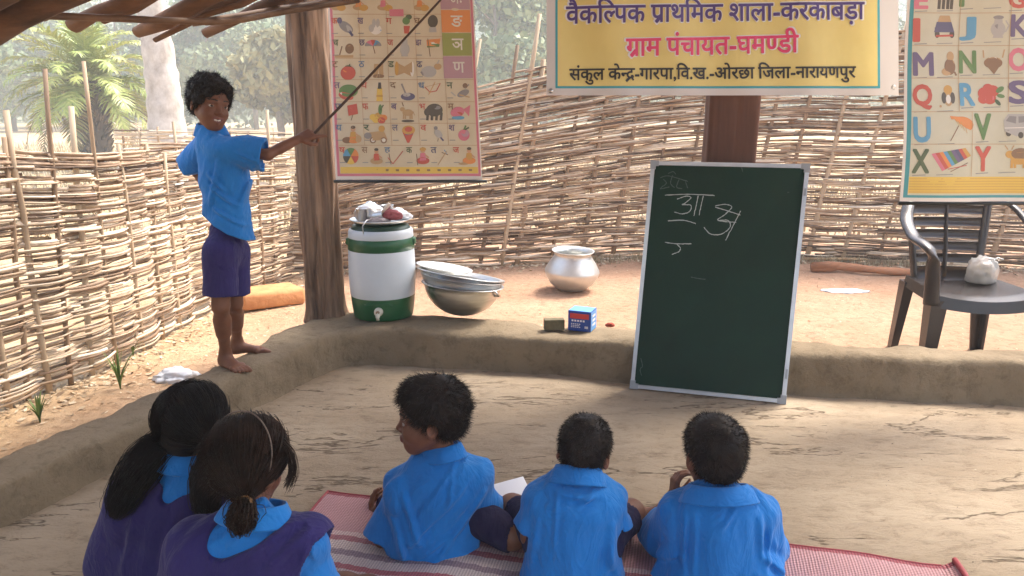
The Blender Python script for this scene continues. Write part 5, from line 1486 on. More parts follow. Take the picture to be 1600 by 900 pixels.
# backrest: two side rails, a top rail, five slats between, a solid foot
bz = lambda h: -.215 - .02 - .16 * (h - SH) - .05 * max(0, h - .6)
bw = lambda h: .155 + .05 * np.clip((h - SH) / .45, 0, 1)
mb = MB()
for s in (-1, 1):
    mb.tube([cp_(s * bw(h), bz(h), h) for h in np.linspace(SH - .03, .84, 12)], [.022] * 12, 10, flat=.55)
for h0, h1 in ((SH - .02, .455), (.475, .520), (.538, .583), (.600, .645), (.662, .707), (.724, .769), (.79, .86)):
    V, nn = [], 9
    for h in (h0, (h0 + h1) / 2, h1):
        for u in np.linspace(-1, 1, nn): V.append(cp_(u * bw(h), bz(h) - .018 * (1 - u * u), h))
    F = [(r0 * nn + i, r0 * nn + i + 1, (r0 + 1) * nn + i + 1, (r0 + 1) * nn + i) for r0 in range(2) for i in range(nn - 1)]
    m0 = len(V); V2 = [q - fwd * .007 for q in V]; F2 = [tuple(m0 + k for k in f[::-1]) for f in F]
    R1 = list(range(nn)) + [2 * nn - 1] + list(range(3 * nn - 1, 2 * nn - 1, -1)) + [nn]
    mb.add(V + V2, F + F2 + [(R1[i], R1[(i + 1) % len(R1)], m0 + R1[(i + 1) % len(R1)], m0 + R1[i]) for i in range(len(R1))])
# centre spine between the slats
mb.tube([cp_(0, bz(h) - .02, h) for h in np.linspace(SH, .84, 8)], .016, 8, flat=.5)
mb.build("backrest", M_CHAIR, chair)
for s in (-1, 1):
    pts = [cp_(s * .19, bz(.80) + .005, .82), cp_(s * .24, -.19, .795), cp_(s * .285, -.08, .72), cp_(s * .295, .06, .655), cp_(s * .285, .16, .635), cp_(s * .268, .215, .60), cp_(s * .258, .225, .5), cp_(s * .25, .225, .36)]
    q = catmull(pts, 6); mb = MB()
    w = np.interp(np.linspace(0, 1, len(q)), [0, .15, .45, .7, .8, 1], [.022, .028, .036, .038, .033, .036])
    mb.tube(q, w, 12, flat=.5); mb.build("armrest", M_CHAIR, chair)
# translucent bag of grain on the seat
M_BAG = mat("clear_bag", (.75, .74, .70), .25, spec=.6, trans=.55)
bp0 = cp_(.125, -.12, SH + .002)
bag = soft("grain_bag", bp0, (.066, .060, .088), M_BAG, "clear plastic bag of pale grain propped on the brown chair seat", "bag", 12)
soft("grain", bp0 + (0, 0, .004), (.052, .046, .05), mat("pale_grain", srgb(206, 190, 164), .7, var=srgb(150, 130, 106), nscale=55, bump=.6, bscale=80), None, None, 12).parent = bag
_g = bpy.data.objects["grain"]; _g.location = (0, 0, .004)
mb = MB(); mb.tube([bp0 + (.04, 0, .10), bp0 + (.068, .0, .125), bp0 + (.085, 0, .115)], [.022, .008, .02], 10, flat=.5); mb.build("bag_neck", M_BAG, bag)

# ------------------------------------------------------------------ floor mat
def mat_weave():
    m = bpy.data.materials.new("woven_mat"); m.use_nodes = True; nt = m.node_tree; b = nt.nodes["Principled BSDF"]; b.inputs["Roughness"].default_value = .6
    at = nt.nodes.new("ShaderNodeAttribute"); at.attribute_name = "tone"
    tc = nt.nodes.new("ShaderNodeTexCoord"); mp = nt.nodes.new("ShaderNodeMapping"); mp.inputs["Rotation"].default_value = (0, 0, R(13)); nt.links.new(tc.outputs["Object"], mp.inputs[0])
    rp = nt.nodes.new("ShaderNodeValToRGB"); rp.color_ramp.interpolation = 'CONSTANT'
    K = [(0, (150, 62, 72)), (.012, (186, 138, 138)), (.17, (206, 176, 170)), (.19, (166, 100, 104)), (.21, (206, 186, 178)), (.24, (150, 128, 134)), (.26, (206, 190, 184)), (.29, (176, 98, 104)), (.31, (204, 180, 176)), (.34, (120, 110, 118)), (.36, (206, 190, 184)), (.40, (180, 118, 120)), (.43, (204, 186, 178)), (.46, (128, 120, 128)), (.48, (206, 186, 180)), (.52, (176, 96, 102)), (.56, (200, 170, 168)), (.62, (150, 128, 134)), (.66, (206, 190, 184)), (.72, (180, 110, 114)), (.8, (186, 138, 138))]
    while len(rp.color_ramp.elements) < len(K): rp.color_ramp.elements.new(.5)
    for e, (p, c) in zip(rp.color_ramp.elements, K): e.position = p; e.color = (*srgb(*c), 1)
    n = nt.nodes.new("ShaderNodeTexNoise"); n.inputs["Scale"].default_value = 60; nt.links.new(mp.outputs[0], n.inputs["Vector"])
    ma = nt.nodes.new("ShaderNodeMath"); ma.operation = 'MULTIPLY_ADD'; ma.inputs[1].default_value = .012; nt.links.new(n.outputs["Fac"], ma.inputs[0]); nt.links.new(at.outputs["Fac"], ma.inputs[2])
    sb = nt.nodes.new("ShaderNodeMath"); sb.operation = 'SUBTRACT'; sb.inputs[1].default_value = .006; nt.links.new(ma.outputs[0], sb.inputs[0]); nt.links.new(sb.outputs[0], rp.inputs[0])
    wv = nt.nodes.new("ShaderNodeTexWave"); wv.inputs["Scale"].default_value = 38; wv.bands_direction = 'X'; nt.links.new(mp.outputs[0], wv.inputs["Vector"])
    wv2 = nt.nodes.new("ShaderNodeTexWave"); wv2.inputs["Scale"].default_value = 38; wv2.bands_direction = 'Y'; wv2.inputs["Distortion"].default_value = 1; nt.links.new(mp.outputs[0], wv2.inputs["Vector"])
    r2 = nt.nodes.new("ShaderNodeMapRange"); r2.inputs["To Min"].default_value = .68; r2.inputs["To Max"].default_value = 1.08; nt.links.new(wv.outputs["Fac"], r2.inputs["Value"])
    mx = nt.nodes.new("ShaderNodeMix"); mx.data_type = 'RGBA'; mx.blend_type = 'MULTIPLY'; mx.inputs[0].default_value = 1; nt.links.new(rp.outputs[0], mx.inputs[6]); nt.links.new(r2.outputs[0], mx.inputs[7]); nt.links.new(mx.outputs[2], b.inputs["Base Color"])
    bp = nt.nodes.new("ShaderNodeBump"); bp.inputs["Strength"].default_value = .5; bp.inputs["Distance"].default_value = .004; ad = nt.nodes.new("ShaderNodeMath"); ad.operation = 'ADD'
    nt.links.new(wv.outputs["Fac"], ad.inputs[0]); nt.links.new(wv2.outputs["Fac"], ad.inputs[1]); nt.links.new(ad.outputs[0], bp.inputs["Height"]); nt.links.new(bp.outputs[0], b.inputs["Normal"])
    return m
ma_, mb_ = G(513, 770, .02), G(1489, 886, .02)
du = (mb_ - ma_) * (1, 1, 0); Lm = np.linalg.norm(du); du /= Lm; dv = np.array((du[1], -du[0], 0))
nx, ny = 120, 60; V, T = [], []
for i in range(nx):
    for j in range(ny):
        u, v = i / (nx - 1), j / (ny - 1)
        p = ma_ + du * (u * Lm + .006 * math.sin(v * 9)) + dv * (v * 1.25 + .006 * math.sin(u * 14) + .004 * math.sin(u * 41))
        p[2] = .026 + .0025 * math.sin(u * 25 + v * 3) + .002 * math.sin(v * 40) + (.018 * max(0, (u - .985) / .015))
        V.append(p); T.append(v)
F = [(i * ny + j, i * ny + j + 1, (i + 1) * ny + j + 1, (i + 1) * ny + j) for i in range(nx - 1) for j in range(ny - 1)]
fm = mk("floor_mat", V, F, mat_weave(), origin=(ma_ + mb_) / 2 * (1, 1, 0) + (0, 0, .024), attr=T)
tag(fm, "pink and white striped woven plastic mat under the seated children", "mat")
mb = MB(); mb.tube([V[i * ny] for i in range(0, nx, 3)], .0032, 6); mb.tube([V[(nx - 1) * ny + j] + (0, 0, .002) for j in range(0, ny, 3)], .008, 8); mb.tube([V[j] for j in range(0, ny, 3)], .0045, 6)
mb.build("bound_edge", mat("crimson_binding", srgb(146, 52, 58), .6), fm)
# ------------------------------------------------------------------ people
def skin_mat(name, c1, c2):
    m = mat(name, c1, .5, var=c2, nscale=14, bump=.06, bscale=160, spec=.35)
    b = m.node_tree.nodes["Principled BSDF"]; b.inputs["Subsurface Weight"].default_value = .06; b.inputs["Subsurface Radius"].default_value = (.6, .25, .15); b.inputs["Subsurface Scale"].default_value = .01
    return m
M_SKIN = skin_mat("skin", srgb(124, 82, 60), srgb(106, 67, 48))
M_LIPS = mat("lips", srgb(118, 70, 58), .5); M_EYE = mat("eye_white", (.36, .33, .30), .4); M_IRIS = mat("iris", (.012, .008, .006), .15); M_TEETH = mat("teeth", (.78, .75, .68), .3); M_BROW = mat("brow", (.016, .012, .010), .8)
def hair_mat(name, c, c2, rough=.42):
    m = mat(name, c, max(rough, .5), var=c2, nscale=30, spec=.16); return m
M_HAIRB = hair_mat("black_hair", (.016, .013, .012), (.010, .008, .008)); M_HAIRBR = hair_mat("brown_hair", (.034, .018, .012), (.014, .009, .006), .5); M_HAIRBK = hair_mat("dark_brown_hair", (.026, .018, .014), (.012, .009, .008), .5)
def crease(m, strength=.28):
    nt = m.node_tree; b = nt.nodes["Principled BSDF"]; old = b.inputs["Normal"].links[0].from_node
    tc = nt.nodes.new("ShaderNodeTexCoord"); n = nt.nodes.new("ShaderNodeTexNoise"); n.inputs["Scale"].default_value = 11; n.inputs["Detail"].default_value = 3; n.inputs["Distortion"].default_value = 1.6
    mp = nt.nodes.new("ShaderNodeMapping"); mp.inputs["Scale"].default_value = (1.2, 1.0, .6); mp.inputs["Rotation"].default_value = (0, R(24), 0)
    nt.links.new(tc.outputs["Object"], mp.inputs[0]); nt.links.new(mp.outputs[0], n.inputs["Vector"])
    s = nt.nodes.new("ShaderNodeMath"); s.operation = 'SUBTRACT'; s.inputs[1].default_value = .5; nt.links.new(n.outputs["Fac"], s.inputs[0])
    a = nt.nodes.new("ShaderNodeMath"); a.operation = 'ABSOLUTE'; nt.links.new(s.outputs[0], a.inputs[0])
    q = nt.nodes.new("ShaderNodeMapRange"); q.inputs["From Max"].default_value = .12; q.inputs["To Min"].default_value = 1; q.inputs["To Max"].default_value = 0; nt.links.new(a.outputs[0], q.inputs["Value"])
    bp = nt.nodes.new("ShaderNodeBump"); bp.inputs["Strength"].default_value = strength; bp.inputs["Distance"].default_value = .008
    nt.links.new(q.outputs[0], bp.inputs["Height"]); nt.links.new(old.outputs[0], bp.inputs["Normal"]); nt.links.new(bp.outputs[0], b.inputs["Normal"])
M_BLUE = mat("blue_cotton", srgb(32, 124, 198), .85, var=srgb(27, 111, 184), nscale=5, bump=.22, bscale=55, sheen=.15, spec=.25)
M_NAVY = mat("navy_cotton", srgb(50, 43, 98), .88, var=srgb(43, 37, 86), nscale=6, bump=.25, bscale=60, sheen=.1, spec=.2)
M_DNAVY = mat("dark_navy_cotton", srgb(42, 38, 66), .88, var=srgb(34, 31, 56), nscale=6, bump=.25, bscale=60, spec=.2)

for _m in (M_BLUE, M_NAVY, M_DNAVY): crease(_m)


def rot_to(yaw, pitch=0, roll=0):
    """head frame: +y face, +z crown; yaw 0 looks along +Y, positive turns left"""
    return np.array((Matrix.Rotation(R(yaw), 3, 'Z') @ Matrix.Rotation(R(-pitch), 3, 'X') @ Matrix.Rotation(R(roll), 3, 'Y')))


def head_mesh(smile=False, h=.0021, neck=None, face=True):
    v = Vol((-.10, -.13, -.17), (.10, .135, .125), h)
    v.ell((0, -.010, .032), (.069, .087, .076)); v.ell((0, .024, -.018), (.053, .057, .068), k=.02); v.ell((0, .046, -.060), (.036, .034, .034), k=.02); v.ell((0, .055, -.080), (.020, .018, .017), k=.026)
    for s in (-1, 1):
        v.ell((s * .033, .047, -.034), (.023, .024, .023), k=.028); v.cap((s * .044, -.004, -.042), (s * .018, .050, -.078), .014, .015, k=.026)
        v.cap((s * .012, .076, .021), (s * .046, .058, .021), .0055, .0045, k=.016)
    v.cap((0, .073, .006), (0, .090, -.023), .005, .0092, k=.012)
    for s in (-1, 1): v.ell((s * .0110, .082, -.027), (.0080, .0085, .0065), k=.006)
    for s in (-1, 1): v.ell((s * .030, .084, .002), (.015, .013, .0095), k=.010, sub=True)
    for s in (-1, 1):
        v.ell((s * .0300, .0630, .001), (.0130, .0130, .0120), k=.001)
        v.cap((s * .0185, .0730, .0030), (s * .030, .0762, .0078), .0022, .0025, k=.002); v.cap((s * .030, .0762, .0078), (s * .0425, .066, .0035), .0025, .002, k=.002)
        v.cap((s * .019, .0730, -.002), (s * .030, .0748, -.0072), .002, k=.003); v.cap((s * .030, .0748, -.0072), (s * .042, .066, -.002), .002, k=.003)
    if smile:
        for s in (-1, 1):
            v.cap((0, .0840, -.0490), (s * .0275, .0660, -.0420), .0046, .0030, k=.005); v.cap((0, .0815, -.0675), (s * .0275, .0660, -.0430), .0052, .003, k=.005)
            v.ell((s * .031, .060, -.033), (.014, .014, .012), k=.012)
        for s in (-1, 1): v.ell((s * .0095, .0860, -.0560), (.0155, .0115, .0062), Euler((0, -s * R(16), -s * R(24))), k=.001, sub=True)
        v.ell((0, .0585, -.0555), (.024, .0195, .0085), k=0)
    else:
        for s in (-1, 1):
            v.cap((0, .0845, -.0515), (s * .020, .0735, -.0540), .0052, .0038, k=.006); v.cap((0, .0835, -.0610), (s * .018, .0735, -.0565), .0060, .0038, k=.006)
        v.cap((-.019, .0815, -.0565), (.019, .0815, -.0565), .0020, k=.004, sub=True)
    for s in (-1, 1):
        v.ell((s * .072, -.010, -.008), (.0072, .018, .029), Euler((R(12), 0, -s * R(24))), k=.008); v.ell((s * .079, -.006, -.004), (.005, .010, .017), Euler((R(12), 0, -s * R(24))), k=.004, sub=True)
    nk = np.array((0, -.03, -.16)) if neck is None else neck
    v.cap((0, -.018, -.045), nk, .034, .038, k=.025)
    V, Q = v.mesh()
    c = V[Q].mean(1); x, y, z = np.abs(c[:, 0]), c[:, 1], c[:, 2]
    mi = np.zeros(len(Q), int)
    de = np.sqrt((x - .030) ** 2 + (y - .063) ** 2 + (z - .001) ** 2)
    eye = (de < .0136) & (y > .066) & (np.abs(z - .0005) < .0062 * np.sqrt(np.clip(1 - ((x - .030) / .0125) ** 2, 0, 1))); mi[eye] = 2
    gx = np.where(c[:, 0] > 0, .030, -.030) + .001
    mi[eye & (np.hypot(c[:, 0] - gx, z - .0010) < .0060)] = 3
    if smile:
        cz = -.0570 + .30 * x
        lips = (y > .066) & (x < .028) & (np.abs(z - cz) < .0130 * np.sqrt(np.clip(1 - (x / .029) ** 2, 0, 1))); mi[lips] = 1
        mi[(x < .0215) & (y > .060) & (y < .0795) & (np.abs(z + .0555 - .12 * x) < .0070) & (np.abs(np.sqrt((x / .024) ** 2 + ((y - .0585) / .0195) ** 2 + ((z + .0555) / .0085) ** 2) - 1) < .05)] = 4
    else:
        mi[(y > .066) & (((x / .022) ** 2 + ((z + .0562) / .0115) ** 2) < 1)] = 1
    br = (y > .05) & (np.abs(z - .0215 - .005 * np.cos((x - .03) * 60)) < .0026) & (x > .013) & (x < .047); mi[br] = 5
    return V, Q, mi


HMATS = [M_SKIN, M_LIPS, M_EYE, M_IRIS, M_TEETH, M_BROW]


def hand(v, w, d, n, side, curls, sc=.8, k=.006):
    """palm from wrist w along d; fingers curl towards n; the thumb leaves the palm on the -side*s flank"""
    d = unit(d); n = unit(np.asarray(n) - d * (np.asarray(n) @ d)); s = np.cross(d, n) * side
    for i in range(4):
        b = w + d * .062 * sc * (1 - .04 * abs(i - 1.2)) + s * (i - 1.5) * .0165 * sc
        v.cap(w + s * (i - 1.5) * .009 * sc + d * .008, b, .0125 * sc, .0105 * sc, k=k)
        L = np.array((.030, .021, .017)) * sc * (.92, 1.06, 1.0, .8)[i]
        a, q = 0, b
        for j in range(3):
            a += curls[i] * (.85, 1.1, .8)[j]
            q2 = q + (d * math.cos(a) + n * math.sin(a)) * L[j] + s * (i - 1.5) * .0012
            v.cap(q, q2, (.0098 - .0010 * j) * sc, (.0088 - .0012 * j) * sc, k=.0025); q = q2
    t0 = w + d * .018 * sc - s * .022 * sc + n * .004
    t1 = t0 + (d * .62 - s * .55 + n * .5) * .030 * sc; t2 = t1 + (d * .75 + s * .10 + n * .55) * .026 * sc; t3 = t2 + (d * .7 + s * .3 + n * .5) * .018 * sc
    v.cap(w + d * .01, t0, .012 * sc, .012 * sc, k=k); v.cap(t0, t1, .0120 * sc, .0105 * sc, k=.005); v.cap(t1, t2, .0105 * sc, .0095 * sc, k=.003); v.cap(t2, t3, .0095 * sc, .0075 * sc, k=.002)


def foot(v, ank, toe, up, sc=.8, side=1):
    """bare foot: heel under the ankle, arch, ball and five toes"""
    ank, toe = np.asarray(ank, float), np.asarray(toe, float)
    f = unit((toe - ank) * (1, 1, 0)); s = np.array((f[1], -f[0], 0)) * side; z = up
    L = .19 * sc
    heel = np.array((ank[0], ank[1], 0)) - f * .022 * sc
    h = lambda t, l, zz, : heel + f * t * L + s * l * sc + np.array((0, 0, z + zz * sc))
    v.cap(h(0, 0, .024), h(.08, 0, .026), .024 * sc, k=.01); v.cap(ank, h(.10, 0, .04), .026 * sc, .027 * sc, k=.02)
    v.cap(h(.10, 0, .04), h(.62, -.006, .018), .029 * sc, .020 * sc, k=.02, flat=((0, 0, 1), .85)); v.cap(h(.05, .008, .018), h(.64, .018, .014), .018 * sc, .015 * sc, k=.015)
    v.cap(h(.62, -.022, .017), h(.62, .026, .013), .0175 * sc, .0125 * sc, k=.012)
    for i in range(5):
        l = -.024 + .0135 * i
        a, b = h(.68 - .012 * i, l, .014), h((.93, .91, .87, .83, .78)[i], l * 1.05, .0095)
        r = (.0115, .0088, .0082, .0078, .0075)[i] * sc
        v.cap(a, (a + b) / 2 + (0, 0, .004 * sc), r * .95, r, k=.004); v.cap((a + b) / 2 + (0, 0, .004 * sc), b, r, r * .92, k=.002)


def put(V, rot, c, s=1.0): return (V * s) @ rot.T + c


def strand_mesh(name, paths, r, m, parent, extra=None):
    V, F = tubes(paths, r, 3)
    if extra is not None: V, F = join([(V, F), extra])
    return mk(name, V, F, m, parent)


def cap_hair(t, plane1=((0, .070, .070), (0, .80, -.60)), plane2=((0, -.06, -.066), (0, .42, -.91)), bumpy=.006, fr=38, h=.0035, seed=0, low=None, squash=1.0):
    v = Vol((-.12, -.15, -.14), (.12, .14, .15), h)
    v.ell((0, -.013, .034), (.070 + t, .088 + t, (.076 + t) * squash)); v.ell((0, -.035, -.01), (.058 + t * .6, .058 + t * .6, .062), k=.02)
    v.ell((0, .03, .055), (.055 + t * .5, .045 + t * .6, .045 + t * .6), k=.02)
    v.plane(*plane1, k=.012); v.plane(*plane2, k=.012)
    for s in (-1, 1): v.ell((s * (.082), -.004, -.014), (.018, .021, .031), k=.008, sub=True)
    v.wrinkle(bumpy, (fr, fr, fr), seed)
    return v.mesh()


def fuzz(V, Q, n, length, r, seed, comb=None, up=.5, cm=.6, curl=.3, K=5):
    rg = np.random.default_rng(seed)
    c = V[Q]; nn = np.cross(c[:, 2] - c[:, 0], c[:, 3] - c[:, 1]); nn /= np.maximum(np.linalg.norm(nn, axis=1, keepdims=True), 1e-9)
    ctr = V.mean(0); flip = np.sign(((c.mean(1) - ctr) * nn).sum(1)); nn *= flip[:, None]
    i = rg.integers(0, len(Q), n); p0 = c.mean(1)[i] - nn[i] * .003
    cb = np.zeros((n, 3)) if comb is None else comb(p0)
    d = unit3(nn[i] * up + cb * cm + rg.normal(size=(n, 3)) * curl)
    d2 = unit3(d + rg.normal(size=(n, 3)) * curl + cb * .5 * cm - nn[i] * .25)
    L = length * rg.uniform(.5, 1.3, n)
    t = np.linspace(0, 1, K)
    pa = p0[:, None] + (d[:, None] * t[None, :, None] * .6 + d2[:, None] * (t ** 2)[None, :, None] * .4) * L[:, None, None]
    return pa, np.linspace(1, .15, K)[None] * r * rg.uniform(.7, 1.3, n)[:, None]


def rib_folds(v, folds):
    for a, b, r, k in folds: v.cap(a, b, r, r * .5, k=k)


def ribcage(v, pel, chest, neck, shL, shR, fwd, r0, r1, fl, rs, k=.05):
    v.cap(pel, chest, r0, r1, k=k, flat=(fwd, fl)); v.cap(chest, neck, r1 * .86, .040, k=k, flat=(fwd, fl + .08)); v.cap(shL, shR, rs, k=k); v.cap(chest, (shL + shR) / 2, r1, r1 * .72, k=k, flat=(fwd, fl))


def person(label, J, hp, hs, hr, **o):
    """J: joints; hp, hs, hr: head place, scale, rotation"""
    V, Q, mi = head_mesh(o.get('smile', False), neck=((J['neck'] - hp) @ hr) / hs)
    hv = put(V, hr, hp, hs)
    allp = np.array([p for kk, p in J.items() if kk != 'fwd'])
    v = Vol(allp.min(0) - .13, allp.max(0) + .13, o.get('h', .0045))
    fw = J['fwd']
    lm = o.get('limb', 1.0); ribcage(v, J['pel'], J['chest'], J['neck'], J['shL'], J['shR'], fw, .078 * lm * lm, .078 * lm, .72, .030, .03)
    for s in 'LR':
        q = o.get('limb', 1.0)
        v.cap(J['sh' + s], J['el' + s], .031 * q, .026 * q, k=.012); v.cap(J['el' + s], J['wr' + s], .0265 * q, .0185 * q, k=.01); v.cap(J['el' + s] * .6 + J['wr' + s] * .4, J['wr' + s], .024 * q, .0175 * q, k=.012)
        v.cap(J['pel'], J['hip' + s], .068 * q * q, .062 * q, k=.02); v.cap(J['hip' + s], J['kn' + s], .058 * q, .043 * q, k=.015); v.cap(J['kn' + s], J['an' + s], .040 * q, .026 * q, k=.012)
        m = J['kn' + s] * .7 + J['an' + s] * .3; v.cap(m, J['kn' + s] * .45 + J['an' + s] * .55, .042 * q, .034 * q, k=.02)
        hd = J.get('hd' + s) if False else None
        hand(v, J['wr' + s], *o['hand' + s]); foot(v, J['an' + s], J['to' + s], o['up' + s], o.get('fsc', .8), 1 if s == 'R' else -1)
    bv, bq = v.mesh()
    base = np.array(o['base'])
    AV, AQ = join([(hv, Q), (bv, bq)])
    root = mk("person", AV, AQ, HMATS, origin=base, midx=np.concatenate([mi, np.zeros(len(bq), int)]))
    tag(root, label, o['cat'], o.get('group')); return root


def collar_ring(n0, n1, ra, rb, drop, fl=.86, n=48):
    """turned-down collar: a stand round the neck folded over outwards"""
    ax = unit(n1 - n0); H = np.linalg.norm(n1 - n0)
    e1 = unit(np.cross(ax, (0, 1, 0.001))); e2 = np.cross(ax, e1)
    prof = [(rb - .006, -.01), (rb - .004, H * .5), (rb - .002, H * .9), (rb + .001, H), (rb + .0045, H * .97), (ra * .55 + rb * .45 + .006, H * .55), (ra + .010, H * .10 - drop), (ra + .011, H * .05 - drop - .002), (ra + .008, H * .05 - drop), (ra, H * .2 - drop * .5)]
    V = []
    for (r, z) in prof:
        for j in range(n):
            q = 2 * math.pi * j / n; w = 1 + .025 * math.sin(3 * q + 1) + .02 * math.sin(5 * q)
            V.append(n0 + ax * (z + .003 * math.sin(2 * q + 2)) + (e1 * math.cos(q) + e2 * math.sin(q) * fl) * r * w)
    k = len(prof); F = [(i * n + j, i * n + (j + 1) % n, (i + 1) * n + (j + 1) % n, (i + 1) * n + j) for i in range(k - 1) for j in range(n)]
    return np.array(V), np.array(F)


def shirt(root, J, name="shirt", r0=.105, r1=.105, fl=.72, rs=.045, sl=(.056, .060), cut=.95, hem=None, seed=1, amp=.006, fr=(9, 24, 24), M=None, folds=(), collar=None, h=.004, m=None, subs=(), extra=None, bot=.03, slk=.03, fo=None, skirt=()):
    keys = ['pel', 'chest', 'neck', 'shL', 'shR', 'elL', 'elR']
    P_ = np.array([J[k] for k in keys]); v = Vol(P_.min(0) - .18, P_.max(0) + .15, h)
    fw = J['fwd']
    ribcage(v, J['pel'], J['chest'], J['neck'], J['shL'], J['shR'], fw, r0, r1, fl, rs, .05)
    ends = []
    for s, c in zip('LR', cut if isinstance(cut, (tuple, list)) else (cut, cut)):
        a, b = J['sh' + s], J['sh' + s] * (1 - c) + J['el' + s] * c
        a = a + unit(J['shL' if s == 'R' else 'shR'] - a) * .03
        w = v.twin()
        w.cap(a, b, sl[0], sl[1], k=0); 
        d = unit(b - a); w.plane(b, d, k=.004)
        f = w.f; hh = np.clip(.5 + .5 * (v.f - f) / slk, 0, 1); v.f = v.f * (1 - hh) + f * hh - slk * hh * (1 - hh)
        ends.append((b, d))
    for (b, d) in ends: v.cap(b - d * .018, b + d * .03, sl[1] - .006, sl[1] - .005, k=.002, sub=True, ends=True)
    if extra: extra(v)
    for q, r in skirt: v.cap(J['pel'], q, r0, r, k=.03, flat=(fw, .8))
    v.wrinkle(amp, fr, seed, M, o=3); v.wrinkle(amp * .9, (fr[0] * .5, fr[1] * .6, fr[2] * .6), seed + 7, M, ridge=True, o=1)
    for a, b, r, k in folds: v.fold(a, b, r * .95, r * 1.0, fo if fo is not None else -fw, J['chest'])
    if hem is not None:
        v.plane(*hem, k=.004)
    for sfun in subs: sfun(v)
    V, Q = v.mesh()
    if collar is not None: V, Q = join([(V, Q), collar_ring(*collar)])
    return mk(name, V, Q, m or M_BLUE, root)


def frame(axis, out):
    """columns: along the axis, across it, outwards"""
    a = unit(axis); o = np.asarray(out, float); o = unit(o - a * (a @ o)); return np.stack([a, np.cross(o, a), o], 1)


def legs_cloth(root, J, name, r0, r1, m, t=.8, seed=3, amp=.005, h=.0045, pelr=.08):
    P_ = np.array([J[k] for k in ('pel', 'hipL', 'hipR', 'knL', 'knR')]); v = Vol(P_.min(0) - .15, P_.max(0) + .15, h)
    v.cap(J['hipL'], J['hipR'], pelr, k=.03, flat=(J['fwd'], .85)); v.cap(J['pel'], J['pel'] + unit(J['chest'] - J['pel']) * .06, pelr * .98, k=.03, flat=(J['fwd'], .85))
    ends = []
    for s in 'LR':
        a, b = J['hip' + s], J['hip' + s] * (1 - t) + J['kn' + s] * t
        w = v.twin(); w.cap(a, b, r0, r1, k=0); d = unit(b - a); w.plane(b, d, k=.004)
        f = w.f; hh = np.clip(.5 + .5 * (v.f - f) / .02, 0, 1); v.f = v.f * (1 - hh) + f * hh - .02 * hh * (1 - hh); ends.append((b, d))
    for (b, d) in ends: v.cap(b - d * .015, b + d * .03, r1 - .006, r1 - .005, k=.002, sub=True, ends=True)
    v.wrinkle(amp, (10, 18, 18), seed, o=3)
    X = np.arange(v.n[2]) * v.h + v.lo[2]
    V, Q = v.mesh(); V[:, 2] = np.maximum(V[:, 2], .031 if t < 5 else -9)
    return mk(name, V, Q, m, root)


ZUP = np.array((0, 0, 1.)); FW = np.array((0, 1., 0)); RT = np.array((1., 0, 0))
NPAL = (np.array((0, .5, -.85)), )
def seated(J, kneeL, kneeR, sp=.11):
    """fills in crossed legs for a child sitting on the mat"""
    fw = J['fwd']; rt = np.array((fw[1], -fw[0], 0))
    J['hipL'], J['hipR'] = J['pel'] - rt * .06 + fw * .01, J['pel'] + rt * .06 + fw * .01
    J['knL'], J['knR'] = kneeL, kneeR
    mid = (J['pel'] + fw * .20) * (1, 1, 0)
    J['anL'] = mid + rt * .07 + fw * .00 + ZUP * .07; J['anR'] = mid - rt * .07 + fw * .05 + ZUP * .075
    J['toL'] = J['anL'] + rt * .1 + fw * .03; J['toR'] = J['anR'] - rt * .1 + fw * .03
    return J


# ---- boy sitting in the middle, seen in profile
J = dict(fwd=unit((-.12, 1, 0)), pel=P(684, 815, 2.04), chest=P(690, 765, 2.03), neck=P(693, 712, 2.03), shL=P(618, 752, 2.06), shR=P(752, 748, 2.04), elL=P(600, 842, 2.01), elR=P(764, 822, 2.06), wrL=P(582, 812, 2.20), wrR=P(806, 848, 2.10))
J['pel'][2] = max(J['pel'][2], .115)
seated(J, P(612, 815, 2.16), P(800, 866, 1.97)); J['knL'][2] = .07; J['knR'][2] = max(J['knR'][2], .078)
hp, hr = P(672, 652, 2.03), rot_to(93, 4, 0)
pA = person("seated boy in blue shirt turning his head in profile to the left", J, hp, .99, hr, cat="boy", base=(J['pel'][0], J['pel'][1], .03), handL=((-.15, .6, .75), (.9, .2, .1), 1, (.35, .4, .45, .5)), handR=((.3, 1, -.2), (0, .2, -1), -1, (.25,) * 4), upL=.035, upR=.04)
S = lambda px, py, y: P(px, py, y)
def armpitA(v):
    v.cap(P(628, 770, 2.0), P(636, 850, 1.975), .048, .052, k=.02); v.cap(P(640, 790, 1.975), P(648, 840, 1.96), .04, .04, k=.02)
shirt(pA, J, extra=armpitA, r0=.112, r1=.118, fl=.70, rs=.046, sl=(.052, .060), cut=(1.0, .88), seed=4, amp=.010, M=frame(P(640, 850, 2) - P(740, 740, 2), -FW), fr=(7, 20, 20),
      folds=[(S(742, 745, 1.955), S(640, 850, 1.925), .008, .012), (S(715, 728, 1.955), S(650, 812, 1.93), .007, .012), (S(760, 775, 1.96), S(690, 868, 1.925), .008, .012), (S(630, 770, 1.96), S(655, 850, 1.93), .008, .012), (S(615, 800, 1.99), S(632, 868, 1.95), .009, .012), (S(722, 830, 1.935), S(655, 868, 1.93), .008, .012), (S(708, 740, 1.955), S(700, 800, 1.935), .006, .010)],
      collar=(J['neck'] + (0, .0, -.004), J['neck'] + (-.004, .008, .034), .060, .050, .004), slk=.017, skirt=[(P(650, 885, 1.985), .072), (P(714, 885, 1.985), .072), (P(684, 892, 1.98), .092)])
legs_cloth(pA, J, "shorts", .060, .050, M_DNAVY, t=1.05, pelr=.085)
V, Q = cap_hair(.014, bumpy=.008, fr=34, seed=2, plane1=((0, .066, .048), (0, .86, -.51)), plane2=((0, -.06, -.068), (0, .62, -.78)))
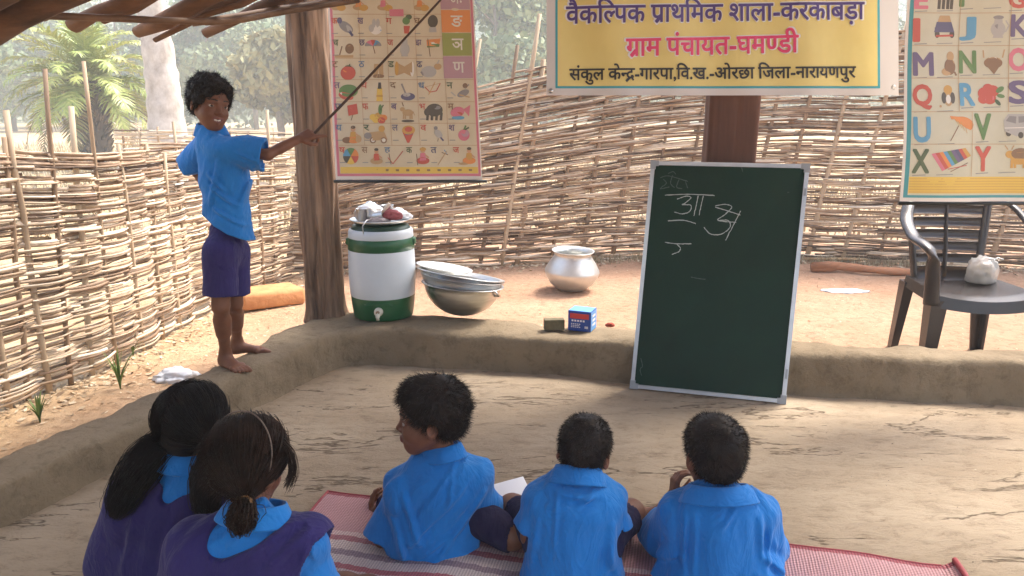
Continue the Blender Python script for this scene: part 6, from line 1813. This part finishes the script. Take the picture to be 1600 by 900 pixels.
def combA(p): 
    top = np.clip((p[:, 2] - .03) / .08, 0, 1) ** 1.5; d = np.stack([p[:, 0] * 2, (p[:, 1] + .03) * 3 + .06 * top, -.08 * (1 - top)], 1); return unit3(d)
pa, rr_ = fuzz(V, Q, 6500, .021, .0010, 11, combA, .25, .9, .32)
strand_mesh("hair", put(pa, hr, hp, .99), rr_, M_HAIRBK, pA, (put(V, hr, hp, .99), Q))

# ---- second boy from the right, head bowed
J = dict(fwd=unit((.06, 1, 0)), pel=P(895, 862, 1.87), chest=P(897, 805, 1.87), neck=P(904, 752, 1.90), shL=P(838, 782, 1.90), shR=P(952, 780, 1.90), elL=P(829, 838, 1.88), elR=P(957, 836, 1.88), wrL=P(845, 842, 2.05), wrR=P(940, 842, 2.05))
J['pel'][2] = max(J['pel'][2], .115)
seated(J, P(800, 815, 2.08), P(984, 834, 2.05)); J['knL'][2] = max(J['knL'][2], .10); J['knR'][2] = max(J['knR'][2], .10)
hp, hr = P(912, 707, 1.95), rot_to(-14, 26, 6)
pB = person("seated boy in blue shirt with cropped head bowed, between two other boys", J, hp, .90, hr, cat="boy", base=(J['pel'][0], J['pel'][1], .03), handL=((.3, 1, -.3), (0, -.2, -1), 1, (.3,) * 4), handR=((-.3, 1, -.3), (0, -.2, -1), -1, (.3,) * 4), upL=.035, upR=.04)
shirt(pB, J, r0=.108, r1=.100, fl=.74, rs=.044, sl=(.052, .056), cut=(.85, .9), seed=9, amp=.0085, M=frame(ZUP, -FW), fr=(7, 20, 20),
      folds=[(S(958, 805, 1.86), S(952, 870, 1.85), .012, .014), (S(955, 845, 1.83), S(968, 900, 1.83), .013, .012), (S(840, 800, 1.85), S(828, 880, 1.84), .009, .014), (S(930, 768, 1.83), S(900, 800, 1.79), .006, .012), (S(870, 775, 1.83), S(865, 860, 1.79), .006, .012), (S(868, 765, 1.845), S(945, 770, 1.845), .010, .02)],
      collar=(J['neck'] + (-.004, -.012, -.004), J['neck'] + (.0, .014, .034), .070, .056, .008), slk=.012, skirt=[(P(855, 935, 1.84), .085), (P(935, 935, 1.84), .085), (P(895, 945, 1.83), .095)])
legs_cloth(pB, J, "shorts", .060, .054, M_DNAVY, t=.84, pelr=.08)
V, Q = cap_hair(.008, bumpy=.004, fr=45, seed=5, plane1=((0, .072, .055), (0, .80, -.60)), plane2=((0, -.06, -.062), (0, .42, -.91)))
def combD(p):
    top = np.clip((p[:, 2] - .03) / .08, 0, 1) ** 1.5
    return unit3(np.stack([p[:, 0] * 1.5, p[:, 1] * 2.0 + .02 + .08 * top, -.09 * (1 - top)], 1))
pa, rr_ = fuzz(V, Q, 5200, .014, .0009, 12, combD, .70, .75, .25, 4)
strand_mesh("hair", put(pa, hr, hp, .90), rr_, M_HAIRBK, pB, (put(V, hr, hp, .90), Q))

# ---- boy at the right, hand at his cheek
J = dict(fwd=unit((-.05, 1, 0)), pel=P(1122, 865, 1.87), chest=P(1124, 815, 1.87), neck=P(1122, 770, 1.88), shL=P(1062, 800, 1.90), shR=P(1186, 797, 1.90), elL=P(1030, 838, 2.0), elR=P(1199, 856, 1.97), wrL=P(1052, 776, 2.06), wrR=P(1160, 860, 2.1))
J['pel'][2] = max(J['pel'][2], .115)
seated(J, P(1050, 815, 2.12), P(1190, 815, 2.10)); J['knL'][2] = .07; J['knR'][2] = .07
hp, hr = P(1116, 712, 1.93), rot_to(9, 10, 0)
pC = person("seated boy in blue shirt at the right end, left hand against his cheek", J, hp, .97, hr, cat="boy", base=(J['pel'][0], J['pel'][1], .03), handL=((.12, .25, 1), (1, .1, -.1), 1, (.55, .6, .65, .7)), handR=((-.5, 1, -.3), (0, -.2, -1), -1, (.3,) * 4), upL=.035, upR=.04)
def wideC(v):
    v.cap(P(1068, 800, 1.89), P(1062, 880, 1.88), .045, .055, k=.02)
    v.cap(P(1082, 783, 1.865), P(1172, 783, 1.865), .030, k=.015, flat=(ZUP, .9)); v.cap(P(1180, 800, 1.89), P(1199, 862, 1.93), .048, .056, k=.025); v.cap(P(1066, 800, 1.9), P(1030, 838, 1.97), .046, .050, k=.025)
shirt(pC, J, r0=.115, r1=.110, fl=.74, rs=.046, sl=(.050, .055), cut=(1.05, 1.05), seed=13, amp=.0085, M=frame(ZUP, -FW), fr=(6, 22, 22), extra=wideC,
      folds=[(S(1186, 805, 1.82), S(1188, 880, 1.80), .009, .010), (S(1203, 820, 1.85), S(1190, 880, 1.82), .010, .010), (S(1085, 800, 1.815), S(1080, 890, 1.79), .007, .010), (S(1068, 800, 1.83), S(1066, 890, 1.80), .007, .010), (S(1150, 795, 1.80), S(1120, 830, 1.78), .006, .010), (S(1060, 860, 1.82), S(1018, 862, 1.88), .010, .01), (S(1188, 862, 1.81), S(1226, 885, 1.86), .009, .01)],
      collar=(J['neck'] + (0, -.008, -.012), J['neck'] + (0, .006, .022), .094, .072, .010), slk=.014, skirt=[(P(1065, 935, 1.84), .10), (P(1180, 935, 1.84), .10), (P(1122, 945, 1.83), .11)])
legs_cloth(pC, J, "shorts", .066, .06, M_DNAVY, t=.80, pelr=.08)
V, Q = cap_hair(.010, bumpy=.004, fr=45, seed=8, plane1=((0, .072, .055), (0, .80, -.60)), plane2=((0, -.06, -.070), (0, .40, -.91)))
pa, rr_ = fuzz(V, Q, 5600, .014, .0009, 13, combD, .70, .75, .25, 4)
strand_mesh("hair", put(pa, hr, hp, .97), rr_, M_HAIRBK, pC, (put(V, hr, hp, .97), Q))


# ---- girls
def guided(n, seed, tie, hp, hr, hs, t, rootsel, r=.0009, K=10, tail=None, tailr=.03, jit=.004, lift=.0):
    """long strands lying on the head from their roots to a tie, then falling along the tail"""
    rg = np.random.default_rng(seed)
    c = np.array((0, -.013, .034)); rad = np.array((.072 + t, .090 + t, .078 + t))
    out = []
    u = rg.normal(size=(n * 6, 3)); u /= np.linalg.norm(u, axis=1, keepdims=True)
    u = u[rootsel(u)][:n]; n = len(u)
    tu = unit((np.array(tie) - c) / rad)
    s = np.linspace(0, 1, K)
    w = u[:, None] * (1 - s)[None, :, None] + tu * s[None, :, None] + np.array((0, -.0, .0))
    w /= np.maximum(np.linalg.norm(w, axis=2, keepdims=True), 1e-6)
    off = 1 + rg.normal(size=(n, 1, 1)) * jit / .09 + lift
    pth = c + w * rad * off
    e = (s ** 3)[None, :, None]; pth = pth * (1 - e) + (np.array(tie) + rg.normal(size=(n, 1, 3)) * .006) * e
    pth = put(pth, hr, hp, hs)
    if tail is not None:
        tl = catmull(tail, 6); k2 = len(tl); q = np.linspace(0, 1, k2)
        o = rg.normal(size=(n, 3)) * .5; prof_ = np.interp(q, [0, .12, .5, .85, 1], [.3, .8, 1, .75, .25]) * tailr
        cut = rg.uniform(.75, 1, n)
        tp_ = tl[None] + o[:, None] * prof_[None, :, None] + rg.normal(size=(n, 1, 3)) * .003
        wob = .006 * np.sin(q[None, :] * 7 + rg.uniform(0, 6, (n, 1)))[:, :, None] * unit3(rg.normal(size=(n, 3)))[:, None]
        tp_ = tp_ + wob * q[None, :, None]
        pth = np.concatenate([pth, tp_[:, 1:]], 1)
    kk = pth.shape[1]; rr = np.interp(np.linspace(0, 1, kk), [0, .1, .8, 1], [.6, 1, 1, .25])[None] * r * rg.uniform(.7, 1.4, (n, 1))
    return pth, rr


def pinafore(root, J, r0, r1, fl, rs, win, seed, skirt_pts, arms=(), folds=()):
    """win: (point, radius) pairs of the open neckline on the back; arms: which sleeves come out of it, the others are covered"""
    keys = ['pel', 'chest', 'neck', 'shL', 'shR', 'elL', 'elR']
    P_ = np.array([J[k] for k in keys] + list(skirt_pts)); v = Vol(P_.min(0) - .2, P_.max(0) + .16, .0042)
    ribcage(v, J['pel'], J['chest'], J['neck'] - (0, 0, .02), J['shL'], J['shR'], J['fwd'], r0, r1, fl, rs, .05)
    for p in skirt_pts: v.cap(J['pel'], p, .10, .075, k=.05)
    for c in 'LR':
        if c not in arms: v.cap(J['sh' + c], J['el' + c], .070, .078, k=.03)
    rt = np.cross(J['fwd'], ZUP)
    for s, c in ((-1, 'L'), (1, 'R')):
        if c in arms: v.cap(J['sh' + c] + rt * s * .048 - ZUP * .03, J['el' + c] + rt * s * .06, .066, .085, k=.004, sub=True)
    v.wrinkle(.0045, (8, 18, 18), seed, frame(ZUP, -FW), o=3)
    for a, b, r, k in folds: v.fold(a, b, r * 1.2, r * .8, -J['fwd'], J['chest'])
    for (p0, q0), (p1, q1) in zip(win[:-1], win[1:]):
        for t in np.linspace(0, 1, 7):
            p, q = p0 * (1 - t) + p1 * t, q0 * (1 - t) + q1 * t
            v.cap(p - J['fwd'] * .13, p + J['fwd'] * .07, q, k=.003, sub=True)
    v.cap(J['neck'] - (0, 0, .03), J['neck'] + (0, 0, .08), .066, .075, k=.004, sub=True)
    V, Q = v.mesh(); V[:, 2] = np.maximum(V[:, 2], .030)
    return mk("pinafore", V, Q, M_NAVY, root)


# the further girl, two long black ponytails
J = dict(fwd=unit((.28, 1, 0)), pel=P(262, 890, 1.78), chest=P(268, 815, 1.77), neck=P(292, 728, 1.76), shL=P(213, 778, 1.76), shR=P(362, 778, 1.76), elL=P(182, 880, 1.80), elR=P(392, 880, 1.82), wrL=P(240, 890, 2.0), wrR=P(360, 890, 2.0))
J['pel'][2] = max(J['pel'][2], .12)
seated(J, J['pel'] + (-.20, .2, 0), J['pel'] + (.22, .18, 0)); J['knL'][2] = J['knR'][2] = .10
hp, hr, hs = P(303, 668, 1.80), rot_to(-20, 12, 4), .94
g1 = person("girl in navy pinafore with two long black ponytails, seated at the far left", J, hp, hs, hr, cat="girl", base=(J['pel'][0], J['pel'][1], .03), handL=((.3, 1, -.3), (0, -.2, -1), 1, (.3,) * 4), handR=((-.3, 1, -.3), (0, -.2, -1), -1, (.3,) * 4), upL=.035, upR=.04)
shirt(g1, J, r0=.10, r1=.100, fl=.72, rs=.046, sl=(.055, .062), cut=.9, seed=21, amp=.004, M=frame(ZUP, -FW), collar=(J['neck'] + (0, -.004, -.004), J['neck'] + (.004, .006, .034), .064, .050, .004))
pinafore(g1, J, .130, .120, .76, .060, [(P(290, 722, 1.68), .055), (P(262, 760, 1.66), .036), (P(242, 790, 1.655), .016)], 5, [J['pel'] + (-.16, .13, -.03), J['pel'] + (.16, .12, -.03), J['pel'] + (-.06, -.02, -.05)], folds=[(P(330, 790, 1.65), P(290, 890, 1.64), .010, 0), (P(205, 800, 1.66), P(180, 900, 1.66), .010, 0), (P(262, 810, 1.65), P(240, 900, 1.64), .008, 0)])
V, Q = cap_hair(.010, bumpy=.002, fr=30, seed=3, plane1=((0, .072, .058), (0, .85, -.52)), plane2=((0, -.06, -.072), (0, .25, -.96)))
inv = lambda p: ((np.asarray(p) - hp) @ hr) / hs
tL, tR = inv(P(262, 694, 1.77)), inv(P(333, 700, 1.74))
okr = lambda s: (lambda u: (u[:, 2] > -.75) & (u[:, 1] < .72 - .2 * u[:, 2]) & (u[:, 0] * s > -.03))
a1, r1_ = guided(2600, 31, tL, hp, hr, hs, .012, okr(-1), tail=[P(262, 694, 1.77), P(243, 705, 1.745), P(222, 730, 1.72), P(200, 765, 1.70), P(182, 803, 1.695)], tailr=.034)
a2, r2_ = guided(2300, 32, tR, hp, hr, hs, .012, okr(1), tail=[P(333, 700, 1.74), P(330, 718, 1.70), P(322, 745, 1.665), P(322, 785, 1.655), P(328, 800, 1.655)], tailr=.026)
hm_ = [(put(V, hr, hp, hs), Q), tubes(a1, r1_), tubes(a2, r2_)]
hm_ += [(tubes(np.array([catmull([P(262, 694, 1.77), P(243, 705, 1.745), P(222, 730, 1.72), P(200, 765, 1.70), P(188, 792, 1.697)], 6)]), np.interp(np.linspace(0, 1, 25), [0, .15, .5, .8, 1], [.012, .024, .030, .022, .006])[None], 12)),
        (tubes(np.array([catmull([P(333, 700, 1.74), P(330, 718, 1.70), P(322, 745, 1.665), P(322, 780, 1.655)], 6)]), np.interp(np.linspace(0, 1, 19), [0, .15, .5, .8, 1], [.012, .018, .022, .018, .006])[None], 12))]
Vh, Qh = join(hm_); mk("hair", Vh, Qh, M_HAIRB, g1)
M_TIE = mat("hair_tie", srgb(176, 150, 150), .5)
mb = MB(); mb.lathe([(.013, -.006), (.017, -.003), (.017, .003), (.013, .006)], P(262, 695, 1.76), 18, Euler((R(20), R(-50), 0)).to_matrix()); mb.build("hair_tie", M_TIE, g1)

# the nearer girl, brown hair gathered at the nape
J = dict(fwd=unit((.30, 1, 0)), pel=P(395, 1000, 1.49), chest=P(398, 905, 1.47), neck=P(402, 806, 1.48), shL=P(312, 862, 1.47), shR=P(478, 850, 1.47), elL=P(280, 985, 1.5), elR=P(508, 965, 1.52), wrL=P(350, 975, 1.70), wrR=P(470, 970, 1.72))
J['pel'][2] = max(J['pel'][2], .12)
seated(J, J['pel'] + (-.20, .2, 0), J['pel'] + (.22, .18, 0)); J['knL'][2] = J['knR'][2] = .10
hp, hr, hs = P(388, 726, 1.52), rot_to(-24, 14, 6), .89
g2 = person("girl in a navy pinafore, brown hair with thin hairband and short tail at her nape", J, hp, hs, hr, cat="girl", base=(J['pel'][0], J['pel'][1], .03), handL=((.3, 1, -.3), (0, -.2, -1), 1, (.3,) * 4), handR=((-.3, 1, -.3), (0, -.2, -1), -1, (.3,) * 4), upL=.035, upR=.04)
shirt(g2, J, r0=.10, r1=.098, fl=.72, rs=.044, sl=(.054, .062), cut=.9, seed=22, amp=.007, M=frame(P(330, 870, 1.4) - P(420, 800, 1.4), -FW), folds=[(P(405, 815, 1.385), P(345, 862, 1.37), .006, .012), (P(375, 812, 1.39), P(322, 862, 1.375), .006, .012), (P(490, 858, 1.40), P(500, 910, 1.41), .008, .012), (P(474, 862, 1.40), P(482, 905, 1.40), .007, .012)],
      collar=(J['neck'] + (0, -.004, -.006), J['neck'] + (.004, .006, .030), .072, .056, .004))
pinafore(g2, J, .132, .120, .77, .068, [(P(395, 800, 1.39), .060), (P(356, 834, 1.375), .054), (P(322, 864, 1.37), .036)], 6, [J['pel'] + (-.16, .13, -.03), J['pel'] + (.16, .12, -.03), J['pel'] + (-.06, -.02, -.05)], arms='R', folds=[(P(450, 825, 1.39), P(372, 890, 1.36), .008, .012), (P(470, 845, 1.39), P(405, 900, 1.36), .008, .012), (P(300, 830, 1.4), P(262, 900, 1.4), .010, 0)])
V, Q = cap_hair(.012, bumpy=.008, fr=22, seed=6, plane1=((0, .072, .058), (0, .85, -.52)), plane2=((0, -.06, -.080), (0, .2, -.98)))
inv = lambda p: ((np.asarray(p) - hp) @ hr) / hs
tie = P(382, 790, 1.415)
a1, r1_ = guided(3600, 41, inv(tie), hp, hr, hs, .014, lambda u: (u[:, 2] > -.8) & (u[:, 1] < .75 - .2 * u[:, 2]), tail=[tie, P(380, 800, 1.40), P(377, 812, 1.395), P(378, 824, 1.395)], tailr=.019, jit=.004)
# loose curls over the crown
pa, rr_ = fuzz(V, Q, 3000, .032, .0008, 42, lambda p: unit3(np.stack([p[:, 0] * .6, -.08 + 0 * p[:, 0], -.06 + 0 * p[:, 0]], 1)), .30, .9, .5, 6)
hm_ = [(put(V, hr, hp, hs), Q), tubes(a1, r1_), tubes(put(pa, hr, hp, hs), rr_)]
hm_ += [tubes(np.array([catmull([tie, P(380, 800, 1.40), P(377, 812, 1.395), P(378, 820, 1.395)], 6)]), np.interp(np.linspace(0, 1, 19), [0, .2, .6, 1], [.012, .016, .018, .006])[None], 10)]
rg = np.random.default_rng(5); wl = []
for i in range(90):      # wisps beside the right cheek
    o = rg.normal(size=3) * .006; wl.append(catmull([P(440, 690, 1.52) + o * .5, P(452, 708, 1.51) + o * .7, P(457, 730, 1.50) + o * .8, P(455, 748, 1.50) + o, P(449, 758 + rg.uniform(-6, 6), 1.50) + o], 3))
wl = np.array(wl); hm_.append(tubes(wl, np.linspace(1, .3, wl.shape[1])[None] * .0009))
Vh, Qh = join(hm_); mk("hair", Vh, Qh, M_HAIRBR, g2)
mb = MB(); mb.lathe([(.014, -.006), (.019, -.003), (.019, .003), (.014, .006)], P(381, 789, 1.405), 18, Euler((R(40), 0, 0)).to_matrix()); mb.build("hair_tie", mat("brown_tie", srgb(120, 84, 44), .6), g2)
bd_pts = []
for a in np.linspace(-100, 100, 30):      # hairband over the crown
    q = np.array((.0925 * math.sin(R(a)), -.030 - .005 * abs(math.sin(R(a))), .034 + .0985 * math.cos(R(a)))); bd_pts.append(put(q, hr, hp, hs))
mb = MB(); mb.tube(bd_pts, .0015, 8); mb.build("hairband", mat("hairband_metal", (.20, .15, .12), .45, metal=.6), g2)
# ---- boy standing on the kerb with the pointer
zk = .168
J = dict(fwd=unit((.95, .18, 0)), pel=P(354, 385, 3.14), chest=P(352, 275, 3.14), neck=P(331, 205, 3.15), shR=P(346, 232, 3.07), shL=P(322, 224, 3.25), elR=P(418, 242, 3.10), wrR=P(467, 217, 3.19), elL=P(300, 262, 3.32), wrL=P(338, 305, 3.33))
J['hipR'], J['hipL'] = P(344, 395, 3.08), P(364, 395, 3.20)
J['knR'], J['knL'] = P(345, 478, 3.06), P(366, 474, 3.20)
aR, aL = G(354, 572, zk), G(372, 552, zk)
J['anR'], J['anL'] = aR + (0, 0, .062), aL + (0, 0, .062)
J['toR'], J['toL'] = G(397, 588, zk), G(424, 550, zk)
hp, hr, hs = P(328, 163, 3.14), rot_to(-132, 8, -8), .94
pS = person("barefoot smiling boy in blue shirt and navy shorts standing on the kerb with a pointer", J, hp, hs, hr, cat="boy", base=(aR[0], aR[1], zk), smile=True, h=.0033, limb=.82,
            handR=(P(500, 204, 3.23) - J['wrR'], (.1, .75, -.65), 1, (.15, .85, .95, 1.0), .88), handL=((.5, 0, -.8), (0, -1, 0), -1, (.4,) * 4), upL=zk - .002, upR=zk - .002, fsc=.92)
hemn = unit(P(395, 380, 3.1) - P(322, 340, 3.1)); hn = np.array((hemn[2], 0, -hemn[0])); hn = hn if hn[2] < 0 else -hn
def ext(v): v.cap(P(352, 300, 3.13), P(362, 372, 3.12), .088, .096, k=.04, flat=(J['fwd'], .9))
shirt(pS, J, r0=.086, r1=.082, fl=.92, rs=.042, sl=(.054, .062), cut=(.95, .92), seed=31, amp=.0075, h=.0036, M=frame(P(335, 340, 3.1) - P(390, 270, 3.1), (0, -1, 0)), fr=(8, 22, 22), extra=ext, hem=(P(358, 358, 3.10), hn), slk=.02, fo=(.1, -1, 0),
      folds=[(P(330, 290, 3.055), P(372, 325, 3.045), .008, .012), (P(326, 270, 3.06), P(352, 300, 3.045), .008, .012), (P(372, 322, 3.04), P(394, 262, 3.05), .009, .014), (P(334, 325, 3.05), P(382, 356, 3.035), .007, .012), (P(365, 238, 3.03), P(400, 252, 3.04), .006, .012), (P(340, 250, 3.03), P(328, 320, 3.05), .007, .012)],
      collar=(J['neck'] + (.0, 0, -.010), J['neck'] + (.0, -.004, .030), .058, .048, .006))
legs_cloth(pS, J, "shorts", .068, .068, M_NAVY, t=.80, pelr=.076, seed=8, h=.0036)
V, Q = cap_hair(.017, bumpy=.013, fr=46, seed=12, plane1=((0, .072, .050), (0, .82, -.57)), plane2=((0, -.06, -.062), (0, .5, -.87)))
pa, rr_ = fuzz(V, Q, 6500, .022, .0011, 51, None, .6, 0, .8, 5)
strand_mesh("hair", put(pa, hr, hp, hs), rr_, M_HAIRB, pS, (put(V, hr, hp, hs), Q))
# white piping down the side of the shorts
S0, S1 = P(476, 224, 3.205), P(692, -4, 3.60); d = unit(S1 - S0)
mb = MB(); mb.tube(catmull([S0, S0 * .66 + S1 * .34 + (0, 0, -.004), S0 * .33 + S1 * .67 + (0, 0, -.004), S1, S1 + d * .12], 5), np.linspace(.0062, .0042, 21), 9)
tag(mb.build("pointer_stick", mat("cane", srgb(84, 58, 40), .7, var=srgb(56, 40, 28), nscale=20), origin=S0), "long thin wooden pointer in the standing boy's hand, aimed at the Hindi chart", "pointer")

# ---- small things among the children
p = P(800, 806, 2.16); p[2] = .032
mb = MB(); mb.box((p[0] + .005, p[1] + .04, .05), (.13, .17, .02), Euler((R(22), R(-6), R(20))), bev=.003); tag(mb.build("notebook", mat("paper_white", (.8, .8, .82), .6), origin=p), "white notebook lying open behind the bowed boy's left knee", "notebook")
p = G(1050, 915, .03)
soft("school_bag", P(1052, 935, 1.60) * (1, 1, 0) + (0, 0, .03), (.062, .045, .085), mat("bag_cloth", srgb(44, 52, 70), .7, bump=.3), "dark rounded bag top at the bottom edge behind the boy at the right end", "bag", 5)
